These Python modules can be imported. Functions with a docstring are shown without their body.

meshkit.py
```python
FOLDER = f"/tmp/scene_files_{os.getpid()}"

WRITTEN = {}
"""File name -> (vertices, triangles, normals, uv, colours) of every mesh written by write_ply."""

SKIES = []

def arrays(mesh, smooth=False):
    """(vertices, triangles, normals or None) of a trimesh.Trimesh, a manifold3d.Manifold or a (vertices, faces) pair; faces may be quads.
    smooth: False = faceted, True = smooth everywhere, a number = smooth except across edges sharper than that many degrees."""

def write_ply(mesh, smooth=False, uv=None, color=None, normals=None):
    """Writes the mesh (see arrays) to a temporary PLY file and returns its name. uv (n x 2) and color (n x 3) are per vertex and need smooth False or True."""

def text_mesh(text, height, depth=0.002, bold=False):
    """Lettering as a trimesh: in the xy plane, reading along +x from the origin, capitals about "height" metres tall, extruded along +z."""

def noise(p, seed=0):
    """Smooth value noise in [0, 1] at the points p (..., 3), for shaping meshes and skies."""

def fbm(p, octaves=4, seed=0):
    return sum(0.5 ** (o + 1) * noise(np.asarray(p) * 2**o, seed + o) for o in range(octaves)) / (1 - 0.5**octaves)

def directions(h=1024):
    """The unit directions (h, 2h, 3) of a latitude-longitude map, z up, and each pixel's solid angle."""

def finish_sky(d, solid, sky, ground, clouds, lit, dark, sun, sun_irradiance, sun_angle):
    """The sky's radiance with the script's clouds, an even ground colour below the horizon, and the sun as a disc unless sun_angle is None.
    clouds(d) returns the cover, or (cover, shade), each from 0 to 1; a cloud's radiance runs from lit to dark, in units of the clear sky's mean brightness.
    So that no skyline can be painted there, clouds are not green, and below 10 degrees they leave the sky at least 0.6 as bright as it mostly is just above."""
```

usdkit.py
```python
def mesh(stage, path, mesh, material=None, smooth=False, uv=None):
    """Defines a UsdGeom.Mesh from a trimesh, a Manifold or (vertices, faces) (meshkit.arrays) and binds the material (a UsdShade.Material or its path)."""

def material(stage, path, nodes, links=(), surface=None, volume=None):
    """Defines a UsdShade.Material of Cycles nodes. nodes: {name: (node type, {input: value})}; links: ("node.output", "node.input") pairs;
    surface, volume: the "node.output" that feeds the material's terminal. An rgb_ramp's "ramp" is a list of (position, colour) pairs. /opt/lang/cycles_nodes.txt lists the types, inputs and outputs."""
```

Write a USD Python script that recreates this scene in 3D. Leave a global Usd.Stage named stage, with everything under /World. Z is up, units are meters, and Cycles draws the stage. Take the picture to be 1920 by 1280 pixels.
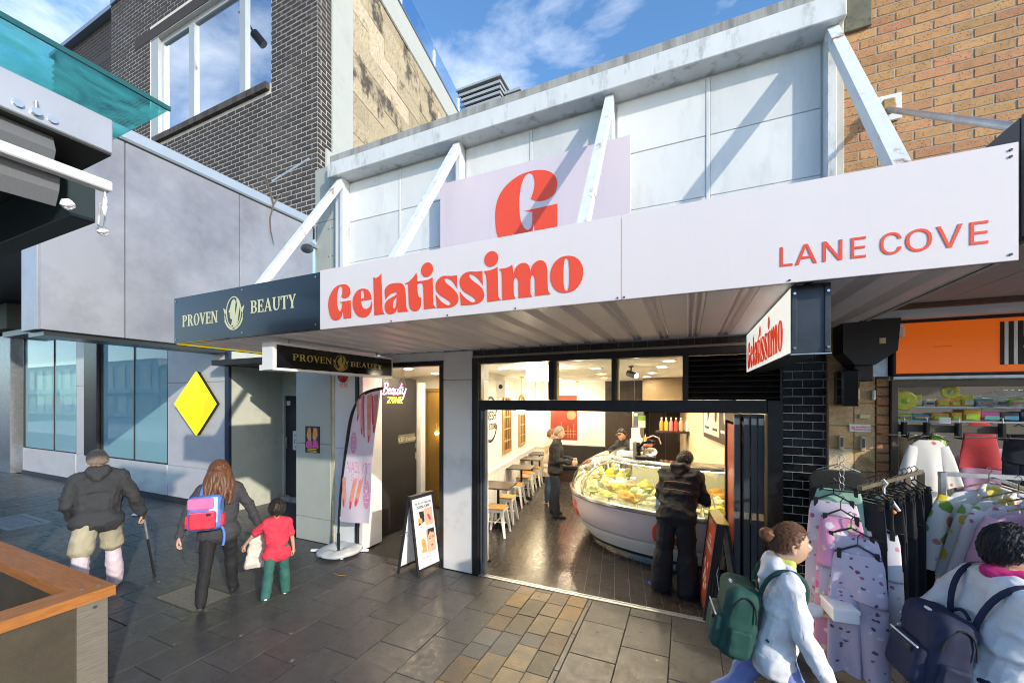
import math, random, sys
import numpy as np, trimesh, shapely
import shapely.affinity as saf
from shapely.geometry import Polygon, LineString, Point, MultiPolygon, box as sbox
import manifold3d as m3
import usdkit, meshkit
from pxr import Usd, UsdGeom, UsdLux, UsdShade, Gf, Sdf

stage = Usd.Stage.CreateInMemory()
UsdGeom.SetStageUpAxis(stage, 'Z'); UsdGeom.SetStageMetersPerUnit(stage, 1.0)
UsdGeom.Xform.Define(stage, '/World')
random.seed(7); np.random.seed(7)

# ------------------------------------------------------------------ camera, sky, sun, exposure
YAW = 23.95
cam = UsdGeom.Camera.Define(stage, '/World/camera')
cam.CreateHorizontalApertureAttr(36.0)
cam.CreateVerticalApertureAttr(24.0)
cam.CreateFocalLengthAttr(36.0 * 740 / 1920)
cam.CreateVerticalApertureOffsetAttr(36.0 * 108 / 1920)
cam.CreateExposureAttr(1.12)
cam.CreateClippingRangeAttr(Gf.Vec2f(0.05, 5000))
cam.AddTranslateOp().Set(Gf.Vec3d(0, 0, 2.25))
cam.AddRotateXYZOp().Set(Gf.Vec3f(90, 0, YAW))

SUN_TO = np.array([1.95, -1.0, 0.83]); SUN_TO /= np.linalg.norm(SUN_TO)
SUN_EL, SUN_ROT = math.asin(SUN_TO[2]), math.atan2(SUN_TO[0], SUN_TO[1])
dome = UsdLux.DomeLight.Define(stage, '/World/sky')
dome.GetPrim().SetCustomDataByKey('kind', 'structure')
skym = usdkit.material(stage, '/World/Looks/sky', {
    'tc': ('texture_coordinate', {}),
    'mp': ('mapping', {'scale': (1.0, 2.4, 3.2), 'rotation': (0.3, 0.1, 0.75), 'location': (1.3, 0.1, 1.1)}),
    'n1': ('noise_texture', {'scale': 2.1, 'detail': 8.0, 'roughness': 0.58, 'distortion': 0.35}),
    'r1': ('rgb_ramp', {'ramp': [(0.0, (0, 0, 0)), (0.50, (0, 0, 0)), (0.63, (0.4,) * 3), (0.80, (.85, .85, .85)), (1, (1, 1, 1))]}),
    'sk': ('sky_texture', {'sky_type': 'single_scattering', 'sun_disc': False, 'sun_elevation': SUN_EL, 'sun_rotation': SUN_ROT, 'altitude': 50.0, 'air_density': 1.0, 'aerosol_density': 0.35, 'ozone_density': 2.5}),
    'hs': ('hsv', {'saturation': 1.14, 'value': 1.0}),
    'mx': ('mix_color', {'b': (5.2, 5.4, 5.7)}),
    'bg': ('background_shader', {'strength': 0.15})},
    [('tc.generated', 'mp.vector'), ('mp.vector', 'n1.vector'), ('n1.fac', 'r1.fac'), ('r1.color', 'mx.fac'), ('sk.color', 'hs.color'), ('hs.color', 'mx.a'), ('mx.result', 'bg.color')], surface='bg.background')
UsdShade.MaterialBindingAPI.Apply(dome.GetPrim()).Bind(skym)
sun = UsdLux.DistantLight.Define(stage, '/World/sun')
sun.CreateIntensityAttr(0.5); sun.CreateAngleAttr(0.9); sun.CreateNormalizeAttr(True)
sun.CreateColorAttr(Gf.Vec3f(1.0, 0.92, 0.79))
sun.AddRotateXYZOp().Set(Gf.Vec3f(math.degrees(math.pi / 2 - SUN_EL), 0, math.degrees(math.atan2(SUN_TO[0], -SUN_TO[1]))))

# ------------------------------------------------------------------ helpers: prims
_used = {}
def numbered(parent, name):
    k = (parent, name); n = _used.get(k, -1) + 1; _used[k] = n
    return f'{parent}/{name}' if n == 0 else f'{parent}/{name}_{n:03d}'
def path_of(p): return str(p.GetPath()) if hasattr(p, 'GetPath') else p
def meta(prim, label=None, cat=None, group=None, kind=None):
    for k, v in (('label', label), ('category', cat), ('group', group), ('kind', kind)):
        if v: prim.SetCustomDataByKey(k, v)
    return prim
def thing(name, label=None, cat=None, group=None, kind=None, loc=(0, 0, 0), rz=0):
    x = UsdGeom.Xform.Define(stage, numbered('/World', name))
    if tuple(loc) != (0, 0, 0): x.AddTranslateOp().Set(Gf.Vec3d(*map(float, loc)))
    if rz: x.AddRotateZOp().Set(float(rz))
    return meta(x.GetPrim(), label, cat, group, kind)
def part(parent, name, m, material, smooth=False, label=None, kind=None):
    p = usdkit.mesh(stage, numbered(path_of(parent), name), m, material, smooth=smooth).GetPrim()
    return meta(p, label, kind=kind)
def solo(name, m, material, label=None, cat=None, group=None, kind=None, smooth=False):
    p = usdkit.mesh(stage, numbered('/World', name), m, material, smooth=smooth).GetPrim()
    return meta(p, label, cat, group, kind)
def copy_of(src, loc, rz=0, label=None, cat=None, group=None):
    nm = src.GetName()
    x = UsdGeom.Xform.Define(stage, numbered('/World', nm))
    p = x.GetPrim(); p.GetReferences().AddInternalReference(src.GetPath()); p.SetInstanceable(True)
    x.ClearXformOpOrder()
    x.AddTranslateOp(UsdGeom.XformOp.PrecisionDouble, 'place').Set(Gf.Vec3d(*map(float, loc)))
    x.AddRotateZOp(UsdGeom.XformOp.PrecisionFloat, 'place').Set(float(rz))
    cd = src.GetCustomData()
    return meta(p, label or cd.get('label'), cat or cd.get('category'), group or cd.get('group'))

# ------------------------------------------------------------------ helpers: shapes
cat = trimesh.util.concatenate
def box(x0, x1, y0, y1, z0, z1, b=0.0):
    x0, x1 = sorted((x0, x1)); y0, y1 = sorted((y0, y1)); z0, z1 = sorted((z0, z1))
    if b <= 0:
        m = trimesh.creation.box((x1 - x0, y1 - y0, z1 - z0)); m.apply_translation(((x0 + x1) / 2, (y0 + y1) / 2, (z0 + z1) / 2)); return m
    b = min(b, (x1 - x0) * .45, (y1 - y0) * .45, (z1 - z0) * .45)
    pts = []
    for sx, X in ((1, x0), (-1, x1)):
        for sy, Y in ((1, y0), (-1, y1)):
            for sz, Z in ((1, z0), (-1, z1)):
                pts += [(X, Y + sy * b, Z + sz * b), (X + sx * b, Y, Z + sz * b), (X + sx * b, Y + sy * b, Z)]
    return trimesh.convex.convex_hull(np.array(pts))
def hull(pts): return trimesh.convex.convex_hull(np.asarray(pts, float))
def cyl(p0, p1, r, n=16, r2=None):
    p0, p1 = np.asarray(p0, float), np.asarray(p1, float); r2 = r if r2 is None else r2
    d = p1 - p0; L = np.linalg.norm(d); d = d / L
    a = np.cross(d, [0, 0, 1.0] if abs(d[2]) < .9 else [1.0, 0, 0]); a /= np.linalg.norm(a); bb = np.cross(d, a)
    t = np.arange(n) * 2 * np.pi / n
    ring = np.cos(t)[:, None] * a + np.sin(t)[:, None] * bb
    v = np.vstack([p0 + r * ring, p1 + r2 * ring, [p0], [p1]])
    f = []
    for i in range(n):
        j = (i + 1) % n
        f += [(i, j, n + j), (i, n + j, n + i), (2 * n, j, i), (2 * n + 1, n + i, n + j)]
    m = trimesh.Trimesh(v, f, process=False)
    return m if m.volume > 0 else trimesh.Trimesh(v, np.array(f)[:, ::-1], process=False)
def beam(p0, p1, w, h, up=(0, 0, 1)):
    """rectangular bar from p0 to p1, w across, h along up"""
    p0, p1 = np.asarray(p0, float), np.asarray(p1, float); d = p1 - p0; d /= np.linalg.norm(d)
    s = np.cross(d, up); s /= np.linalg.norm(s); u = np.cross(s, d)
    return hull([p + a * s * w / 2 + c * u * h / 2 for p in (p0, p1) for a in (-1, 1) for c in (-1, 1)])
def tube(pts, r, n=8):
    v, f = [], []
    P = np.asarray(pts, float); T = np.gradient(P, axis=0); T /= np.linalg.norm(T, axis=1, keepdims=True) + 1e-12
    rr = np.broadcast_to(np.asarray(r, float), (len(P),)); a = None
    for i, (p, t) in enumerate(zip(P, T)):
        if a is None: a = np.cross(t, [0, 0, 1.0] if abs(t[2]) < .9 else [1.0, 0, 0])
        a = a - t * (a @ t); a /= np.linalg.norm(a); b2 = np.cross(t, a)
        for k in range(n):
            th = 2 * np.pi * k / n; v.append(p + rr[i] * (np.cos(th) * a + np.sin(th) * b2))
    for i in range(len(P) - 1):
        for k in range(n):
            k2 = (k + 1) % n; f += [(i * n + k, i * n + k2, (i + 1) * n + k2), (i * n + k, (i + 1) * n + k2, (i + 1) * n + k)]
    c0, c1 = len(v), len(v) + 1; v += [P[0], P[-1]]
    for k in range(n):
        k2 = (k + 1) % n; f += [(c0, k2, k), (c1, (len(P) - 1) * n + k, (len(P) - 1) * n + k2)]
    return trimesh.Trimesh(np.array(v), f, process=False)
def lathe(prof, n=24, centre=(0, 0, 0)):
    prof = np.asarray(prof, float); m = trimesh.creation.revolve(prof, sections=n); m.apply_translation(centre); return m
def ball(c, r, sub=2, s=(1, 1, 1)):
    m = trimesh.creation.icosphere(sub, 1.0); m.apply_scale(np.array(s, float) * r); m.apply_translation(c); return m
def grid(P):
    """P (n, m, 3) array of points -> sheet"""
    n, m_, _ = P.shape; i, j = np.meshgrid(np.arange(n - 1), np.arange(m_ - 1), indexing='ij'); a = (i * m_ + j).ravel()
    f = np.vstack([np.stack([a, a + 1, a + m_ + 1], 1), np.stack([a, a + m_ + 1, a + m_], 1)])
    return trimesh.Trimesh(P.reshape(-1, 3), f, process=False)
def slab(P, t, nrm=None):
    """thick sheet: P (n,m,3), thickness t along vertex normals (behind)"""
    g = grid(P); N = np.array(g.vertex_normals) if nrm is None else np.broadcast_to(nrm, (len(g.vertices), 3))
    n, m_, _ = P.shape; V = np.array(g.vertices); k = len(V)
    f = [g.faces, g.faces[:, ::-1] + k]
    edge = [(i, 0) for i in range(n)] + [(n - 1, j) for j in range(1, m_)] + [(i, m_ - 1) for i in range(n - 2, -1, -1)] + [(0, j) for j in range(m_ - 2, 0, -1)]
    ids = [i * m_ + j for i, j in edge]
    s = []
    for a, b2 in zip(ids, ids[1:] + ids[:1]): s += [(a, b2 + k, b2), (a, a + k, b2 + k)]
    m = trimesh.Trimesh(np.vstack([V, V - N * t]), np.vstack(f + [np.array(s)]), process=False)
    trimesh.repair.fix_normals(m); return m
FRONT = np.array([[1, 0, 0, 0], [0, 0, -1, 0], [0, 1, 0, 0], [0, 0, 0, 1.0]])      # u->+x v->+z depth->-y
RIGHT = np.array([[0, 0, 1, 0], [1, 0, 0, 0], [0, 1, 0, 0], [0, 0, 0, 1.0]])       # u->+y v->+z depth->+x
LEFT = np.array([[0, 0, -1, 0], [-1, 0, 0, 0], [0, 1, 0, 0], [0, 0, 0, 1.0]])      # u->-y v->+z depth->-x
UP = np.eye(4)
def place(m, M, at=(0, 0, 0)):
    m = m.copy(); m.apply_transform(M); m.apply_translation(at); return m
def extr(poly, depth, M=UP, at=(0, 0, 0)):
    ps = [g for g in getattr(poly, 'geoms', [poly]) if g.geom_type == 'Polygon' and g.area > 1e-9]
    return place(cat([trimesh.creation.extrude_polygon(g, depth, engine='earcut') for g in ps]), M, at)
def rotx(m, deg, c=(0, 0, 0)): m.apply_transform(trimesh.transformations.rotation_matrix(math.radians(deg), [1, 0, 0], c)); return m
def roty(m, deg, c=(0, 0, 0)): m.apply_transform(trimesh.transformations.rotation_matrix(math.radians(deg), [0, 1, 0], c)); return m
def rotz(m, deg, c=(0, 0, 0)): m.apply_transform(trimesh.transformations.rotation_matrix(math.radians(deg), [0, 0, 1], c)); return m
def chaikin(pts, it=3):
    """closed outline; points are (x, y) or (x, y, 1) for a corner"""
    P = [(p[0], p[1], len(p) > 2) for p in pts]
    for _ in range(it):
        Q = []
        for k, (x, y, c) in enumerate(P):
            if c: Q.append((x, y, True)); continue
            a, b2 = P[k - 1], P[(k + 1) % len(P)]
            Q += [(x * .75 + a[0] * .25, y * .75 + a[1] * .25, False), (x * .75 + b2[0] * .25, y * .75 + b2[1] * .25, False)]
        P = Q
    return [(x, y) for x, y, _ in P]
def textm(s, h, M=FRONT, at=(0, 0, 0), depth=.002, bold=False, centre=True, sx=1.0):
    m = meshkit.text_mesh(s, h, depth, bold); m.apply_scale((sx, 1, 1))
    if centre: m.apply_translation((-(m.bounds[0][0] + m.bounds[1][0]) / 2, -(m.bounds[0][1] + m.bounds[1][1]) / 2, 0))
    return place(m, M, at)

# ------------------------------------------------------------------ helpers: materials
def mat(name, col, rough=.6, metal=0.0, var=0.0, vs=6.0, dirt=None, ds=3.0, dlo=.45, dhi=.75, bump=0.0, bs=60.0, rnd=0.0, isl=0.0, coat=0.0, emit=None, es=0.0, spec=.5, trans=0.0, stretch=(1, 1, 1), transl=0.0, sheen=0.0, bdist=.01, hue=0.0, rv=0.0, speck=None, sps=200.0, splo=.62):
    """principled material. var/vs: mottling; dirt: colour over noise; rnd/isl: value change per prim / per island; bump: fine relief"""
    N = {'tc': ('geometry', {}), 'p': ('principled_bsdf', {'roughness': rough, 'metallic': metal, 'coat_weight': coat, 'specular_ior_level': spec, 'transmission_weight': trans, 'sheen_weight': sheen})}
    L = []; cur = None
    N['mp'] = ('mapping', {'scale': stretch}); L.append(('tc.position', 'mp.vector'))
    N['c0'] = ('color', {'value': col}); cur = 'c0.color'
    if var:
        N['nv'] = ('noise_texture', {'scale': vs, 'detail': 5.0, 'roughness': .6}); L.append(('mp.vector', 'nv.vector'))
        N['mv'] = ('map_range', {'from_min': .25, 'from_max': .75, 'to_min': 1 - var, 'to_max': 1 + var}); L.append(('nv.fac', 'mv.value'))
        N['hv'] = ('hsv', {}); L += [(cur, 'hv.color'), ('mv.result', 'hv.value')]; cur = 'hv.color'
    if rnd or isl:
        src = 'oi.random' if rnd else 'tc.random_per_island'
        if rnd: N['oi'] = ('object_info', {})
        a = rnd or isl
        N['mr'] = ('map_range', {'from_min': 0., 'from_max': 1., 'to_min': 1 - a, 'to_max': 1 + a}); L.append((src, 'mr.value'))
        N['hr'] = ('hsv', {}); L += [(cur, 'hr.color'), ('mr.result', 'hr.value')]
        if hue:
            N['ws'] = ('white_noise_texture', {'dimensions': '1D'}); L.append((src, 'ws.w'))
            N['mh'] = ('map_range', {'from_min': 0., 'from_max': 1., 'to_min': .5 - hue, 'to_max': .5 + hue}); L += [('ws.value', 'mh.value'), ('mh.result', 'hr.hue')]
        cur = 'hr.color'
    if speck is not None:
        N['ns'] = ('noise_texture', {'scale': sps, 'detail': 2.0}); L.append(('tc.position', 'ns.vector'))
        N['rs'] = ('map_range', {'from_min': splo, 'from_max': splo + .05, 'to_min': 0., 'to_max': .85, 'clamp': True}); L.append(('ns.fac', 'rs.value'))
        N['xs'] = ('mix_color', {'b': speck}); L += [('rs.result', 'xs.fac'), (cur, 'xs.a')]; cur = 'xs.result'
    if dirt is not None:
        N['nd'] = ('noise_texture', {'scale': ds, 'detail': 7.0, 'roughness': .68}); L.append(('mp.vector', 'nd.vector'))
        N['rd'] = ('map_range', {'from_min': dlo, 'from_max': dhi, 'to_min': 0., 'to_max': 1., 'clamp': True}); L.append(('nd.fac', 'rd.value'))
        N['xd'] = ('mix_color', {'b': dirt}); L += [('rd.result', 'xd.fac'), (cur, 'xd.a')]; cur = 'xd.result'
    L.append((cur, 'p.base_color'))
    if rv:
        N['nr'] = ('noise_texture', {'scale': vs * 1.7, 'detail': 4.0}); L.append(('tc.position', 'nr.vector'))
        N['rr'] = ('map_range', {'from_min': .3, 'from_max': .7, 'to_min': max(.02, rough - rv), 'to_max': rough + rv}); L += [('nr.fac', 'rr.value'), ('rr.result', 'p.roughness')]
    if bump:
        N['nb'] = ('noise_texture', {'scale': bs, 'detail': 4.0, 'roughness': .6}); L.append(('mp.vector', 'nb.vector'))
        N['bu'] = ('bump', {'strength': bump, 'distance': bdist}); L += [('nb.fac', 'bu.height'), ('bu.normal', 'p.normal')]
    if emit is not None: N['p'][1].update({'emission_color': emit, 'emission_strength': es})
    out = 'p.BSDF'
    if transl:
        N['tl'] = ('translucent_bsdf', {}); L.append((cur, 'tl.color'))
        N['mc'] = ('mix_closure', {'fac': transl}); L += [('p.BSDF', 'mc.closure1'), ('tl.BSDF', 'mc.closure2')]; out = 'mc.closure'
    return usdkit.material(stage, '/World/Looks/' + name, N, L, surface=out)
def glass(name, tint=(1, 1, 1), refl=1.45, rough=.01, film=None, filmfac=0.0):
    """window pane: clear or tinted, reflecting by fresnel; film: a frosted layer behind"""
    f0 = ((refl - 1) / (refl + 1)) ** 2
    N = {'t': ('transparent_bsdf', {'color': tint}), 'g': ('glossy_bsdf', {'color': (1, 1, 1), 'roughness': rough}), 'lw': ('layer_weight', {'blend': .5}), 'pw': ('math', {'math_type': 'power', 'value2': 4.5}), 'f': ('math', {'math_type': 'multiply_add', 'value2': 1 - f0, 'value3': f0}), 'm': ('mix_closure', {})}
    L = [('lw.facing', 'pw.value1'), ('pw.value', 'f.value1'), ('f.value', 'm.fac'), ('g.BSDF', 'm.closure2')]
    if film is not None:
        N['d'] = ('diffuse_bsdf', {'color': film}); N['m2'] = ('mix_closure', {'fac': filmfac})
        L += [('t.BSDF', 'm2.closure1'), ('d.BSDF', 'm2.closure2'), ('m2.closure', 'm.closure1')]
    else: L.append(('t.BSDF', 'm.closure1'))
    return usdkit.material(stage, '/World/Looks/' + name, N, L, surface='m.closure')
def glow(name, col, s):
    return usdkit.material(stage, '/World/Looks/' + name, {'e': ('emission', {'color': col, 'strength': s})}, [], surface='e.emission')

M = {}
def defmats():
    M['black_metal'] = mat('black_metal', (.012, .012, .013), .35, var=.2)
    M['black_gloss'] = mat('black_gloss', (.008, .008, .009), .12)
    M['black_satin'] = mat('black_satin', (.015, .015, .017), .5, var=.2)
    M['steel'] = mat('steel', (.62, .62, .6), .22, 1.0, var=.06, vs=20)
    M['galv'] = mat('galvanised', (.5, .52, .54), .4, 1.0, var=.18, vs=14)
    M['white_paint'] = mat('white_paint', (.74, .75, .75), .5, var=.03, vs=2, dirt=(.42, .43, .42), ds=1.3, dlo=.56, dhi=.95)
    M['white_plastic'] = mat('white_plastic', (.78, .78, .76), .35)
    M['grey_dark'] = mat('dark_grey_paint', (.035, .037, .04), .5, var=.15, vs=4)
    M['screw'] = mat('screw_head', (.08, .08, .08), .4, .8)
    M['red'] = mat('sign_red', (.80, .075, .03), .4)
    M['gold'] = mat('sign_gold', (.60, .47, .14), .35, .55)
    M['white'] = mat('plain_white', (.8, .8, .8), .5)
    M['black'] = mat('plain_black', (.01, .01, .01), .6)
    M['glass'] = glass('clear_glass', (.97, .98, .97))
defmats()
# outlines of the shop lettering in half millimetres; (u, v, 1) is a corner
GLYPH = {'G':[[(542,734),(632,724),(710,672),(738,592),(726,526),(672,486),(606,482),(562,492),(524,524,1),(548,574),(550,650),(534,690),(508,706),(470,690),(436,616),(422,518),(422,412),(438,332),(470,276),(498,268),(526,294),(538,352),(538,408,1),(482,430,1),(742,434,1),(750,130,1),(578,130,1),(562,272,1),(534,182),(482,124),(390,110),(296,144),(246,222),(214,334),(206,442),(232,548),(310,658),(422,724)]],'e':[[(1036,606),(1126,578),(1188,504),(1212,402,1),(978,400,1),(984,338),(1024,272),(1086,250),(1154,266),(1194,318),(1212,376,1),(1222,324),(1218,260),(1186,184),(1110,120),(1012,112),(904,146),(828,228),(788,316),(782,406),(802,498),(866,570),(944,606)],[(972,434,1),(1046,440,1),(1040,520),(1026,564),(1000,584),(974,560),(968,500)]],'l':[[(1244,768,1),(1298,744),(1358,758),(1416,808,1),(1434,404,1),(1438,212),(1450,172),(1486,134,1),(1268,132,1)]],'a':[[(1750,614),(1836,600),(1890,548),(1914,462),(1924,228),(1932,174),(1970,136,1),(1758,136,1),(1748,236,1),(1732,170),(1688,126),(1596,116),(1524,146),(1490,206),(1484,272),(1514,342),(1608,386),(1710,414),(1742,436),(1734,464),(1666,464),(1586,436),(1528,396),(1510,362,1),(1492,434),(1484,510),(1504,562),(1562,606),(1654,618)],[(1734,386,1),(1694,360),(1658,300),(1652,242),(1674,204),(1708,220),(1728,284)]],'t':[[(1906,586,1),(1972,598),(2060,658),(2128,730,1),(2142,592,1),(2144,436),(2156,378),(2178,330),(2218,324,1),(2218,236),(2202,172),(2154,126),(2076,122),(2014,156),(1982,224),(1972,314),(1964,570,1),(1906,572,1)]],'i':[[(2138,590,1),(2268,584),(2364,590),(2430,618,1),(2438,384,1),(2442,206),(2462,170),(2492,140,1),(2268,140,1),(2258,472,1),(2244,548),(2194,562),(2138,546,1)]],'dot':[[(2438,734),(2418,794),(2376,840),(2318,864),(2262,856),(2222,820),(2210,764),(2230,704),(2274,656),(2332,634),(2386,642),(2426,680)]],'s':[[(2870,594,1),(2874,394,1),(2818,484),(2764,540),(2690,576),(2642,568),(2652,528),(2700,480),(2778,422),(2852,350),(2894,284),(2898,224),(2874,170),(2818,134),(2740,120),(2630,128),(2512,136,1),(2490,348,1),(2558,258),(2640,188),(2720,154),(2762,166),(2750,208),(2680,256),(2580,316),(2512,374),(2484,446),(2486,506),(2516,562),(2580,608),(2660,616),(2770,594)]],'s2':[[(3300,600,1),(3306,392,1),(3256,472),(3190,538),(3120,578),(3076,574),(3086,534),(3134,480),(3210,428),(3284,368),(3322,302),(3332,236),(3314,180),(3258,142),(3172,126),(3060,128),(2940,136,1),(2918,348,1),(2984,264),(3060,198),(3144,154),(3190,170),(3176,214),(3098,270),(3002,322),(2942,386),(2914,464),(2916,522),(2952,584),(3022,618),(3098,622),(3200,602)]],'i2':[[(3322,594,1),(3402,592),(3474,602),(3546,626,1),(3552,310,1),(3554,206),(3570,176),(3602,146,1),(3382,142,1),(3374,410,1),(3368,500),(3352,558)]],'dot2':[[(3552,738),(3534,800),(3490,848),(3434,872),(3378,866),(3338,828),(3328,770),(3346,708),(3390,660),(3448,636),(3504,644),(3542,682)]],'m':[[(3570,594,1),(3668,590),(3728,602),(3776,628,1),(3794,474,1),(3804,536),(3838,594),(3900,630),(3966,630),(4018,596),(4040,544),(4048,484,1),(4058,534),(4088,594),(4148,630),(4212,630),(4262,596),(4286,540),(4296,448),(4298,238),(4308,190),(4340,152,1),(4118,150,1),(4116,358,1),(4108,416),(4084,442),(4060,432),(4048,382,1),(4048,212,1),(4054,172),(4076,146,1),(3872,148,1),(3868,372,1),(3858,422),(3834,444),(3806,432),(3796,380,1),(3798,216,1),(3806,174),(3830,146,1),(3622,142,1),(3616,442,1),(3614,538),(3596,572)]],'o':[[(4610,630),(4684,602),(4746,538),(4780,458),(4786,378),(4768,282),(4716,202),(4640,152),(4534,142),(4446,166),(4376,234),(4340,322),(4332,400),(4346,488),(4392,572),(4464,624),(4534,638)],[(4560,610),(4588,582),(4598,498),(4602,372),(4598,248),(4584,180),(4560,168),(4536,184),(4520,256),(4518,384),(4520,508),(4532,590)]],'logo':[[(128,-12,1),(72,184),(50,462),(62,716),(124,946),(266,1140),(476,1288),(704,1372),(906,1394),(1104,1390),(1300,1348),(1468,1262),(1574,1144),(1622,1012),(1614,864),(1544,728),(1396,650),(1218,640),(1072,686),(976,750,1),(1042,896),(1072,1044),(1066,1198),(1014,1326),(948,1362),(852,1338),(776,1234),(718,1058),(688,814),(688,562),(708,340),(768,168),(856,54),(926,34),(992,86),(1016,190),(1016,444,1),(814,498,1),(1622,508,1),(1622,-16,1),(1076,-14,1),(1048,184,1),(1022,-16,1)]]}

def glyph(name, s=1.0):
    rings = [Polygon(chaikin([(p[0] / 2000., p[1] / 2000.) + tuple(p[2:]) for p in r])).buffer(0) for r in GLYPH[name]]
    g = rings[0]
    for h in rings[1:]: g = g.difference(h)
    return saf.scale(g.simplify(.0006), s, s, origin=(0, 0)) if s != 1 else g.simplify(.0006)
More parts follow.
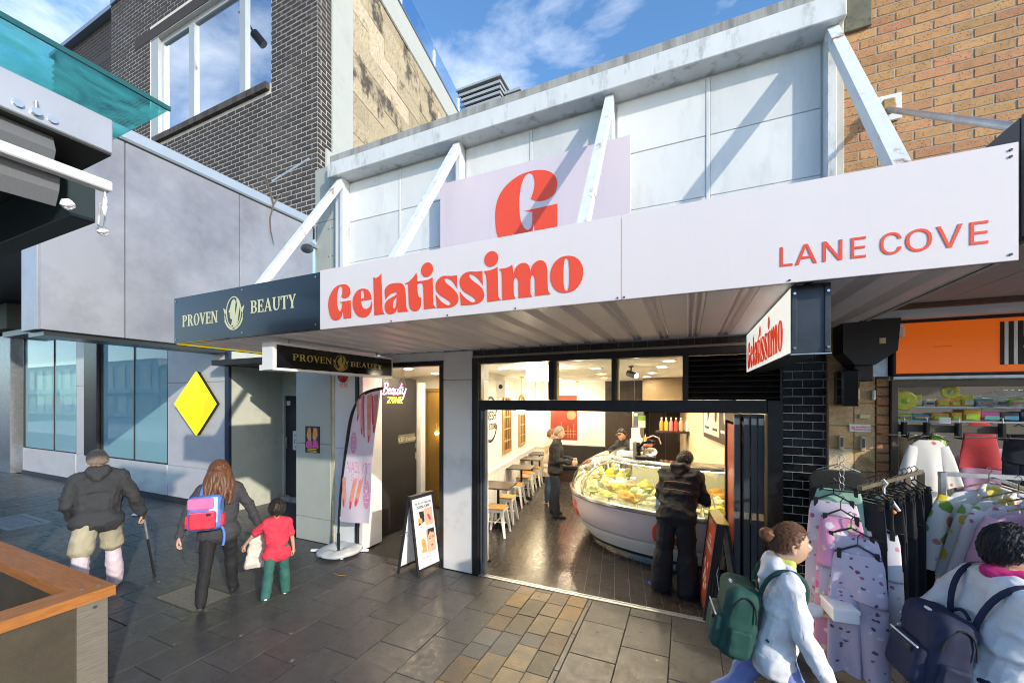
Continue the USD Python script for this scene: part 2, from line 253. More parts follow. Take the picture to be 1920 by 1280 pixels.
# ------------------------------------------------------------------ a serif alphabet (height 1), drawn from strokes
def _serif(ch):
    T, t, s = .2, .075, .055                # thick stem, thin stroke, serif height
    def stem(x, w=T, y0=0, y1=1): return sbox(x, y0, x + w, y1)
    def sf(x, w=T, y=0, e=.09): return sbox(x - e, y, x + w + e, y + s) if y == 0 else sbox(x - e, y - s, x + w + e, y)
    def both(x, w=T, e=.09): return stem(x, w).union(sf(x, w, 0, e)).union(sf(x, w, 1, e))
    def bowl(x, y0, y1, r):                  # D-shaped bowl to the right of x
        o = saf.translate(saf.scale(Point(0, 0).buffer(1, 12), r, (y1 - y0) / 2, origin=(0, 0)), x, (y0 + y1) / 2)
        i = saf.translate(saf.scale(Point(0, 0).buffer(1, 12), r - T * .95, (y1 - y0) / 2 - t, origin=(0, 0)), x, (y0 + y1) / 2)
        o = o.union(sbox(x - .2, y0, x, y1)); i = i.union(sbox(x - .2, y0 + t, x, y1 - t))
        return o.difference(i).intersection(sbox(x - .2, y0, x + 2, y1))
    def diag(x0, y0, x1, y1, w): return Polygon([(x0, y0), (x0 + w, y0), (x1 + w, y1), (x1, y1)])
    if ch == 'P': return both(.09).union(bowl(.42, .45, 1, .36)), .84
    if ch == 'R': return both(.09).union(bowl(.42, .48, 1, .34)).union(diag(.68, 0, .4, .5, .22)).union(sbox(.66, 0, .98, s)), .98
    if ch == 'B': return both(.09).union(bowl(.44, .5 - t / 2, 1, .33)).union(bowl(.46, 0, .5 + t / 2, .37)), .88
    if ch == 'O':
        o = saf.scale(Point(.46, .5).buffer(1, 16), .44, .52); i = saf.scale(Point(.46, .5).buffer(1, 16), .25, .45)
        return o.difference(i), .92
    if ch == 'V': return Polygon([(.06, 1), (.29, 1), (.53, .28), (.76, 1), (.85, 1), (.53, -.01), (.43, -.01)]).union(sf(.08, T, 1, .08)).union(sf(.76, .09, 1, .09)), .92
    if ch == 'E': return both(.09).union(sbox(.2, 0, .74, t)).union(sbox(.2, 1 - t, .72, 1)).union(sbox(.2, .48, .56, .48 + t)).union(sbox(.67, 0, .74, .26)).union(sbox(.65, .76, .72, 1)).union(sbox(.52, .38, .58, .64)), .8
    if ch == 'N': return both(.11, .09, .09).union(both(.78, .09, .09)).union(diag(.72, 0, .1, 1, .2)).intersection(sbox(-.2, -.02, 1.2, 1)), .98
    if ch == 'A': return Polygon([(.09, 0), (.18, 0), (.45, .78), (.68, 0), (.91, 0), (.54, 1.01), (.44, 1.01)]).union(sbox(.24, .3, .7, .3 + t)).union(sf(.09, .09, 0, .09)).union(sf(.7, T, 0, .06)), 1.0
    if ch == 'U':
        o = sbox(.1, .35, .84, 1).union(saf.scale(Point(.47, .36).buffer(1, 14), .37, .38)); i = sbox(.3, .34, .75, 1).union(saf.scale(Point(.525, .36).buffer(1, 14), .225, .29))
        return o.difference(i).union(sf(.1, T, 1, .09)).union(sf(.75, .09, 1, .09)), .94
    if ch == 'T': return stem(.35).union(sf(.35)).union(sbox(.03, 1 - t, .87, 1)).union(sbox(.03, .74, .1, 1)).union(sbox(.8, .74, .87, 1)), .9
    if ch == 'Y': return Polygon([(.04, 1), (.27, 1), (.5, .52), (.72, 1), (.81, 1), (.55, .45), (.35, .45)]).union(stem(.35, T, 0, .5)).union(sf(.35)).union(sf(.06, T, 1, .06)).union(sf(.72, .09, 1, .08)), .88
    return sbox(0, 0, .01, .01), .3
def serif_word(s, h, gap=.06):
    out, x = [], 0
    for ch in s:
        g, w = _serif(ch)
        out.append(saf.scale(saf.translate(g.buffer(.004), x, 0), h, h, origin=(0, 0))); x += w + gap
    return out, (x - gap) * h
def arc(cx, cy, rx, ry, a0, a1, w, n=22):
    t = np.radians(np.linspace(a0, a1, n))
    return [(cx + rx * math.cos(a), cy + ry * math.sin(a)) for a in t], w
def emblem(h):
    """oval ring, a face in profile with hair, and two leafy branches; height h, centred"""
    ring = saf.scale(Point(0, 0).buffer(1, 24), .36, .47).difference(saf.scale(Point(0, 0).buffer(1, 24), .325, .435))
    face = Polygon(chaikin([(.02, .40), (-.08, .34), (-.13, .22), (-.17, .12, 1), (-.24, .02, 1), (-.17, -.01), (-.19, -.06, 1), (-.16, -.09), (-.18, -.14), (-.12, -.20), (-.06, -.22), (-.08, -.32), (-.14, -.40, 1), (.02, -.40), (.1, -.2), (.06, .0), (.08, .2), (.1, .32)], 2))
    parts = [ring, face.buffer(0)]
    for k, (dx, w) in enumerate(((.14, .035), (.21, .03))):
        pts = [(dx + .03 - .0 * k, .36 - .05 * k), (dx + .07, .2), (dx + .02, .02), (dx - .02, -.14), (dx - .04, -.3), (dx - .12, -.42)]
        P = np.array(pts); tt = np.linspace(0, 1, 20); xs = np.interp(tt, np.linspace(0, 1, len(P)), P[:, 0]); ys = np.interp(tt, np.linspace(0, 1, len(P)), P[:, 1])
        parts.append(LineString(list(zip(xs, ys))).buffer(w))
    for s in (-1, 1):
        for rx, a0, a1 in ((.47, 205, 275), (.44, 190, 262)):
            pts, _ = arc(0, .0, rx, rx * 1.12, a0, a1, 0); parts.append(LineString([(-s * x, y) for x, y in pts]).buffer(.016))
        parts.append(Polygon([(s * .42, -.06), (s * .5, .16), (s * .40, .1)]).union(Polygon([(s * .42, -.06), (s * .40, .12), (s * .36, .02)])))
    g = shapely.union_all([p.buffer(0) for p in parts])
    return saf.scale(g, h, h, origin=(0, 0))
# ------------------------------------------------------------------ ground
M['paver'] = mat('basalt_paver', (.055, .054, .053), .40, var=.28, vs=9, rnd=.12, bump=.25, bs=160, bdist=.003, rv=.12, speck=(.12, .12, .12), sps=260, splo=.66, dirt=(.085, .083, .08), ds=1.1, dlo=.55, dhi=.85)
M['paver_far'] = mat('basalt_paver_far', (.055, .054, .053), .40, var=.28, vs=9, isl=.2, bump=.2, bs=160, bdist=.003, rv=.1, dirt=(.09, .086, .08), ds=1.1, dlo=.55, dhi=.8)
M['joint'] = mat('joint_mortar', (.03, .03, .03), .9)
SLATE = [mat(f'slate_{n}', c, .5, var=.35, vs=14, rnd=.16, bump=.5, bs=45, bdist=.008, dirt=d, ds=7, dlo=.45, dhi=.7) for n, c, d in
         (('ochre', (.215, .135, .05), (.12, .09, .05)), ('brown', (.125, .088, .05), (.07, .068, .062)), ('green', (.075, .075, .055), (.10, .075, .04)), ('grey', (.085, .09, .092), (.07, .065, .055)), ('tan', (.19, .145, .08), (.09, .088, .08)))]
ground = thing('ground', kind='structure')
part(ground, 'base_sheet', grid(np.array([[(x, y, -.03) for x in (-260, 200)] for y in (-200, 260)], float)), M['joint'])
road = thing('road', kind='structure')  # unseen pale ground behind the camera, added to bounce light onto soffit and facade
M['road_concrete'] = mat('road_concrete', (.42, .405, .38), .85, var=.15, vs=1.5, dirt=(.18, .17, .155), ds=.6)
part(road, 'road_slab', box(-60, 60, -16.0, -1.6, -.03, -.004), M['road_concrete'])
pav = thing('pavement', kind='structure')
rng = random.Random(11)
def in_view(x, y):
    d = -x * math.sin(math.radians(YAW)) + y * math.cos(math.radians(YAW)); r = x * math.cos(math.radians(YAW)) + y * math.sin(math.radians(YAW))
    return d > .5 and abs(r) < d * 1.42 + .5 and 748 + 740 * 2.25 / d < 1420
BAND = (-1.84, -1.02)                         # the slate strip
PLATE = (-5.54, -4.78, 2.44, 2.86)            # the infilled cover
DRAIN = (-11.9, -10.62, 2.66, 3.2)
cells = []
SK = .035                                     # the joints run a little off square
def facade_y(x): return 4.42 if x > -6 else (6.2 if -8.3 < x < -5.95 else 4.86)
W, Lp = .413, .557
for i in range(-75, 12):
    for j in range(-4, 16):
        x0 = i * W + .27; y0 = j * Lp + (Lp / 2 if i % 2 else 0) - .2
        a, b2, c, d = x0, x0 + W, y0, y0 + Lp
        d2 = min(d, facade_y((a + b2) / 2)) 
        if d2 - c < .03: continue
        if not (in_view((a + b2) / 2, (c + d2) / 2) or in_view(a, c) or in_view(b2, d2)): continue
        cells.append((a, b2, c, d2))
def cut(cs, R):
    out = []
    for a, b2, c, d in cs:
        if b2 <= R[0] or a >= R[1] or d <= R[2] or c >= R[3]: out.append((a, b2, c, d)); continue
        if a < R[0]: out.append((a, R[0], c, d)); a = R[0]
        if b2 > R[1]: out.append((R[1], b2, c, d)); b2 = R[1]
        if c < R[2]: out.append((a, b2, c, R[2]))
        if d > R[3]: out.append((a, b2, R[3], d))
    return [q for q in out if q[1] - q[0] > .02 and q[3] - q[2] > .02]
cells = cut(cells, (BAND[0], BAND[1], -9, 9))
cells = cut(cells, PLATE); cells = cut(cells, DRAIN)
cells.sort(key=lambda q: (q[0] + q[1]) ** 2 / 4 + (q[2] + q[3]) ** 2 / 4)
g2 = .0028
def paver_mesh(a, b2, c, d, h=0.0):
    t = rng.uniform(-.0016, .0016); s = rng.uniform(-.001, .001)
    x0, x1, y0, y1 = a + g2, b2 - g2, c + g2, d - g2; e = .003
    P = [(x0, y0, -.03), (x1, y0, -.03), (x1, y1, -.03), (x0, y1, -.03), (x0, y0, -e + h), (x1, y0, -e + h), (x1, y1, -e + h), (x0, y1, -e + h),
         (x0 + e, y0 + e, t + h), (x1 - e, y0 + e, t + s + h), (x1 - e, y1 - e, t + s + h), (x0 + e, y1 - e, t + h)]
    f = [(8, 9, 10, 11)] + [(k, (k + 1) % 4, 4 + (k + 1) % 4, 4 + k) for k in range(4)] + [(4 + k, 4 + (k + 1) % 4, 8 + (k + 1) % 4, 8 + k) for k in range(4)]
    F = np.array(f); return trimesh.Trimesh(np.array(P), np.vstack([F[:, [0, 1, 2]], F[:, [0, 2, 3]]]), process=False)
for q in cells[:262]: part(pav, 'paving_stone', paver_mesh(*q), M['paver'])
part(pav, 'far_paving', cat([paver_mesh(*q) for q in cells[262:]]), M['paver_far'], kind='stuff')
gum = []
for _ in range(70):
    a = rng.uniform(-7.5, 1.0); b2 = rng.uniform(1.6, 4.3); r_ = rng.uniform(.006, .017)
    if in_view(a, b2): gum.append(cyl((a, b2, 0), (a, b2, .0026), r_, 9))
part(pav, 'gum_spots', cat(gum), mat('gum_grey', (.17, .17, .165), .8), kind='stuff')
x = BAND[0]; ci = 0
for col in range(4):
    w = (BAND[1] - BAND[0]) / 4; y = 1.25 + rng.uniform(-.2, 0)
    while y < 4.42:
        l = rng.choice((.2, .26, .3, .34)); y1 = min(y + l, 4.42)
        if y1 - y > .05 and in_view(x, y1): part(pav, 'slate_tile', paver_mesh(x, x + w, y, y1, rng.uniform(-.002, .002)), SLATE[rng.choice((0, 0, 1, 4, 2, 3, 4, 4, 1))])
        y = y1
    x += w
# cover filled with washed pebble concrete, and a drain cover further off
pl = thing('access_cover', 'square pavement cover filled with speckled pebble concrete near the woman\'s feet', 'access cover')
a, b2, c, d = PLATE
M['pebble'] = mat('pebble_fill', (.19, .18, .15), .8, var=.4, vs=120, speck=(.05, .05, .045), sps=160, splo=.55, bump=.8, bs=150, bdist=.006)
M['brass_edge'] = mat('cover_edge', (.10, .10, .06), .5, .5, dirt=(.07, .09, .03), ds=8)
part(pl, 'fill', box(a + .018, b2 - .018, c + .018, d - .018, -.03, -.002), M['pebble'])
part(pl, 'rim', cat([box(a, b2, c, c + .012, -.03, .002), box(a, b2, d - .012, d, -.03, .002), box(a, a + .012, c + .012, d - .012, -.03, .002), box(b2 - .012, b2, c + .012, d - .012, -.03, .002)]), M['brass_edge'])
dr = thing('drain_cover', 'large pale patterned metal cover in the pavement before the bank', 'drain cover')
a, b2, c, d = DRAIN
M['drain'] = mat('drain_metal', (.27, .28, .29), .5, .3, var=.2, vs=30)
part(dr, 'frame', cat([box(a, b2, c, c + .08, -.03, .003), box(a, b2, d - .08, d, -.03, .003), box(a, a + .1, c + .08, d - .08, -.03, .003), box(b2 - .1, b2, c + .08, d - .08, -.03, .003)]), M['drain'])
part(dr, 'lid', cat([box(a + .115, b2 - .115, c + .095, d - .095, -.03, -.004)] + [box(a + .14 + i * .075, a + .18 + i * .075, c + .12 + j * .06, c + .15 + j * .06, -.004, .001) for i in range(13) for j in range(5)]), M['drain'])
for px_, py_, s in ((-10.2, 3.5, .07), (-3.3, 2.35, .02), (-2.55, 3.5, .018), (-2.4, 2.9, .016)):
    pass
solo('straw', tube([(-.52, 2.72, .006), (-.47, 2.70, .012), (-.42, 2.655, .006)], .004, 5), mat('yellow_leaf', (.55, .5, .06), .6), 'thin yellow straw on the paving stones in front of the shop step', 'straw')
solo('stick', tube([(-4.18, 3.72, .006), (-4.06, 3.7, .008), (-3.98, 3.735, .006)], .004, 5), mat('tan_stick', (.35, .2, .06), .7), 'little tan stick on the pavement in front of the feather flag', 'stick')
# ------------------------------------------------------------------ gelato shop: front
YF = 4.46
M['render_white'] = mat('render_white', (.73, .72, .70), .75, var=.04, vs=3, dirt=(.40, .40, .38), ds=1.6, dlo=.55, dhi=.9, bump=.12, bs=90)
M['sheet_white'] = mat('sheet_white', (.69, .695, .68), .6, var=.05, vs=1.3, rnd=.05, dirt=(.48, .51, .52), ds=1.6, dlo=.48, dhi=.8, stretch=(1.6, 1.6, .5), bump=.05, bs=40)
M['old_white'] = mat('old_white_paint', (.62, .64, .64), .55, var=.08, vs=5, dirt=(.22, .225, .21), ds=6, dlo=.53, dhi=.74, stretch=(1, 1, .3), bump=.1, bs=60)
M['brace_white'] = mat('brace_paint', (.66, .68, .68), .5, var=.08, vs=8, dirt=(.26, .13, .055), ds=5.0, dlo=.585, dhi=.68, bump=.15, bs=50)
M['concrete_edge'] = mat('concrete_edge', (.33, .33, .31), .9, var=.15, vs=9, dirt=(.13, .13, .125), ds=4, dlo=.45, dhi=.75, stretch=(2.2, 2.2, .25), bump=.3, bs=70)
M['black_tile'] = mat('black_tile', (.010, .010, .011), .14, rnd=.5, var=.3, vs=30, dirt=(.05, .05, .05), ds=9, dlo=.62, dhi=.9, rv=.06)
M['grout'] = mat('grout', (.62, .61, .58), .9, var=.15, vs=20)
M['grout_dark'] = mat('grout_dark', (.20, .195, .18), .9)
M['frame_black'] = mat('frame_black', (.011, .011, .012), .33, var=.25, vs=7, dirt=(.03, .03, .03), ds=6, dlo=.55, dhi=.9)
M['alu_grey'] = mat('aluminium_grey', (.075, .085, .10), .35, .3, var=.1, vs=12)
M['in_wall'] = mat('inner_wall', (.80, .77, .71), .7)
M['in_ceiling'] = mat('inner_ceiling', (.80, .78, .73), .8)
shop = thing('gelato_shop', 'white two storey gelato shop with black framed opening and panelled upper wall', 'building')
for z0, z1 in ((0, 2.502), (2.508, 2.875)): part(shop, 'pillar_panel', box(-2.975, -2.535, YF - .02, 4.9, z0, z1, .006), M['render_white'])
# black tiled strip over the opening
part(shop, 'tile_bed', box(-2.533, 1.16, YF, 4.56, 2.78, 3.0), M['grout_dark'])
x = -2.53
while x < .80:
    x1 = min(x + .15, .82)
    part(shop, 'tile', box(x + .0015, x1 - .0015, YF - .008, YF + .001, 2.798, 2.872, .003), M['black_tile']); x += .153
part(shop, 'header_trim', cat([box(-2.533, .822, YF - .03, YF + .02, 2.778, 2.792), cyl((-2.5, YF - .03, 2.797), (.8, YF - .03, 2.797), .006, 8)]), mat('trim_tan', (.26, .23, .17), .5))
# black frames
fr = [box(-2.533, -2.44, YF - .03, 4.56, 0, 2.777, .005), box(-2.44, .822, YF - .03, 4.56, 2.698, 2.777, .005), box(-2.44, .697, YF - .03, 4.56, 2.112, 2.236, .005), box(.70, .826, YF - .03, 4.56, 0, 2.24, .005)]
for a, b2 in ((-1.503, -1.424), (-.768, -.716), (-.044, .01), (.80, .822)): fr.append(box(a, b2, YF - .026, 4.55, 2.238, 2.696, .004))
part(shop, 'shop_frame', cat(fr), M['frame_black'])
M['gold_reveal'] = mat('gold_reveal', (.42, .30, .13), .45)
for a, b2 in ((-2.44, -1.503), (-1.424, -.768), (-.716, -.044)):
    w = part(shop, 'transom_window', box(a + .002, a + .022, YF + .01, 4.55, 2.24, 2.694), M['gold_reveal'])
    part(w, 'pane', box(a + .003, b2 - .003, 4.50, 4.504, 2.238, 2.696), M['glass'])
for k in range(8):
    z = 2.27 + k * .054
    part(shop, 'louvre_slat', hull([(q, y, zz) for q in (.012, .798) for y, zz in ((YF - .02, z), (YF - .012, z - .012), (YF + .05, z + .035), (YF + .045, z + .045))]), M['frame_black'])
part(shop, 'louvre_back', box(.01, .80, 4.54, 4.56, 2.24, 2.69), M['black'])
# left door jamb of grey aluminium and its hinge plate
part(shop, 'door_jamb', cat([box(-2.438, -2.415, 4.47, 4.55, .01, 2.11, .003), box(-2.405, -2.37, 4.48, 4.56, .01, 2.11, .004)]), M['alu_grey'])
part(shop, 'hinge', cat([box(-2.412, -2.398, 4.462, 4.48, 2.0, 2.09), box(-2.412, -2.398, 4.462, 4.48, .06, .15)]), M['steel'])
part(shop, 'sill_track', cat([box(-2.44, .70, 4.425, 4.445, -.02, .006), box(-2.44, .70, 4.45, 4.475, -.02, .002), box(-2.44, .70, 4.48, 4.50, -.02, .006)]), M['galv'])
# black brick tiles on the pier
part(shop, 'pier_bed', box(.828, 1.158, YF + .002, 4.9, 0, 2.778), M['grout'])
rng = random.Random(5)
z, r = .0, 0
while z < 2.77:
    z1 = min(z + .0755, 2.776); x = .828 - (.077 if r % 2 else 0)
    while x < 1.157:
        a, b2 = max(x, .828) + .0022, min(x + .153, 1.158) - .0022
        if b2 - a > .006: part(shop, 'tile', box(a, b2, YF - .006 - rng.uniform(0, .0012), YF + .004, z + .0022, z1 - .0022, .003), M['black_tile'])
        x += .1545
    z += .0785; r += 1
# ------------------------------------------------------------------ upper wall
part(shop, 'upper_wall', box(-4.83, 1.243, 4.44, 4.75, 3.02, 5.74), M['sheet_white'])
cols = [(-4.63, -3.70), (-3.66, -2.72), (-2.61, -1.73), (-1.69, -.82), (-.70, .17), (.21, 1.11)]
for a, b2 in cols:
    for z0, z1 in ((3.68, 4.285), (4.292, 4.893), (4.90, 5.47)):
        part(shop, 'wall_panel', box(a, b2, 4.418 + rng.uniform(0, .004), 4.441, z0, z1, .003), M['sheet_white'])
for a in (-3.70, -1.73, .17): part(shop, 'batten', box(a + .002, a + .038, 4.414, 4.441, 3.4, 5.47, .003), M['sheet_white'])
for a in (-4.70, -2.70, -.795, 1.125): part(shop, 'post', box(a, a + .07, 4.30, 4.438, 3.05, 5.50, .006), M['old_white'])
part(shop, 'corner_trim', box(1.20, 1.262, 4.36, 4.46, 3.0, 5.80, .004), mat('corner_beige', (.45, .43, .38), .7, var=.1, vs=6))
part(shop, 'corner_trim', box(-4.83, -4.72, 4.34, 4.44, 3.0, 5.50, .004), M['sheet_white'])
part(shop, 'cap_beam', box(-4.84, 1.235, 4.20, 4.45, 5.50, 5.715, .008), M['old_white'])
part(shop, 'coping', box(-4.86, 1.26, 4.26, 4.80, 5.718, 5.86, .01), M['concrete_edge'])
part(shop, 'roof', box(-4.83, 1.24, 4.76, 12.0, 3.0, 3.1), M['concrete_edge'])
M['greengrey'] = mat('green_grey_panel', (.36, .38, .34), .55, var=.06, vs=3, dirt=(.24, .25, .22), ds=3, dlo=.5, dhi=.85, stretch=(1, 1, .4))
for a, b2, z0, z1 in ((-5.33, -5.0, 3.0, 4.99), (-4.996, -4.835, 3.0, 4.99), (-5.33, -5.0, 4.995, 5.83), (-4.996, -4.835, 4.995, 5.83)):
    part(shop, 'side_sheet', box(a, b2, 4.40, 4.43, z0, z1, .003), M['greengrey'])
part(shop, 'side_wall', box(-5.325, -4.835, 4.43, 4.75, 3.0, 5.82), M['greengrey'])
sc = [cyl((a, 4.404, z), (a, 4.394, z), .008, 8) for a in (-5.04, -4.96) for z in np.arange(3.6, 5.8, .42)]
part(shop, 'screw', cat(sc), M['screw'], kind='stuff')

# ------------------------------------------------------------------ awning with its braces
aw = thing('awning', 'street awning with ribbed metal soffit held by white diagonal braces', 'awning')
M['soffit_pink'] = mat('soffit_beige', (.86, .80, .78), .45, .0, var=.04, vs=4, rnd=.04)
M['soffit_grey'] = mat('soffit_grey', (.86, .86, .85), .5, .0, var=.04, vs=4, rnd=.04)
def soffit_pan(x, w, y0, y1, z):
    P = [(0, 0), (.60, 0), (.66, .028), (.74, .028), (.79, .004), (.84, .028), (.92, .028), (.98, 0), (1, 0)]
    pts = np.array([[(x + u * w, y, z + dz) for y in (y0, y1)] for u, dz in P])
    return slab(pts, .002, (0, 0, -1))
x, w = -5.29, .27
while x < 1.34:
    ww = min(w, 1.352 - x)
    part(aw, 'soffit_panel', soffit_pan(x, ww - .004, 2.57, YF - .01, 2.885), M['soffit_grey'] if x < -3.1 else M['soffit_pink']); x += w
part(aw, 'roof_sheet', box(-5.30, 1.352, 2.60, 4.40, 2.95, 2.99), M['galv'])
part(aw, 'edge_frame', cat([box(-5.31, 1.354, 2.556, 2.60, 2.882, 3.39), box(-5.31, -5.295, 2.60, 4.40, 2.885, 3.0), box(1.335, 1.354, 2.60, 4.40, 2.895, 3.0)]), M['grey_dark'])
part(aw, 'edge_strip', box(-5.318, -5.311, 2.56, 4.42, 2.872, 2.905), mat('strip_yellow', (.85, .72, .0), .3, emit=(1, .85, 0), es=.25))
for a in (-4.665, -2.665, -.76, 1.16):
    part(aw, 'brace', beam((a, 4.33, 5.50), (a, 2.68, 2.98), .085, .085, (0, .5, .5)), M['brace_white'])
    part(aw, 'brace_foot', box(a - .07, a + .07, 2.62, 2.76, 2.992, 3.01), M['galv'])

# ------------------------------------------------------------------ signs of the shop
M['sign_white'] = mat('sign_white', (.725, .665, .655), .38, var=.02, vs=1.5, dirt=(.58, .55, .55), ds=2.2, dlo=.56, dhi=1.0, stretch=(2, 2, .3))
M['sign_pink'] = mat('sign_pale_pink', (.65, .565, .61), .38, var=.02, vs=1.5, dirt=(.52, .46, .50), ds=2.0, dlo=.56, dhi=1.0, stretch=(2, 2, .3))
sg = thing('shop_sign', 'long pale pink fascia sign reading Gelatissimo and LANE COVE in red', 'sign')
part(sg, 'panel', box(-3.01, -.382, 2.535, 2.553, 2.872, 3.402, .002), M['sign_white'])
part(sg, 'panel', box(-.378, 1.356, 2.535, 2.553, 2.872, 3.402, .002), M['sign_white'])
def dot_poly(c, r): return Point(*c).buffer(r, 16)
def word_glyphs():
    out = []
    for k in ('G', 'e', 'l', 'a', 't', 'i', 's', 's2', 'i2', 'm', 'o'):
        g = glyph(k)
        if k == 'i': g = g.union(dot_poly((1.163, .374), .056))
        if k == 'i2': g = g.union(dot_poly((1.722, .377), .056))
        out.append(g)
    return out
WORD = word_glyphs()
for g in WORD: part(sg, 'letter', extr(g, .004, FRONT, (-3.01, 2.536, 2.88)), M['red'])
LCPOS, LCZ = [('L', .459, .514), ('A', .527, .619), ('N', .644, .726), ('E', .761, .82), ('C', .876, .956), ('O', .972, 1.067), ('V', 1.084, 1.173), ('E', 1.198, 1.258)], 2.963
# measured left edges of the letters along the fascia (metres) and their common height
for ch, u0, u1 in LCPOS:
    m = meshkit.text_mesh(ch, .105, .004); s = (u1 - u0) / (m.bounds[1][0] - m.bounds[0][0])
    m.apply_translation((-m.bounds[0][0], 0, 0)); m.apply_scale((s, 1, 1))
    part(sg, 'letter', place(m, FRONT, (u0, 2.536, LCZ)), M['red'])
scr = [cyl((a, 2.536, z), (a, 2.530, z), .006, 8) for a, z in ((1.33, 3.37), (1.33, 3.34), (1.33, 2.90), (-.40, 2.885), (-.36, 2.885), (-1.1, 2.885), (-2.2, 2.885), (-1.66, 2.885), (.5, 2.885))]
part(sg, 'screw', cat(scr), M['screw'], kind='stuff')
lg = thing('logo_sign', 'pale lilac board with a big red letter G on the upper wall', 'sign')
part(lg, 'panel', box(-2.918, -.545, 4.282, 4.298, 3.40, 5.02, .002), M['sign_pink'])
part(lg, 'frame', cat([box(a, a + .05, 4.30, 4.415, 3.45, 4.9) for a in (-2.7, -1.7, -.65)]), M['galv'])
LOGO = glyph('logo')
part(lg, 'letter', extr(LOGO, .004, FRONT, (-2.15, 4.283, 4.2)), M['red'])
M['lit_red'] = mat('lit_sign_red', (.80, .06, .02), .4, emit=(1, .06, .01), es=.16)
bs = thing('hanging_sign', 'lit white box sign reading Gelatissimo hung under the awning beside the black tiled pier', 'sign')
M['lit_white'] = mat('lit_sign_white', (.82, .84, .82), .3, emit=(.95, 1.0, .93), es=.32)
M['end_dark'] = mat('sign_end_dark', (.05, .058, .07), .38, .4, var=.15, vs=9, speck=(.25, .25, .25), sps=38, splo=.80, dirt=(.03, .035, .045), ds=6)
part(bs, 'face', box(.527, .531, 2.645, 4.43, 2.51, 2.868), M['lit_white'])
part(bs, 'casing', box(.531, .70, 2.645, 4.43, 2.505, 2.875, .004), M['end_dark'])
part(bs, 'end_cap', cat([box(.526, .704, 2.63, 2.644, 2.50, 2.876, .003), box(.528, .552, 2.62, 2.63, 2.502, 2.875, .002), box(.676, .702, 2.62, 2.63, 2.502, 2.875, .002)]), M['end_dark'])
part(bs, 'end_edge', box(.524, .706, 2.62, 2.64, 2.494, 2.4995), M['galv'])
part(bs, 'bolt', cat([cyl((a, 2.62, z), (a, 2.612, z), .007, 10) for a in (.54, .69) for z in (2.53, 2.83)]), M['steel'], kind='stuff')
for g in WORD:
    gg = saf.scale(g, .665, .80, origin=(0, 0))
    part(bs, 'letter', extr(gg, .002, LEFT, (.527, 4.43, 2.485)), M['lit_red'])
# ------------------------------------------------------------------ gelato shop: inside
SKX = .1584                                    # the party walls run off square
def lw(y): return -3.12 - SKX * (y - 4.6)      # left wall
def rw(y): return .80 - SKX * (y - 4.6)        # right wall
YB, ZC = 10.9, 2.74
WALL_ANG = math.degrees(math.atan(SKX))
def wallrun(x0, x1f, y0, y1, z0, z1, t):       # slab between two skew lines
    return hull([(x, y, z) for y in (y0, y1) for x in (x0(y), x0(y) + t) for z in (z0, z1)])
part(shop, 'inner_wall', wallrun(lw, None, 4.9, YB, 0, ZC, -.12), M['in_wall'])
part(shop, 'inner_wall', box(-2.975, -2.54, 4.56, 4.9, 0, 2.77), M['in_wall'])
part(shop, 'inner_wall', box(lw(YB) - .1, -2.05, YB, YB + .12, 0, ZC), M['in_wall'])
M['cream_board'] = mat('cream_board', (.72, .60, .40), .6)
M['dark_board'] = mat('dark_brown_board', (.035, .022, .015), .45, var=.2, vs=12, stretch=(1, 1, .2))
for k in range(52):
    y0 = 4.75 + k * .115; y1 = y0 + .110
    if y1 > YB: break
    part(shop, 'wall_board', hull([(rw(y) + dx, y, z) for y in (y0, y1) for dx in (0, .02) for z in (0, ZC)]), M['cream_board'])
part(shop, 'inner_wall', wallrun(rw, None, 4.6, YB, 0, ZC, .1).apply_translation((.022, 0, 0)), M['grey_dark'])
for k in range(5): part(shop, 'back_board', box(-2.05 + k * .385, -2.05 + (k + 1) * .385 - .006, YB - .02, YB + .02, 0, ZC), M['dark_board'])
part(shop, 'ceiling', hull([(lw(4.56), 4.56, z) for z in (ZC, ZC + .1)] + [(rw(4.56) + .1, 4.56, z) for z in (ZC, ZC + .1)] + [(lw(YB), YB, z) for z in (ZC, ZC + .1)] + [(rw(YB), YB, z) for z in (ZC, ZC + .1)]), M['in_ceiling'])
part(shop, 'dado_rail', cat([wallrun(lw, None, 4.92, YB, .84, .875, .035), wallrun(lw, None, 4.92, YB, .80, .84, .018), box(lw(YB), -2.05, YB - .03, YB, .84, .875)]), M['white_paint'])
for k in range(26):
    y0 = 4.95 + k * .23
    if y0 + .2 > YB: break
    part(shop, 'wainscot_board', hull([(lw(y) + dx, y, z) for y in (y0, y0 + .222) for dx in (.001, .012) for z in (.1, .80)]), M['white_paint'])
part(shop, 'skirting', wallrun(lw, None, 4.92, YB, 0, .1, .016), M['white_paint'])
part(shop, 'hood', box(-.95, -.1, 9.6, YB - .03, 2.05, ZC - .01, .01), mat('hood_bronze', (.30, .22, .13), .4, .5))
part(shop, 'fridge', box(-1.25, -.98, 10.2, YB - .03, 0, 2.1, .02), M['steel'])
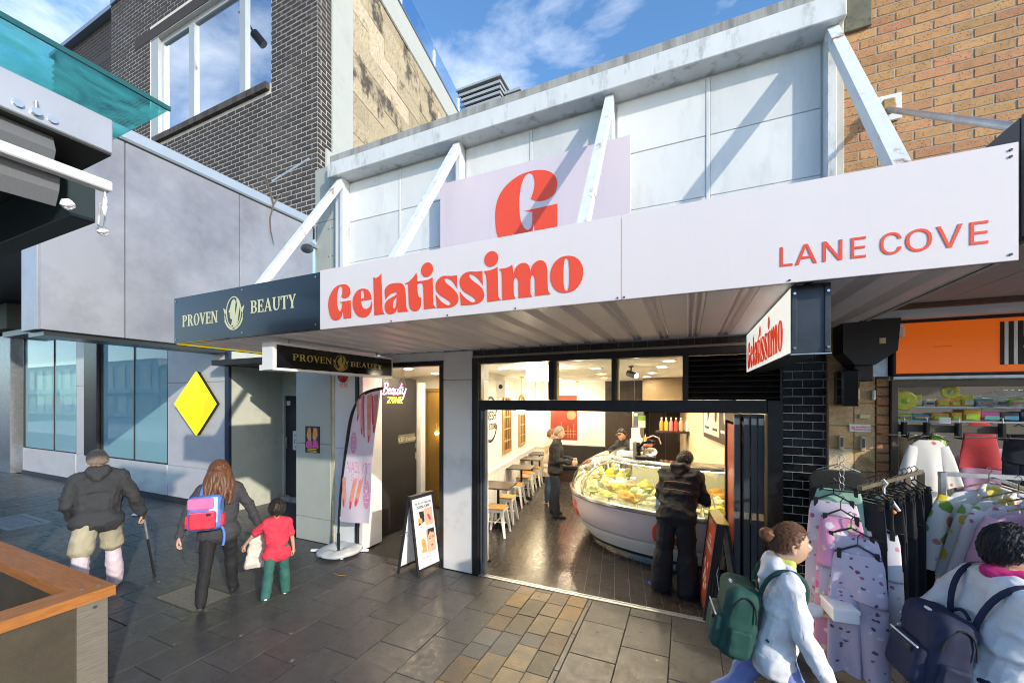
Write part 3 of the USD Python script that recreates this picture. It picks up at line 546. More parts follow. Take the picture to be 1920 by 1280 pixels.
# dark wood-look floor tiles, laid along the party walls
fl = thing('shop_floor', kind='structure')
M['floor_tile'] = mat('dark_floor_tile', (.032, .029, .027), .22, var=.25, vs=10, rnd=.22, stretch=(3, .6, 1), bump=.08, bs=60, bdist=.003, rv=.06)
M['floor_joint'] = mat('floor_joint', (.30, .27, .24), .8)
room = Polygon([(-2.44, 4.502), (.70, 4.502), (rw(4.7), 4.7), (rw(YB), YB), (lw(YB), YB), (lw(4.92), 4.92), (-2.50, 4.92), (-2.44, 4.7)])
part(fl, 'bed', extr(room, .02, UP, (0, 0, -.026)), M['floor_joint'])
ED, DD = np.array([.9877, .1564]), np.array([-.1564, .9877])
rng = random.Random(3); ft = []
for i in range(-14, 14):
    for j in range(-2, 14):
        o = np.array([-1.0, 5.0]) + ED * i * .172 + DD * (j * .62 + (i % 3) * .207)
        q = Polygon([o + ED * .002 + DD * .002, o + ED * 0.170 + DD * .0014, o + ED * 0.170 + DD * 0.618, o + ED * .0014 + DD * 0.618]).intersection(room)
        if q.area > .003 and in_view(o[0], o[1]): ft.append((o[1], q))
ft.sort(key=lambda a: a[0])
for _, q in ft[:290]: part(fl, 'floor_tile', extr(q, .02, UP, (0, 0, -.02 + rng.uniform(-.0008, .0008))), M['floor_tile'])
if len(ft) > 290: part(fl, 'far_tiles', cat([extr(q, .02, UP, (0, 0, -.02)) for _, q in ft[290:]]), M['floor_tile'], kind='stuff')

# ------------------------------------------------------------------ lamps inside
M['lamp_face'] = glow('downlight_face', (1.0, .80, .54), 250.0)
M['globe'] = glow('globe_face', (1.0, .82, .55), 18.0)
M['drum'] = glow('drum_face', (1.0, .88, .66), 20.0)
DL = [(-2.65, 5.6), (-2.62, 7.2), (-2.75, 8.9), (-2.9, 10.2), (-1.31, 6.2), (-1.5, 7.6), (-1.7, 8.9), (-.21, 5.35), (-.35, 6.3), (-.58, 7.6), (-.8, 9.0)]
DLAB = ['ceiling downlight nearest the left end of the shop front', 'ceiling downlight over the second cafe table', 'ceiling downlight over the third cafe table', 'ceiling downlight by the back bench', 'ceiling downlight behind the middle transom window, nearest one', 'ceiling downlight behind the middle transom window, second one', 'ceiling downlight behind the middle transom window, farthest one', 'ceiling downlight behind the right transom window, nearest one', 'ceiling downlight behind the right transom window, second one', 'ceiling downlight behind the right transom window, third one', 'ceiling downlight behind the right transom window, farthest one']
d0 = thing('downlight', DLAB[0], 'downlight', 'ceiling downlights in the gelato shop', loc=(*DL[0], ZC))
part(d0, 'trim', lathe([(.075, 0), (.1, 0), (.1, -.008), (.075, -.012)], 20), M['white_plastic'])
part(d0, 'lamp', cyl((0, 0, -.004), (0, 0, -.0005), .074, 20), M['lamp_face'])
for (a, b2), l in zip(DL[1:], DLAB[1:]): copy_of(d0, (a, b2, ZC), 0, l)
PN = [(-3.30, 7.95), (-3.6, 9.6), (-3.72, 10.5), (-2.72, 10.45)]
PL = ['white globe pendant lamp over the second cafe table', 'white globe pendant lamp over the third cafe table', 'white globe pendant lamp in the back left corner', 'white globe pendant lamp over the back bench']
p0 = thing('pendant_lamp', PL[0], 'pendant lamp', 'globe pendant lamps over the cafe tables', loc=(*PN[0], ZC))
part(p0, 'canopy', lathe([(0, 0), (.055, 0), (.04, -.03), (0, -.04)], 16), M['gold'])
part(p0, 'rod', cyl((0, 0, -.03), (0, 0, -.6), .007, 8), mat('brass_rod', (.5, .4, .18), .3, .8))
part(p0, 'globe', ball((0, 0, -.70), .115, 3), M['globe'], smooth=True)
for (a, b2), l in zip(PN[1:], PL[1:]): copy_of(p0, (a, b2, ZC), 0, l)
dm = thing('drum_lamp', 'bright white drum lamp hanging close under the ceiling by the left transom window', 'ceiling lamp', loc=(-2.08, 5.7, ZC))
part(dm, 'shade', lathe([(.19, -.03), (.19, -.20), (.17, -.205), (0, -.205), (0, -.03)], 28), M['drum'])
part(dm, 'rod', cyl((0, 0, 0), (0, 0, -.03), .02, 8), M['steel'])
sp = thing('spotlight', 'small black spotlight on the ceiling behind the right transom window', 'spotlight', loc=(-.76, 6.05, ZC))
part(sp, 'bracket', cat([box(-.03, .03, -.03, .03, -.02, 0), cyl((0, 0, -.02), (0, 0, -.08), .012, 8)]), M['black_metal'])
part(sp, 'head', cyl((-.05, .03, -.10), (.08, -.05, -.15), .045, 16), M['black_metal'])
part(sp, 'lens', cyl((.08, -.05, -.15), (.083, -.052, -.151), .038, 16), glow('spot_face', (1, .8, .5), 25))
# wall fittings
def on_left(u0, u1, z0, z1, t, off=.0, b=0):  # slab on the left wall between u (y) and z
    return hull([(lw(y) + off + d, y, z) for y in (u0, u1) for d in (0, t) for z in (z0, z1)])
ac = thing('wall_unit', 'white wall mounted air unit with a round dark speaker high on the left wall', 'air unit')
part(ac, 'body', on_left(7.15, 7.75, 2.28, 2.62, .2), M['white_plastic'])
part(ac, 'speaker', cyl((lw(7.15) + .1, 7.149, 2.5), (lw(7.15) + .1, 7.14, 2.5), .045, 16), M['black'])
M['mirror_gold'] = mat('mirror_gold', (.50, .31, .10), .4, .35, var=.2, vs=20)
M['mirror_glass'] = mat('mirror_glass', (.25, .24, .22), .08, .9)
for n, (y0, y1, lab) in enumerate(((7.55, 8.22, 'gold framed arched mirror with many panes on the left wall, nearer the door'), (8.95, 9.62, 'gold framed arched mirror with many panes on the left wall, nearer the back'))):
    g = thing('wall_mirror', lab, 'mirror', 'arched wall mirrors')
    zb, zt = 1.08, 2.12; ym, hw = (y0 + y1) / 2, (y1 - y0) / 2
    arch = [(ym + hw * math.cos(a), zt + hw * .75 * math.sin(a)) for a in np.linspace(0, math.pi, 18)]
    outer = Polygon([(y0, zb), (y1, zb)] + arch); inner = outer.buffer(-.06)
    def toleft(m, off):
        v = m.vertices; m.vertices = np.stack([lw(v[:, 0]) + off + v[:, 2], v[:, 0], v[:, 1]], 1); m.fix_normals(); return m
    part(g, 'frame', toleft(extr(outer.difference(inner), .035), .004), M['mirror_gold'])
    part(g, 'mirror_pane', toleft(extr(inner, .008), .004), M['mirror_glass'])
    bars = [sbox(y0 + (y1 - y0) * k / 4 - .012, zb, y0 + (y1 - y0) * k / 4 + .012, zt + .3) for k in (1, 2, 3)] + [sbox(y0, zb + k * .26 - .012, y1, zb + k * .26 + .012) for k in (1, 2, 3, 4)]
    part(g, 'glazing_bars', toleft(extr(shapely.union_all(bars).intersection(inner), .012), .013), M['mirror_gold'])
# round decal FRESH IN-STORE
dc = thing('wall_decal', 'black round wall lettering reading FRESH IN-STORE near the left jamb', 'wall lettering')
Mdec = np.array([[0, 0, 1, 0], [1, 0, 0, 0], [0, 1, 0, 0], [0, 0, 0, 1.0]])
rotw = trimesh.transformations.rotation_matrix(math.atan(SKX), [0, 0, 1])
def decal(m, y, z): 
    m = m.copy(); m.apply_transform(Mdec); m.apply_transform(rotw); m.apply_translation((lw(y) + .004, y, z)); return m
part(dc, 'word', decal(textm('FRESH', .16, UP, bold=True), 6.78, 1.93), M['black'])
part(dc, 'word', decal(textm('IN-STORE', .11, UP, bold=True), 6.78, 1.72), M['black'])
for a0, a1 in ((200, 340), (20, 160)):
    pts = [(.42 * math.cos(math.radians(a)), .42 * math.sin(math.radians(a))) for a in np.linspace(a0, a1, 24)]
    part(dc, 'arc', decal(extr(LineString(pts).buffer(.028), .002), 6.78, 1.86), M['black'])
pc = thing('wall_picture', 'dark red poster with a large round moon shape on the white back wall', 'poster')
M['poster_red'] = mat('poster_red', (.26, .035, .02), .4, var=.3, vs=5)
part(pc, 'sheet', box(-3.62, -2.83, YB - .02, YB - .001, 1.10, 2.35), M['poster_red'])
part(pc, 'moon', extr(Point(0, 0).buffer(.13), .003, FRONT, (-3.0, YB - .021, 1.80)), mat('poster_moon', (.40, .20, .10), .5))
part(pc, 'branches', cat([box(a, a + .012, YB - .024, YB - .021, 1.15, z) for a, z in ((-3.1, 1.5), (-3.02, 1.42), (-2.93, 1.55), (-3.3, 1.6))] + [box(-3.2, -2.86, YB - .024, YB - .021, z, z + .012) for z in (1.25, 1.34)]), mat('poster_line', (.5, .3, .12), .5))
bn = thing('bench', 'black upholstered bench along the back wall', 'bench')
part(bn, 'seat', box(-3.55, -2.05, 10.38, 10.80, .35, .47, .03), M['black_satin'])
part(bn, 'backrest', box(-3.55, -2.05, 10.80, 10.88, .47, .96, .02), M['black_satin'])
part(bn, 'plinth', box(-3.5, -2.1, 10.45, 10.80, 0, .35), M['dark_board'])

# ------------------------------------------------------------------ cafe tables and stools
M['table_top'] = mat('table_top', (.035, .028, .024), .25, var=.5, vs=8, stretch=(6, .6, 1))
M['stool_white'] = mat('stool_white', (.80, .79, .76), .3, .0)
M['stool_wood'] = mat('stool_wood', (.52, .27, .08), .45, var=.25, vs=10, stretch=(1, 8, 1))
TB = [(-3.04, 6.25), (-3.37, 8.1), (-3.62, 9.4), (-3.76, 10.35)]
TL = ['square dark cafe table nearest the shop entrance', 'second square dark cafe table along the left wall', 'third square dark cafe table along the left wall', 'last square dark cafe table in the back left corner']
t0 = thing('cafe_table', TL[0], 'table', 'dark cafe tables along the wall', loc=(*TB[0], 0), rz=WALL_ANG)
part(t0, 'tabletop', box(-.275, .275, -.30, .30, .725, .75, .006), M['table_top'])
part(t0, 'leg', cyl((0, 0, .06), (0, 0, .725), .024, 14), M['black_metal'])
part(t0, 'mount', box(-.12, .12, -.12, .12, .712, .725), M['black_metal'])
for k in range(4):
    a = math.radians(45 + 90 * k); part(t0, 'foot', hull([(r * math.cos(a) + w * math.sin(a), r * math.sin(a) - w * math.cos(a), z) for r, z in ((.02, .02), (.02, .13), (.27, .0), (.27, .03)) for w in (-.02, .02)]), M['black_metal'])
for p, l in zip(TB[1:], TL[1:]): copy_of(t0, (*p, 0), WALL_ANG, l)
ST = [(-2.90, 5.93), (-3.05, 6.62), (-3.33, 7.70), (-3.46, 8.45), (-3.57, 9.02), (-3.66, 9.72), (-2.35, 9.6)]
SL = ['white metal stool with wooden seat nearest the shop entrance', 'white metal stool with wooden seat just behind the nearest cafe table', 'white metal stool with wooden seat before the second cafe table', 'white metal stool with wooden seat behind the second cafe table', 'white metal stool with wooden seat before the third cafe table', 'white metal stool with wooden seat behind the third cafe table', 'white metal stool with wooden seat standing alone before the back bench']
s0 = thing('stool', SL[0], 'stool', 'white metal stools with wooden seats', loc=(*ST[0], 0), rz=WALL_ANG)
part(s0, 'seat', box(-.15, .15, -.15, .15, .445, .465, .008), M['stool_wood'])
part(s0, 'seat_frame', box(-.145, .145, -.145, .145, .39, .444, .012), M['stool_white'])
for sx in (-1, 1):
    for sy in (-1, 1):
        part(s0, 'leg', hull([(sx * (.135 + dx), sy * (.135 + dy), .42) for dx in (0, -.055) for dy in (0, -.055)] + [(sx * (.19 + dx), sy * (.19 + dy), 0) for dx in (0, -.028) for dy in (0, -.028)]), M['stool_white'])
part(s0, 'brace', cat([beam((-.155, 0, .20), (.155, 0, .20), .012, .02), beam((0, -.155, .225), (0, .155, .225), .012, .02)]), M['stool_white'])
for p, l in zip(ST[1:], SL[1:]): copy_of(s0, (*p, 0), WALL_ANG, l)

# ------------------------------------------------------------------ gelato cabinet
CP = np.array([(.66, 5.36), (.3, 5.345), (-.05, 5.365), (-.38, 5.42), (-.72, 5.51), (-1.05, 5.645), (-1.36, 5.84), (-1.60, 6.09), (-1.76, 6.40), (-1.84, 6.78), (-1.86, 7.2), (-1.84, 7.65), (-1.80, 8.0)])
from scipy.interpolate import CubicSpline
_s = np.r_[0, np.cumsum(np.linalg.norm(np.diff(CP, axis=0), axis=1))]
CS = CubicSpline(_s, CP); SMAX = _s[-1]
def cpt(s, inset, z):
    p = CS(s); t = CS(s, 1); t /= np.linalg.norm(t); n = np.array([t[1], -t[0]])      # inward normal: to the right of travel
    n = n if n @ (np.array([.2, 7.6]) - p) > 0 else -n
    return np.array([p[0] + n[0] * inset, p[1] + n[1] * inset, z])
def ribbon(s0, s1, prof, n=40): return np.array([[cpt(s, i, z) for i, z in prof] for s in np.linspace(s0, s1, n)])
def ring(s0, s1, prof, n=44):
    """closed profile swept along the cabinet's front line"""
    P = ribbon(s0, s1, list(prof) + [prof[0]], n); g = grid(P)
    k = len(prof); caps = []
    for row in (0, n - 1):
        base = row * (k + 1)
        for a in range(1, k - 1): caps.append((base, base + a, base + a + 1) if row else (base, base + a + 1, base + a))
    m = trimesh.Trimesh(g.vertices, np.vstack([g.faces, caps]), process=False); m.merge_vertices(); m.fix_normals(); return m
gc = thing('gelato_cabinet', 'long curved pale pink gelato display cabinet with glass front and steel rails', 'display cabinet')
M['cab_pink'] = mat('cabinet_pink', (.80, .70, .71), .16, coat=.4)
M['cab_white'] = mat('cabinet_white', (.78, .77, .73), .3)
part(gc, 'plinth', ring(0, SMAX, [(.34, 0), (.34, .10), (1.0, .10), (1.0, 0)]), M['steel'])
for k in range(4):
    z = .10 + k * .058
    part(gc, 'skirt_slat', ring(0, SMAX, [(.285 - k * .05, z), (.275 - k * .05, z + .05), (.31, z + .05), (.31, z)]), M['cab_white'])
part(gc, 'skirt_back', ring(0, SMAX, [(.312, .05), (.312, .34), (.36, .34), (.36, .05)]), M['black'])
part(gc, 'body', ring(0, SMAX, [(.115, .335), (.06, .40), (.015, .55), (0, .735), (.9, .735), (.9, .335)]), M['cab_pink'], smooth=35)
part(gc, 'rail', ring(0, SMAX, [(-.02, .738), (-.03, .755), (-.025, .79), (0, .80), (.05, .80), (.05, .738)]), M['steel'], smooth=40)
M['tray'] = mat('tray_cream', (.74, .70, .52), .35)
part(gc, 'deck', ring(0.02, SMAX - .02, [(.05, .74), (.05, .775), (.10, .765), (.98, .90), (1.0, .74)]), M['tray'])
GP = [(.012, .80), (.014, .87), (.035, .96), (.09, 1.06), (.18, 1.15), (.32, 1.225), (.50, 1.265), (.66, 1.285)]
SEG = [0.0, 1.02, 2.28, 3.45, SMAX]
gl = glass('cabinet_glass', (.95, .98, .93), 1.5)
for a, b2 in zip(SEG[:-1], SEG[1:]): part(gc, 'curved_pane', slab(ribbon(a + .02, b2 - .02, GP, 18), .006), gl, smooth=True)
for s in SEG[1:-1]: part(gc, 'glass_post', slab(ribbon(s - .022, s + .022, [(i - .006, z + .004) for i, z in GP], 3), .02), M['steel'], smooth=40)
part(gc, 'end_pane', cat([slab(np.array([[cpt(SMAX - .004, i, z), cpt(SMAX - .004, i, .80)] for i, z in GP]), .006)]), gl)
part(gc, 'top_rail', ring(0, SMAX, [(.63, 1.27), (.63, 1.305), (.66, 1.325), (.74, 1.33), (.76, 1.30), (.74, 1.27)]), M['steel'], smooth=40)
part(gc, 'top_shelf', ring(0, SMAX, [(.762, 1.285), (.762, 1.315), (1.08, 1.315), (1.08, 1.285)]), M['black_gloss'])
part(gc, 'lamp_strip', ring(.1, SMAX - .1, [(.66, 1.255), (.66, 1.262), (.70, 1.262), (.70, 1.255)]), glow('cabinet_lamp', (1, .95, .74), 8.0))
part(gc, 'back_panel', ring(0, SMAX, [(1.0, .1), (1.0, 1.285), (1.03, 1.285), (1.03, .1)]), M['tray'])
# the two red letters on the pink front
def wrap_letter(g, s_mid, h, z0, w):
    g = g.buffer(0); b = g.bounds; gg = saf.affine_transform(g, [w / (b[2] - b[0]), 0, 0, h / (b[3] - b[1]), -b[0] * w / (b[2] - b[0]) - w / 2, -b[1] * h / (b[3] - b[1])])
    m = extr(gg, .003); m = m.subdivide_to_size(.03); v = m.vertices.copy()
    body = np.array([(.115, .335), (.06, .40), (.015, .55), (0, .735)])
    out = []
    for u, vv, d in v:
        z = z0 + vv; i = np.interp(z, body[:, 1], body[:, 0]); out.append(cpt(s_mid - u, i - .002 - d, z))
    m.vertices = np.array(out); m.fix_normals(); return m
part(gc, 'letter', wrap_letter(WORD[0], 2.58, .27, .40, .24), M['red'])
part(gc, 'letter', wrap_letter(LOGO, .92, .30, .385, .34), M['red'])
# tubs and the gelato in them
M['tub'] = M['steel']
FL = [('lemon yellow', (.78, .62, .16)), ('pale pistachio', (.58, .58, .26)), ('vanilla cream', (.76, .70, .50)), ('pale green mint', (.52, .66, .42)), ('chocolate chip', (.48, .38, .22)), ('strawberry red', (.62, .16, .14)), ('mango orange', (.80, .42, .07)), ('caramel', (.60, .42, .18)), ('hazelnut', (.55, .44, .28)), ('bright yellow passionfruit', (.86, .68, .05))]
GM = [mat('gelato_' + n.replace(' ', '_'), c, .6, var=.12, vs=30, bump=.5, bs=70, bdist=.01) for n, c in FL]
def mound(seed, h):
    m = trimesh.creation.icosphere(3, 1.0); v = m.vertices.copy(); v = v[:, :] * [.135, .088, 1]
    z = np.clip(v[:, 2], 0, 1); nse = meshkit.fbm(v * [14, 14, 3.2], 4, seed) - .5
    swirl = np.sin(np.arctan2(v[:, 1], v[:, 0]) * 3 + z * 5 + seed)
    k = 1 + nse * .8 + swirl * .08
    m.vertices = np.stack([v[:, 0] * k, v[:, 1] * k, np.where(v[:, 2] < 0, -.02, z * h * (1 + nse * 1.1))], 1); return m
MOUNDS = [mound(k, .12 + .03 * (k % 3)) for k in range(4)]
rng = random.Random(9); n = 0
LABP = ['at the right cabinet end', 'right of the leaning customer', 'in front of the leaning customer', 'left of the leaning customer', 'in the middle pane', 'left part of the middle pane', 'just right of the second post', 'just left of the second post', 'in the left pane', 'at the left cabinet end', 'at the far cabinet end']
for r, (ins, zz) in enumerate(((.27, .80), (.56, .845), (.82, .88))):
    for k in range(11):
        s = .28 + k * .435 * (1 if r == 0 else 1.0)
        if s > SMAX - .2: break
        p = cpt(s, ins, zz); q = cpt(s + .05, ins, zz); ang = math.degrees(math.atan2(q[1] - p[1], q[0] - p[0]))
        fi = [9, 5, 2, 6, 0, 1, 4, 7, 8, 1, 3][k] if r == 0 else ([2, 6, 1, 3, 0, 7, 1, 4, 9, 8, 1][k] if r == 1 else [6, 7, 2, 0, 8, 2, 3, 0, 1, 4, 2][k])
        tb = thing('gelato_tub', f'{FL[fi][0]} gelato tub, {("front", "middle", "back")[r]} row, {LABP[k]}', 'gelato tub', 'gelato tubs in the cabinet', loc=p, rz=ang)
        sc_ = 1.0 if r < 2 else .85
        part(tb, 'tub', cat([box(-.18, .18, -.125, -.12, -.03, .03), box(-.18, .18, .12, .125, -.03, .03), box(-.185, -.18, -.125, .125, -.03, .03), box(.18, .185, -.125, .125, -.03, .03), box(-.18, .18, -.12, .12, -.035, -.03)]), M['steel'])
        mm = MOUNDS[(k + r) % 4].copy(); mm.apply_scale((1.0, 1.0, sc_ * rng.uniform(.6, 1.1)))
        part(tb, 'gelato', mm, GM[fi], smooth=50)
        if r == 0: part(tb, 'label_card', rotx(box(-.055, .055, -.002, .002, 0, .055), 18).apply_translation((0, .135 if False else -.15, .0)) if False else rotz(rotx(box(-.055, .055, -.002, .002, 0, .05), 12), 180).apply_translation((0, .14, .0)), M['white_plastic'])
        if (k + r) % 3 == 0: part(tb, 'scoop_handle', beam((.05, .02, .05), (.10, .06, .26), .025, .006), M['white_plastic'])
# ------------------------------------------------------------------ beauty shop front and the recess beside it
bsh = thing('beauty_shop', 'narrow beauty shop entrance with grey green pillar and black framed doorway', 'building')
M['pillar_green'] = mat('pillar_green', (.40, .43, .39), .5, var=.05, vs=3, dirt=(.30, .31, .28), ds=2.2, dlo=.55, dhi=.9)
M['cream_wall'] = mat('cream_green_wall', (.50, .51, .42), .7, var=.06, vs=3, dirt=(.32, .32, .27), ds=2.0, dlo=.52, dhi=.85)
M['cream_jamb'] = mat('cream_jamb', (.62, .57, .40), .55, dirt=(.4, .36, .25), ds=6)
M['white_panel'] = mat('white_wall_panel', (.70, .71, .70), .5, var=.04, vs=3, dirt=(.5, .5, .49), ds=2, dlo=.55, dhi=.9)
for z0, z1 in ((0, .365), (.372, 1.54), (1.547, 2.88)): part(bsh, 'pillar_panel', box(-5.815, -5.045, 4.44, 4.9, z0, z1, .004), M['pillar_green'])
part(bsh, 'door_post', box(-5.04, -4.977, 4.455, 4.9, 0, 2.88, .004), M['cream_jamb'])
for z0, z1 in ((0, 1.50), (1.505, 2.88)): part(bsh, 'wall_panel', box(-4.972, -4.545, 4.46, 4.86, z0, z1, .003), M['white_panel'])
part(bsh, 'reveal', box(-4.49, -4.42, 4.47, 4.88, 0, 2.70, .003), M['white_panel'])
part(bsh, 'door_frame', box(-4.543, -4.492, 4.44, 4.60, 0, 2.765, .004), M['frame_black'])
part(bsh, 'door_frame', box(-4.49, -2.98, 4.44, 4.56, 2.70, 2.765, .004), M['frame_black'])
part(bsh, 'door_frame', box(-3.045, -2.98, 4.442, 4.56, 0, 2.698, .004), M['frame_black'])
part(bsh, 'header_panel', box(-4.543, -2.98, 4.455, 4.6, 2.768, 2.88, .003), M['white_panel'])
part(bsh, 'inner_wall', hull([(-3.12 - .1584 * (y - 4.6) - d, y, z) for y in (4.92, 7.2) for d in (.13, .15) for z in (0, 2.755)]), M['render_white'])
part(bsh, 'inner_ceiling', hull([(x, y, z) for x, y in ((-7.0, 4.62), (-2.985, 4.62), (-2.985, 4.9), (-3.27, 4.92), (-3.66, 7.3), (-7.0, 7.3)) for z in (2.76, 2.86)]), M['in_ceiling'])
part(bsh, 'back_wall', box(-7.0, -3.66, 7.2, 7.3, 0, 2.76), M['in_wall'])
part(bsh, 'dividing_wall', box(-5.80, -5.70, 4.92, 7.2, 0, 2.76), M['in_wall'])
lf = part(bsh, 'door_leaf', box(-4.60, -4.55, 4.90, 5.92, .02, 2.62, .004), M['black_satin'])
part(lf, 'name_plate', box(-4.549, -4.543, 5.42, 5.86, 1.48, 1.63, .002), mat('plate_olive', (.16, .16, .11), .4, .3))
part(lf, 'lock', cat([box(-4.549, -4.53, 5.86, 5.90, 1.16, 1.28), box(-4.549, -4.535, 5.865, 5.895, 1.36, 1.45)]), M['steel'])
part(lf, 'plate_letters', textm('VIP inside', .075, RIGHT, (-4.5425, 5.64, 1.55), .0015), mat('plate_letter', (.5, .48, .35), .5))
part(bsh, 'inner_frame', box(-4.63, -4.50, 5.98, 6.12, 0, 2.55, .004), M['white_panel'])
M['ochre_glass'] = glass('ochre_glass', (.75, .55, .18), 1.5, film=(.30, .20, .05), filmfac=.55)
gd = part(bsh, 'glass_door', box(-5.40, -4.05, 6.90, 6.912, .05, 2.40), M['ochre_glass'])
part(gd, 'door_rail', cat([box(-5.02, -4.99, 6.88, 6.90, .02, 2.42), box(-5.42, -4.03, 6.88, 6.93, 2.40, 2.47), box(-5.42, -4.03, 6.88, 6.93, 0, .05)]), mat('dull_brass', (.25, .18, .06), .4, .7))
part(bsh, 'wall_poster', box(-5.35, -5.05, 7.17, 7.198, 1.3, 2.1), mat('dim_poster', (.3, .12, .03), .6, var=.5, vs=6))
ex = thing('wall_lamp', 'small glowing lamp behind the ochre glass door', 'lamp')
part(ex, 'bulb', ball((-4.72, 6.80, 1.55), .035, 2), glow('warm_bulb', (1, .72, .25), 45))
part(ex, 'stem', cyl((-4.72, 6.80, 1.58), (-4.72, 6.80, 1.75), .008, 8), M['gold'])
for k, (x, y, l) in enumerate(((-4.25, 5.3, 'ceiling downlight inside the beauty entrance, nearest the doorway'), (-3.75, 5.75, 'ceiling downlight inside the beauty entrance, right one'), (-4.55, 6.5, 'ceiling downlight inside the beauty entrance, deepest one'))): 
    c = copy_of(d0, (x, y, 2.758), 0, l, group='ceiling downlights in the beauty entrance')
# recess between the bank and the beauty shop
rec = thing('side_entry', 'shadowed recess with cream side wall and dark fire door between bank and pillar', 'building')
part(rec, 'side_wall', box(-8.42, -8.30, 4.92, 6.0, 0, 3.2), M['cream_wall'])
part(rec, 'back_wall', cat([box(-8.30, -5.82, 6.0, 6.12, 2.33, 3.2), box(-7.25, -5.82, 6.0, 6.12, 0, 2.33), box(-8.30, -8.24, 6.0, 6.12, 0, 2.33)]), M['cream_wall'])
part(rec, 'ceiling', box(-8.42, -5.82, 4.62, 6.12, 2.90, 3.0), M['black_satin'])
part(rec, 'step', box(-8.28, -7.25, 5.90, 6.0, 0, .10, .008), M['concrete_edge'])
dd = part(rec, 'door', box(-8.235, -7.26, 6.03, 6.07, .11, 2.32, .004), mat('door_dark', (.025, .028, .034), .45))
part(dd, 'handle', box(-8.20, -8.15, 5.98, 6.028, 1.15, 1.42, .01), M['steel'])
part(dd, 'notice', box(-7.99, -7.55, 6.022, 6.029, 1.13, 1.55), M['white_plastic'])
part(dd, 'notice', box(-8.19, -8.08, 6.022, 6.029, 2.11, 2.21), M['white_plastic'])
part(dd, 'notice_words', cat([textm('ACCESS', .05, FRONT, (-7.80, 6.021, 1.46), .001), textm('FIRE', .085, FRONT, (-7.83, 6.021, 1.31), .001), textm('NO ENTRY', .035, FRONT, (-7.80, 6.021, 1.2), .001)]), M['grey_dark'], kind='stuff')
# small wall things
po = thing('wall_poster', 'small bright party poster on the grey green pillar', 'poster')
part(po, 'sheet', box(-5.595, -5.27, 4.434, 4.439, 1.40, 1.82), mat('poster_dark', (.03, .015, .015), .4))
M['pp1'] = mat('poster_pink', (.62, .10, .30), .5, var=.6, vs=40); M['pp2'] = mat('poster_orange', (.70, .30, .08), .5, var=.6, vs=50); M['pp3'] = mat('poster_skin', (.60, .33, .20), .5, var=.4, vs=60); M['pp4'] = mat('poster_yellow', (.75, .55, .05), .5)
part(po, 'figures', cat([extr(saf.scale(Point(a, b2).buffer(1, 10), r, r * 1.2), .002, FRONT, (0, 4.434, 0)) for a, b2, r in ((-5.50, 1.64, .045), (-5.38, 1.65, .045))]), M['pp3'], kind='stuff')
part(po, 'hats', cat([extr(Polygon([(-5.56, 1.66), (-5.53, 1.79), (-5.48, 1.80), (-5.45, 1.68)]), .0025, FRONT, (0, 4.434, 0)), extr(Polygon([(-5.43, 1.68), (-5.40, 1.80), (-5.33, 1.79), (-5.31, 1.66)]), .0025, FRONT, (0, 4.434, 0))]), M['pp2'], kind='stuff')
part(po, 'gowns', cat([extr(Polygon([(-5.58, 1.48), (-5.56, 1.58), (-5.45, 1.60), (-5.43, 1.48)]), .0025, FRONT, (0, 4.434, 0)), extr(Polygon([(-5.43, 1.48), (-5.42, 1.6), (-5.32, 1.59), (-5.29, 1.48)]), .0025, FRONT, (0, 4.434, 0))]), M['pp1'], kind='stuff')
part(po, 'caption', cat([box(-5.54, -5.34, 4.431, 4.434, z, z + h) for z, h in ((1.455, .014), (1.43, .010), (1.412, .008))]), M['pp4'], kind='stuff')
fb = thing('fire_bell', 'round red fire bell with the word FIRE below on the white wall', 'fire bell')
part(fb, 'bell', rotx(lathe([(0, .06), (.06, .055), (.095, .02), (.10, 0), (0, 0)], 24), 90).apply_translation((-4.80, 4.459, 2.60)), mat('bell_red', (.42, .02, .02), .3), smooth=40)
part(fb, 'word', textm('FIRE', .06, FRONT, (-4.78, 4.459, 2.46), .001), M['red'])
cam_t = thing('security_camera', 'grey dome security camera on the green grey sheet above the awning', 'camera')
part(cam_t, 'body', ball((-5.36, 4.28, 4.57), .085, 3, (1.15, 1, .8)), mat('camera_grey', (.10, .105, .11), .35), smooth=True)
part(cam_t, 'bracket', cat([box(-5.33, -5.28, 4.30, 4.40, 4.60, 4.66), cyl((-5.31, 4.39, 4.66), (-5.31, 4.39, 4.95), .012, 8)]), M['galv'])
# signs of the beauty shop
def lettering(parent, s, h, Mx, at, u0, width=None, m=None):
    gs, w = serif_word(s, h); k = (width / w) if width else 1
    for g in gs: part(parent, 'letter', extr(saf.scale(g, k, 1, origin=(0, 0)), .002, Mx, (at[0] + (u0 if Mx is FRONT else 0), at[1] + (u0 if Mx is RIGHT else 0), at[2])), m)
fs = thing('fascia_sign', 'glossy black fascia sign reading PROVEN BEAUTY in pale gold at the left awning end', 'sign')
M['sign_black'] = mat('sign_black_gloss', (.006, .008, .012), .22, coat=.12)
M['gold_pale'] = mat('gold_pale', (.72, .66, .38), .35, .3)
part(fs, 'panel', box(-5.315, -3.014, 2.534, 2.553, 2.88, 3.388, .002), M['sign_black'])
part(fs, 'bolt', cat([cyl((a, 2.534, z), (a, 2.528, z), .008, 8) for a in (-5.28, -4.1, -3.06) for z in (2.92, 3.35)]), M['steel'], kind='stuff')
lettering(fs, 'PROVEN', .125, FRONT, (0, 2.533, 3.055), -5.15, .64, M['gold_pale'])
lettering(fs, 'BEAUTY', .125, FRONT, (0, 2.533, 3.10), -3.97, .65, M['gold_pale'])
part(fs, 'emblem', extr(emblem(.34), .002, FRONT, (-4.24, 2.533, 3.14)), M['gold_pale'])
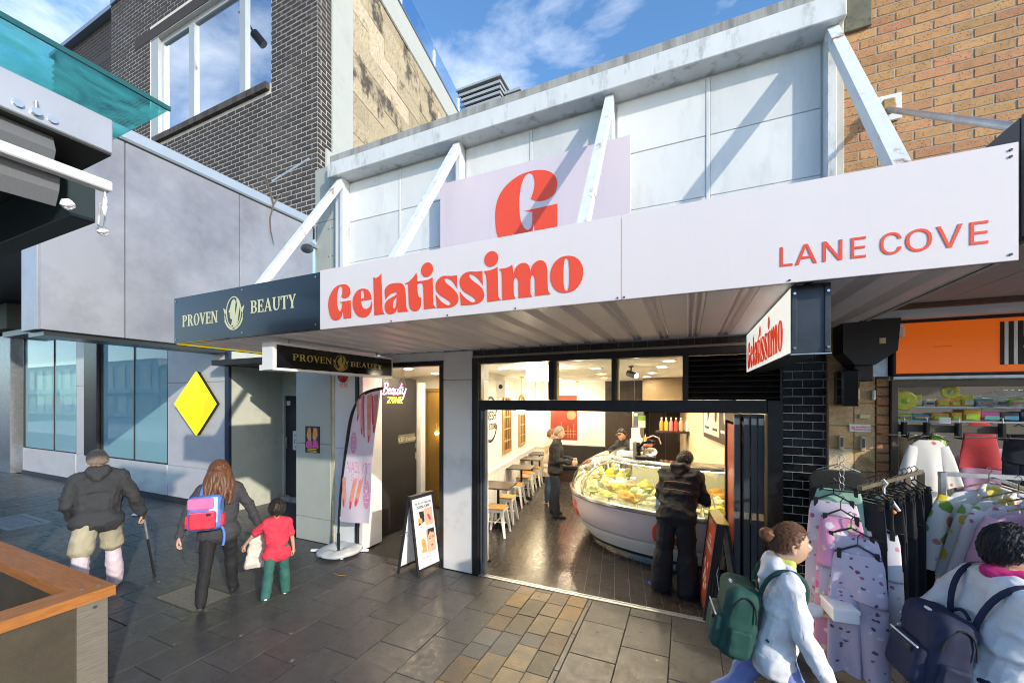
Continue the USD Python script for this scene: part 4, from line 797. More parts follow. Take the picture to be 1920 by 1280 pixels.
hs = thing('hanging_sign', 'white edged black box sign reading PROVEN BEAUTY hung under the awning', 'sign')
M['gold_dim'] = mat('gold_dim', (.42, .32, .05), .45, .2)
part(hs, 'casing', box(-3.985, -3.822, 2.655, 4.42, 2.545, 2.83, .006), M['white_plastic'])
part(hs, 'face', box(-3.8215, -3.816, 2.70, 4.40, 2.572, 2.805), M['black_gloss'])
part(hs, 'edge', cat([box(-3.822, -3.810, 2.655, 4.42, 2.806, 2.83), box(-3.822, -3.810, 2.655, 4.42, 2.545, 2.571), box(-3.822, -3.810, 2.655, 2.69, 2.572, 2.805), box(-3.822, -3.810, 4.402, 4.42, 2.572, 2.805)]), M['white_plastic'])
lettering(hs, 'PROVEN', .072, RIGHT, (-3.816, 0, 2.66), 2.875, .50, M['gold_dim'])
lettering(hs, 'BEAUTY', .062, RIGHT, (-3.816, 0, 2.655), 3.66, .55, M['gold_dim'])
part(hs, 'emblem', extr(saf.scale(emblem(.19), 1.25, 1), .002, RIGHT, (-3.816, 3.51, 2.69)), M['gold_dim'])
part(hs, 'hanger', cat([cyl((-3.9, y, 2.83), (-3.9, y, 2.90), .012, 8) for y in (2.9, 4.2)]), M['steel'])
# neon sign
ne = thing('neon_sign', 'pink and yellow neon sign reading Beauty ZONE hung in the doorway', 'neon sign')
M['neon_pink'] = glow('neon_pink', (1.0, .16, .42), 5.5); M['neon_yellow'] = glow('neon_yellow', (1.0, .85, .03), 3.6); M['acrylic'] = glass('acrylic', (.9, .9, .9), 1.4)
def neon(strokes, sc, ox, oz, slant=.25):
    out = []
    for st in strokes:
        P = np.array(st, float); t = np.arange(len(P)); 
        if len(P) > 2: cs = CubicSpline(t, P); P = cs(np.linspace(0, len(t) - 1, len(t) * 5))
        out.append(tube([(ox + sc * (u + slant * v), 4.70, oz + sc * v) for u, v in P], .0075, 6))
    return cat(out)
BE = [[(.05, 0), (.08, .5), (.1, 1.0)], [(-.05, .95), (.2, 1.05), (.42, .9), (.32, .62), (.12, .55), (.4, .48), (.48, .2), (.25, 0), (-.02, .05)],
      [(.55, .25), (.75, .32), (.78, .48), (.65, .5), (.57, .25), (.68, .02), (.9, .15)], [(1.2, .42), (1.05, .5), (.95, .25), (1.02, .02), (1.2, .2), (1.22, .48), (1.22, .1), (1.36, .08)],
      [(1.4, .48), (1.38, .12), (1.5, .0), (1.66, .2), (1.68, .48), (1.68, .08), (1.82, .1)], [(1.98, .95), (1.93, .3), (1.98, .02), (2.12, .12)], [(1.78, .55), (2.18, .62)], [(2.22, .48), (2.22, .12), (2.36, .03), (2.52, .2)], [(2.56, .5), (2.5, .0), (2.4, -.45), (2.2, -.62), (2.0, -.5)]]
ZO = [[(0, .5), (.35, .5), (.0, 0), (.38, 0)], [(.62, .5), (.48, .25), (.62, 0), (.78, .25), (.62, .5)], [(.9, 0), (.92, .5), (1.2, 0), (1.22, .5)], [(1.65, .5), (1.36, .5), (1.34, 0), (1.62, 0)], [(1.36, .26), (1.58, .26)]]
part(ne, 'pink_tube', neon(BE, .165, -4.245, 2.325), M['neon_pink'])
def straight(strokes, sc, ox, oz): return cat([tube([(ox + sc * (u + .15 * v), 4.695, oz + sc * v) for u, v in st], .008, 6) for st in strokes])
part(ne, 'yellow_tube', straight(ZO, .17, -4.15, 2.195), M['neon_yellow'])
part(ne, 'wire', cat([cyl((-4.16, 4.70, 2.46), (-4.16, 4.70, 2.76), .002, 5), cyl((-3.92, 4.70, 2.46), (-3.86, 4.70, 2.76), .002, 5), cyl((-3.82, 4.70, 2.46), (-3.85, 4.70, 2.76), .002, 5)]), M['galv'])

# ------------------------------------------------------------------ bank
bank = thing('bank_building', 'grey bank with tall tinted windows and a big metal clad fin', 'building')
M['bank_stone'] = mat('bank_stone', (.54, .545, .57), .35, var=.06, vs=2.5, dirt=(.44, .45, .48), ds=1.2, dlo=.5, dhi=.8, stretch=(1, 1, 1.6))
M['bank_dark'] = mat('bank_dark_metal', (.055, .056, .056), .28, .6, var=.1, vs=3)
M['bank_navy'] = mat('bank_navy_edge', (.02, .03, .055), .35)
M['cladding'] = mat('metal_cladding', (.33, .325, .345), .36, .25, var=.08, vs=.7, dirt=(.22, .215, .235), ds=.6, dlo=.42, dhi=.66)  # cloudy mottling painted in for light thrown back by windows
M['clad_cap'] = mat('cladding_cap', (.42, .46, .50), .35, .4, var=.05, vs=2)
M['bank_glass'] = glass('bank_glass', (.60, .85, .88), 1.5, film=(.36, .62, .68), filmfac=.62)
YB2 = 4.87
M['film'] = mat('window_film', (.45, .68, .74), .6, transl=.4)
M['blind'] = mat('window_blind', (.55, .58, .56), .7)
for a, b2 in ((-18.25, -14.85), (-14.8, -13.6), (-13.5, -10.5), (-10.46, -8.44)): part(bank, 'wall_panel', box(a, b2, YB2, 5.2, .13, .80, .004), M['bank_stone'])
part(bank, 'plinth', box(-18.3, -8.42, YB2 - .012, 5.2, 0, .126), M['bank_dark'])
for a, b2 in ((-14.79, -14.21), (-10.46, -8.44)):
    for z0, z1 in ((.806, 2.6), (2.606, 3.9)): part(bank, 'wall_panel', box(a, b2, YB2, 5.2, z0, z1, .004), M['bank_stone'])
part(bank, 'column', box(-14.20, -13.53, YB2 - .06, 5.2, .806, 4.0, .006), M['bank_dark'])
part(bank, 'column', box(-19.55, -18.75, 4.75, 5.3, 0, 4.2, .01), M['galv'])
part(bank, 'corner_edge', box(-8.42, -8.295, YB2 - .01, 4.915, 0, 3.2), M['bank_navy'])
for a, b2, mm in ((-18.25, -14.80, -16.24), (-13.50, -10.48, -11.96)):
    w = part(bank, 'window', cat([box(a, b2, YB2 + .01, 5.0, .80, .83), box(a, a + .03, YB2 + .01, 5.0, .83, 4.1), box(b2 - .03, b2, YB2 + .01, 5.0, .83, 4.1), box(mm - .012, mm + .012, YB2 + .03, 4.98, .83, 4.1)]), M['bank_dark'])
    for x0_, x1_, x2_ in ((a + .1, a + 1.3, a + .1), (mm - .7, mm + .75, mm - .1)): part(w, 'film', extr(Polygon([(x0_, .84), (x1_, .84), (x2_ + .1, 2.9), (x2_, 2.9)]), .003, FRONT, (0, YB2 + .085, 0)), M['film'])  # pale triangles stand for street reflections, painted as sheets behind the panes
    part(w, 'blind', box(a + .05, b2 - .05, 5.05, 5.06, 2.95, 4.0), M['blind'])
    for p, q in ((a + .03, mm - .012), (mm + .012, b2 - .03)): part(w, 'pane', box(p, q, YB2 + .05, YB2 + .062, .83, 4.1), M['bank_glass'])
part(bank, 'inner_wall', box(-18.2, -8.5, 6.4, 6.5, 0, 4.2), mat('bank_inside', (.30, .33, .34), .8))
part(bank, 'inner_floor', box(-18.2, -8.5, 5.2, 6.4, -.02, .01), M['grey_dark'])
part(bank, 'desk', cat([box(-15.9, -15.0, 5.5, 6.1, .0, 1.35), box(-15.3, -15.1, 5.4, 5.5, 1.35, 3.0)]), M['grey_dark'])
# metal clad fin standing out over the pavement
for y0, y1 in ((2.38, 3.285), (3.297, 5.075), (5.087, 6.79)): part(bank, 'cladding_panel', box(-8.36, -8.30, y0, y1, 3.235, 6.40, .006), M['cladding'])
part(bank, 'cladding_panel', box(-8.895, -8.372, 2.36, 2.42, 3.235, 6.40, .006), M['cladding'])
part(bank, 'fin_core', box(-8.88, -8.365, 2.425, 6.79, 3.16, 6.40), M['bank_dark'])
part(bank, 'fin_cap', hull([(x, y, z) for y in (2.3, 6.79) for x, z in ((-8.95, 6.41), (-8.95, 6.60), (-8.30, 6.64), (-8.235, 6.60), (-8.235, 6.44), (-8.26, 6.41))]), M['clad_cap'])
part(bank, 'soffit', box(-18.3, -8.9, 4.5, 5.2, 4.05, 4.2), M['bank_dark'])
# yellow diamond
br = solo('dead_branch', cat([tube([(-8.25, 5.57, 6.95), (-8.22, 5.66, 6.72), (-8.21, 5.73, 6.47), (-8.24, 5.67, 6.17), (-8.26, 5.70, 5.9), (-8.24, 5.76, 5.62)], [.022, .02, .018, .015, .012, .006], 6), tube([(-8.21, 5.73, 6.47), (-8.2, 5.85, 6.72), (-8.2, 5.92, 6.8)], [.014, .01, .004], 5), tube([(-8.22, 5.66, 6.72), (-8.2, 5.60, 6.85), (-8.2, 5.5, 7.15)], [.014, .01, .004], 5)]), mat('dead_wood', (.12, .09, .07), .9), 'dry dead branch hanging over the top edge of the grey metal fin', 'branch')
pole_ = solo('bracket_rod', cyl((-8.3, 5.75, 7.0), (-8.2, 6.6, 7.95), .02, 6), M['galv'], 'thin grey rod slanting across the dark brick above the metal fin', 'rod')
dia = thing('diamond_sign', 'yellow diamond shaped bank sign with a folded darker corner on the grey wall', 'sign')
M['dia_y'] = mat('diamond_yellow', (.92, .80, .0), .35, emit=(1, .88, 0), es=.45); M['dia_o'] = mat('diamond_amber', (.85, .55, .0), .4, emit=(1, .6, 0), es=.3)
D4 = [(-9.245, 2.82), (-8.575, 2.155), (-9.245, 1.505), (-10.03, 2.148)]
part(dia, 'face', extr(Polygon(D4), .02, FRONT, (0, 4.80, 0)), M['dia_y'])
part(dia, 'casing', extr(Polygon(D4).buffer(-.004), .06, FRONT, (0, 4.862, 0)), M['black_metal'])
part(dia, 'corner', extr(Polygon([(-8.60, 2.155), (-8.78, 2.36), (-8.93, 2.18), (-8.99, 1.98), (-9.15, 1.60), (-9.1, 1.65)]), .003, FRONT, (0, 4.779, 0)), M['dia_o'])
# ------------------------------------------------------------------ shops further along on the left
fa = thing('far_shop', 'dark shop front at the left picture edge with a grey sign above', 'building')
part(fa, 'wall', box(-34, -19.6, 5.2, 5.4, 0, 5.5), mat('far_wall', (.05, .04, .035), .7, var=.2, vs=2))
part(fa, 'sign_band', box(-34, -18.4, 4.6, 4.9, 4.35, 5.1), mat('far_sign', (.055, .065, .06), .6))
part(fa, 'letter', textm('e Co', .46, FRONT, (-19.9, 4.596, 4.72), .01, True), M['white'])
part(fa, 'canopy', box(-34, -9.0, 2.6, 5.2, 5.2, 5.4), M['grey_dark'])
part(fa, 'shop_board', box(-24, -19.7, 5.05, 5.19, 3.0, 3.9), mat('far_board', (.50, .42, .30), .6))
part(fa, 'timber', box(-24, -19.7, 5.0, 5.19, 0, 1.1), mat('far_timber', (.25, .16, .08), .6, var=.3, vs=4))
part(fa, 'purple_poster', extr(Point(-20.6, 2.0).buffer(.42), .02, FRONT, (0, 5.18, 0)), mat('far_purple', (.20, .03, .40), .5))

# ------------------------------------------------------------------ dark brick building behind
bb = thing('brick_building', 'tall dark brick building with a wide sky reflecting window', 'building')
M['dark_brick'] = mat('dark_brick', (.058, .047, .041), .7, var=.3, vs=30, rnd=.35, bump=.4, bs=90)
M['dark_brick_far'] = mat('dark_brick_far', (.058, .047, .041), .7, var=.3, vs=30, isl=.35)
M['mortar'] = mat('pale_mortar', (.58, .55, .50), .9, var=.1, vs=20)
M['coping_blue'] = mat('coping_metal', (.20, .25, .33), .35, .5)
M['win_frame'] = mat('window_frame', (.40, .43, .44), .4, .3)
BY, BX1, BX0, BZ1 = 6.8, -8.16, -23.0, 15.7
WX0, WX1, WZ0, WZ1 = -15.62, -9.84, 10.43, 13.62
BL, BH = .37, .122
wall = [(BX0, -18.1, 6.9, 14.4, .35), (-18.1, BX1, 6.9, BZ1, 0)]
part(bb, 'wall_core', cat([box(-18.1, WX0, BY + .004, 7.3, 6.4, BZ1), hull([(x, y, z) for x, y in ((WX1, BY + .004), (BX1 - .004, BY + .004), (BX1 - .12, 7.3), (WX1, 7.3)) for z in (6.4, BZ1)]), box(WX0, WX1, BY + .004, 7.3, 6.4, WZ0), box(WX0, WX1, BY + .004, 7.3, WZ1, BZ1), box(BX0, -18.1, BY + .2, 7.5, 6.4, BZ1)]), M['mortar'])
rng = random.Random(21); bricks = []
z, r = 6.5, 0
while z < BZ1 - .02:
    x = BX1 - (BL / 2 if r % 2 else 0)
    first = True
    while x > BX0:
        b2 = x; a = b2 - BL
        if first and r % 2: a, b2 = BX1 - BL / 2, BX1
        first = False
        segs = [(a, b2)]
        if z + BH > WZ0 - .2 and z < WZ1 + .34: segs = [(max(a, WX1), b2)] if b2 > WX1 else ([(a, min(b2, WX0))] if a < WX0 else [])
        segs = [w_ for p, q in segs for w_ in ([(p, -18.1), (-18.1, q)] if p < -18.1 < q else [(p, q)])]
        for p, q in segs:
            yy = BY if p > -18.101 else BY + .19
            if q - p > .05: bricks.append((p + .012, q - .012, yy - .001 - rng.uniform(0, .004), yy + .02, z + .012, z + BH - .012))
        x = a
    z += BH; r += 1
for k in range(int((WX1 - WX0 + 2) / .118)):           # soldier course over the window
    a = WX0 - .9 + k * .118
    bricks.append((a + .008, a + .11, BY - .012, BY + .02, WZ1 + .02, WZ1 + .34))
for k in range(40): a = -22.9 + k * .118; bricks += [(a + .008, a + .11, BY + .178, BY + .2, 14.3, 14.62), (a + .008, a + .11, BY + .178, BY + .2, 12.6, 12.95)]
bricks.sort(key=lambda q: ((q[0] + q[1]) / 2) ** 2 + (q[4] - 2.25) ** 2 + 49)
for q in bricks[:270]: part(bb, 'brick', box(*q), M['dark_brick'])
part(bb, 'far_bricks', cat([box(*q) for q in bricks[270:]]), M['dark_brick_far'], kind='stuff')
# side of the building: it runs back off square
SD = np.array([-.170, .9854]); SN = np.array([.9854, .170])
def side(k, n, z): return (BX1 + SD[0] * k + SN[0] * n, BY + SD[1] * k + SN[1] * n, z)
def sblock(k0, k1, z0, z1, n0=-.1, n1=0.0): return hull([side(k, n, z) for k in (k0, k1) for n in (n0, n1) for z in (z0, z1)])
part(bb, 'side_core', sblock(.03, .50, 6.4, BZ1, -.10, -.004), M['mortar'])
sbk = []
z, r = 6.5, 0
while z < BZ1 - .02:
    for a, b2 in (((.0, .30), (.316, .50)) if r % 2 else ((0, .12), (.136, .50))): sbk.append(sblock(a + .006, b2 - .010, z + .012, z + BH - .012, -.02, .003))
    z += BH; r += 1
part(bb, 'return_bricks', cat(sbk), M['dark_brick_far'], kind='stuff')
M['render_grey'] = mat('render_pale_grey', (.46, .48, .45), .8, var=.04, vs=2, dirt=(.36, .38, .35), ds=1.2, dlo=.55, dhi=.9, bump=.1, bs=40)
part(bb, 'pilaster', sblock(.503, 1.31, 5.0, BZ1, -.3, .03), M['render_grey'])
part(bb, 'pilaster_foot', sblock(.26, 1.33, 5.0, 8.45, -.2, .05), M['render_grey'])
SANDM = [mat(f'sandstone_{n}', c, .85, var=.14, vs=5, rnd=.15, dirt=(.105, .085, .065), ds=d, dlo=lo, dhi=hi, stretch=(1, 1, .8), bump=.8, bs=11, bdist=.08) for n, c, d, lo, hi in (('clean', (.50, .41, .27), .8, .66, .9), ('stained', (.46, .38, .25), 1.15, .52, .60), ('pale', (.54, .45, .31), .9, .60, .72))]
part(bb, 'stone_backing', sblock(1.31, 13.5, 5.0, 14.5, -.3, -.03), mat('stone_joint', (.20, .16, .11), .9))
z, r = 6.2, 0
while z < 14.4:
    h = .56; k = 1.315 - (0.8 if r % 2 else 0)
    while k < 13.4:
        a, b2 = max(k, 1.315), min(k + 1.55, 13.4)
        if b2 - a > .1: part(bb, 'stone_block', sblock(a + .006, b2 - .006, z + .006, min(z + h, 14.46) - .006, -.03, rng.uniform(.0, .022) if r not in (4, 5) else .012), SANDM[0 if r in (4, 5) else rng.choice((1, 1, 2))])
        k += 1.56
    z += h; r += 1
part(bb, 'parapet_band', sblock(1.31, 13.5, 14.47, 15.38, -.35, .05), M['render_grey'])
part(bb, 'band_shadow_lip', sblock(1.31, 13.5, 14.42, 14.468, -.3, .035), M['concrete_edge'])
part(bb, 'metal_cap', sblock(1.0, 13.6, 15.385, 15.46, -.4, .08), M['coping_blue'])
M['balu_glass'] = glass('balustrade_glass', (.80, .90, .98), 1.5)
for a in (1.4, 4.0, 6.6, 9.2, 11.8): part(bb, 'balustrade_pane', sblock(a, a + 2.5, 15.55, 16.5, -.06, -.045), M['balu_glass'])
for a in (3.95, 6.55, 9.15, 11.75): part(bb, 'balustrade_post', cat([sblock(a - .04, a + .03, 15.46, 16.25, -.045, -.0), sblock(a - .05, a + .04, 15.46, 15.5, -.1, .05)]), M['white_paint'])
part(bb, 'roof_coping', box(BX0, -18.0, BY + .0, 7.6, BZ1, BZ1 + .15), M['coping_blue'])
part(bb, 'roof_coping', box(-18.0, BX1 + .05, BY - .06, 7.4, BZ1, BZ1 + .15), M['coping_blue'])
bw = part(bb, 'window', cat([box(WX0, WX0 + .42, BY + .02, 7.2, WZ0, WZ1), box(WX0 + .42, WX0 + .52, BY + .12, 7.2, WZ0, WZ1), box(WX0 + .52, WX1, BY + .12, 7.2, WZ1 - .16, WZ1), box(WX0 + .52, WX1, BY + .16, 7.2, WZ0, WZ0 + .06), box(-13.69, -13.42, BY + .10, 7.2, WZ0 + .06, WZ1 - .16), box(-11.29, -11.05, BY + .10, 7.2, WZ0 + .06, WZ1 - .16)]), M['win_frame'])
M['sky_glass'] = mat('mirror_window_glass', (.02, .03, .045), .015, 0.0, spec=1.0, coat=1.0)
M['sky_glass'] = usdkit.material(stage, '/World/Looks/reflecting_glass', {'d': ('diffuse_bsdf', {'color': (.015, .02, .03)}), 'g': ('glossy_bsdf', {'color': (.80, .86, .92), 'roughness': .01}), 'm': ('mix_closure', {'fac': .72})}, [('d.BSDF', 'm.closure1'), ('g.BSDF', 'm.closure2')], surface='m.closure')
for a, b2 in ((WX0 + .52, -13.69), (-13.42, -11.29), (-11.05, WX1)): part(bw, 'pane', box(a, b2, BY + .17, BY + .19, WZ0 + .06, WZ1 - .16), M['sky_glass'])
for k in range(int((WX1 - WX0 + .05) / .118)): part(bw, 'sill_brick', box(WX0 + .3 + k * .118 + .006, WX0 + .3 + k * .118 + .112, BY - .10, BY + .16, WZ0 - .18, WZ0 - .004), M['dark_brick']) if WX0 + .3 + k * .118 < WX1 - .1 else None
ul = thing('flood_lamp', 'small dark lamp on a curved arm over the wide brick building window', 'lamp')
part(ul, 'arm', tube([(-11.75, 6.78, 13.35), (-11.75, 6.5, 13.25), (-11.75, 6.3, 13.05)], .03, 8), M['black_metal'])
part(ul, 'head', cyl((-11.75, 6.35, 13.1), (-11.6, 6.15, 12.85), .13, 16), M['black_metal'])
rp = thing('roof_plant', 'dark slatted plant screen on the far roof', 'plant screen')
PX0, PX1, PYY = -16.1, -12.5, 26.0
part(rp, 'core', box(PX0 + .1, PX1 - .1, PYY + .3, PYY + 3, 16, 25.7), M['black_satin'])
for k in range(13): part(rp, 'slat', cat([box(PX0, PX1, PYY, PYY + .12, 20.6 + k * .40, 20.80 + k * .40), box(PX1 - .12, PX1, PYY + .12, PYY + 3, 20.6 + k * .40, 20.80 + k * .40)]), M['win_frame'])
part(rp, 'lid', box(PX0 - .1, PX1 + .1, PYY - .1, PYY + 3.1, 25.8, 25.95), M['win_frame'])
rv_ = thing('roof_vent', 'small grey roof box right of the slatted plant screen', 'roof vent')
part(rv_, 'body', box(-12.3, -11.2, 26.6, 28.0, 16, 24.8), M['galv']); part(rv_, 'lid', box(-12.4, -11.1, 26.5, 28.1, 24.81, 25.0), M['win_frame'])
rb_ = thing('roof_railing', 'short white railing on the far roof below the plant screen', 'railing')
part(rb_, 'rail', box(-13.4, -11.6, 21.9, 22.0, 19.3, 19.4), M['white_paint'])
for k in range(7): part(rb_, 'post', box(-13.4 + k * .29, -13.34 + k * .29, 21.92, 21.98, 16.5, 19.29), M['white_paint'])
# ------------------------------------------------------------------ orange brick building on the right
ob = thing('orange_brick_building', 'orange brick building above the discount store on the right', 'building')
M['orange_brick'] = mat('orange_brick', (.44, .225, .095), .8, var=.14, vs=18, rnd=.18, hue=.012, speck=(.10, .045, .02), sps=95, splo=.60, bump=.6, bs=110, bdist=.006)
M['brown_mortar'] = mat('brown_mortar', (.36, .33, .27), .95, var=.2, vs=30)
part(ob, 'wall_core', box(1.262, 3.6, 4.408, 4.8, 2.95, 6.6), M['brown_mortar'])
rng = random.Random(4); z, r = 3.30, 0
while z < 6.2:
    x = 1.264 - (.12 if r % 2 else 0)
    while x < 3.0:
        a, b2 = max(x, 1.264), x + .23
        if b2 - a > .03: part(ob, 'brick', box(a + .001, b2, 4.404 - rng.uniform(0, .003), 4.43, z, z + .0715, .003), M['orange_brick'])
        x += .2405
    z += .0805; r += 1
part(ob, 'cover_plate', box(1.268, 1.455, 4.37, 4.397, 5.48, 5.76, .004), mat('olive_plate', (.13, .12, .075), .6, var=.3, vs=9, dirt=(.03, .03, .025), ds=7, dlo=.55, dhi=.7))
tr = thing('tie_rod', 'steel tie rod from a white wall plate down to the dark neighbouring awning', 'tie rod')
part(tr, 'wall_plate', box(1.448, 1.652, 4.372, 4.396, 4.62, 4.839, .003), M['brace_white'])
part(tr, 'rod', cyl((1.548, 4.37, 4.72), (1.46, 2.68, 3.52), .021, 14), M['galv'])
part(tr, 'anchor', cat([cyl((1.55, 4.372, 4.725), (1.547, 4.32, 4.70), .05, 12), box(1.505, 1.59, 4.30, 4.372, 4.665, 4.77, .01)]), mat('rusty_anchor', (.35, .22, .09), .7, .3, var=.4, vs=40))
an = thing('antenna', 'television antenna with thin prongs against the sky at the top edge', 'antenna')
ay = 9.0
part(an, 'boom', cat([beam((2.9, ay, 11.95), (6.4, ay, 13.25), .05, .05), box(2.85, 3.5, ay - .05, ay + .05, 11.9, 12.15)]), M['black_metal'])
part(an, 'element', cat([cyl((3.2 + k * .26, ay, 12.06 + k * .0966), (3.12 + k * .26, ay - .1, 11.55 + k * .09), .012, 5) for k in range(12)]), M['black_metal'], kind='stuff')
part(an, 'mast', cyl((4.6, ay, 5.0), (4.6, ay, 12.6), .03, 8), M['galv'])
# dark neighbouring awning
na = thing('neighbour_awning', 'dark grey flat awning over the discount store', 'awning')
M['awn_dark'] = mat('awning_dark', (.045, .05, .055), .5, var=.1, vs=6)
part(na, 'fascia', box(1.385, 4.2, 2.535, 2.58, 2.98, 3.54, .006), M['awn_dark'])
part(na, 'cheek', box(1.385, 1.40, 2.585, 4.38, 2.98, 3.53), M['awn_dark'])
part(na, 'roof_sheet', box(1.40, 4.2, 2.585, 4.38, 3.2, 3.23), M['galv'])
M['soffit_dark'] = mat('soffit_dull', (.46, .42, .40), .6, var=.1, vs=4)
for k in range(9): part(na, 'soffit_board', box(1.41 + k * .30, 1.41 + k * .30 + .294, 2.6, 4.2, 2.965, 2.98), M['soffit_dark'])
part(na, 'beam', box(1.40, 4.2, 4.18, 4.28, 2.90, 3.0), M['white_paint'])
part(na, 'beam', box(1.40, 4.2, 3.9, 3.96, 2.93, 2.964), mat('timber_brown', (.12, .07, .04), .7))
# ------------------------------------------------------------------ discount store front
ds = thing('discount_store', 'discount clothing store front with tan tiles and brown window frame', 'building')
TANM = [mat(f'tan_tile_{k}', c, .5, var=.25, vs=14, rnd=.12, speck=(.17, .08, .025), sps=130, splo=.60, dirt=(.30, .17, .06), ds=6, dlo=.52, dhi=.75, bump=.3, bs=60, bdist=.004) for k, c in enumerate(((.62, .42, .21), (.66, .52, .32), (.56, .36, .16)))]
part(ds, 'tile_bed', box(1.162, 1.583, 4.425, 4.8, 0, 2.95), M['brown_mortar'])
rng = random.Random(8)
for ci, (a, b2) in enumerate(((1.164, 1.342), (1.346, 1.490))):
    z = .02
    while z < 2.86:
        part(ds, 'wall_tile', box(a, b2, 4.41 - rng.uniform(0, .002), 4.43, z, z + .196, .003), TANM[rng.choice((0, 1, 2, 0))]); z += .1995
z = .01
while z < 2.42:
    part(ds, 'trim_brick', box(1.495, 1.580, 4.398 - rng.uniform(0, .004), 4.43, z, z + .072, .004), M['orange_brick']); z += .081
part(ds, 'shutter_box', extr(Polygon([(1.19, 2.88), (1.19, 2.64), (1.27, 2.535), (1.40, 2.53), (1.54, 2.64), (1.56, 2.90), (1.20, 2.90)]), .26, FRONT, (0, 4.40, 0)), M['black_satin'])
part(ds, 'shutter_box', box(1.28, 1.41, 4.20, 4.40, 2.40, 2.54, .01), M['black_satin'])
part(ds, 'shutter_end', box(1.195, 1.318, 4.18, 4.40, 2.19, 2.50, .015), M['black_gloss'])
part(ds, 'grey_board', box(1.40, 1.56, 4.36, 4.40, 2.44, 2.66, .003), M['galv'])
part(ds, 'tape', box(1.425, 1.465, 4.136, 4.139, 2.70, 2.745), mat('old_tape', (.6, .52, .3), .7))
M['taupe'] = mat('taupe_frame', (.105, .085, .062), .5, .2, var=.1, vs=8)
part(ds, 'window_frame', cat([box(1.585, 1.63, 4.37, 4.46, 0, 2.41, .004), box(1.63, 4.0, 4.38, 4.46, 2.352, 2.41, .004)]), M['taupe'])
part(ds, 'transom', box(1.63, 4.0, 4.39, 4.45, 1.975, 2.035, .004), M['taupe'])
part(ds, 'pane', box(1.632, 4.0, 4.415, 4.42, 2.036, 2.35), M['glass'])
part(ds, 'lower_pane', box(1.632, 2.0, 4.415, 4.42, .1, 1.972), M['glass'])
part(ds, 'silver_rail', box(1.585, 4.0, 4.34, 4.40, 2.413, 2.442, .003), M['galv'])
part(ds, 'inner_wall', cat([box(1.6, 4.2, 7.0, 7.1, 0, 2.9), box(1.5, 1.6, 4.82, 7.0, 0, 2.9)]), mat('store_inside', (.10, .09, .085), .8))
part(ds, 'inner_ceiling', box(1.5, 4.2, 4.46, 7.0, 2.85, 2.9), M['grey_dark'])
part(ds, 'sign_frame', box(1.57, 4.2, 4.31, 4.42, 2.443, 2.90, .006), M['black_metal'])
osn = thing('store_sign', 'orange store sign with a large black and white striped letter h', 'sign')
M['sign_orange'] = mat('sign_orange', (.88, .18, .012), .35, var=.05, vs=3, emit=(1, .16, .005), es=.12)  # faint emission added so the orange reads brighter in the shade
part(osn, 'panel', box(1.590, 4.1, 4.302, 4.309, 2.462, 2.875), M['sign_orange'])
def hletter():
    st = sbox(2.20, 2.515, 2.325, 2.845)
    ar_o = Point(2.415, 2.64).buffer(.125 + .0, 24).union(sbox(2.29, 2.515, 2.54, 2.64)); ar_i = Point(2.415, 2.64).buffer(.035, 16).union(sbox(2.38, 2.4, 2.45, 2.64))
    black = st.union(ar_o.difference(ar_i))
    l1 = sbox(2.222, 2.515, 2.243, 2.845); l2 = sbox(2.272, 2.515, 2.293, 2.845)
    a1 = Point(2.415, 2.64).buffer(.092, 24).difference(Point(2.415, 2.64).buffer(.071, 24)).intersection(sbox(2.29, 2.64, 2.6, 2.9)).union(sbox(2.486, 2.515, 2.507, 2.64))
    return black, l1.union(l2).union(a1)
hb_, hw_ = hletter()
part(osn, 'letter', extr(hb_, .003, FRONT, (0, 4.301, 0)), M['black'])
part(osn, 'letter_stripes', extr(hw_, .005, FRONT, (0, 4.301, 0)), M['white'])
part(osn, 'scratch', box(1.82, 1.93, 4.3005, 4.302, 2.672, 2.675), mat('scratch_brown', (.2, .05, .01), .7))
for nm, lab, (a, b2, z0, z1), y in (('sensor', 'small white alarm sensor on the corner of the orange sign', (1.592, 1.632, 2.76, 2.86), 4.27), ('sensor', 'small white sensor box high on the tan tiled pier', (1.462, 1.488, 2.24, 2.33), 4.38)):
    solo(nm, box(a, b2, y, y + .028, z0, z1, .008), M['white_plastic'], lab, 'sensor')
sv = thing('notice_plate', 'white notice reading Surveillance Camera in Use on the tan tiled pier', 'notice')
part(sv, 'plate', box(1.31, 1.455, 4.398, 4.402, 1.965, 2.03), M['white_plastic'])
part(sv, 'words', cat([textm('Surveillance', .013, FRONT, (1.405, 4.3975, 2.007), .0008, True), textm('Camera in Use', .013, FRONT, (1.402, 4.3975, 1.985), .0008, True)]), M['red'], kind='stuff')
part(sv, 'eye', extr(Point(1.335, 1.997).buffer(.012).difference(Point(1.335, 1.997).buffer(.006)), .001, FRONT, (0, 4.3975, 0)), M['red'])
for a, z, l in ((1.25, 1.865, 'cream plastic holder on the tan tiled pier, left one'), (1.40, 1.862, 'cream plastic holder on the tan tiled pier, right one')):
    h = thing('wall_holder', l, 'holder', 'plastic holders on the tiled pier')
    part(h, 'case', box(a - .018, a + .018, 4.375, 4.405, z - .065, z + .065, .006), mat('holder_cream', (.55, .48, .33), .5) if a < 1.3 else UsdShade.Material.Get(stage, '/World/Looks/holder_cream'))
    part(h, 'slot', box(a - .009, a + .009, 4.371, 4.3745, z - .035, z + .045), M['taupe'])
solo('wall_switch', box(1.38, 1.45, 4.392, 4.405, 2.08, 2.12, .004), mat('switch_yellowed', (.62, .55, .32), .5), 'pair of yellowed switches above the notice on the tan pier', 'switch')
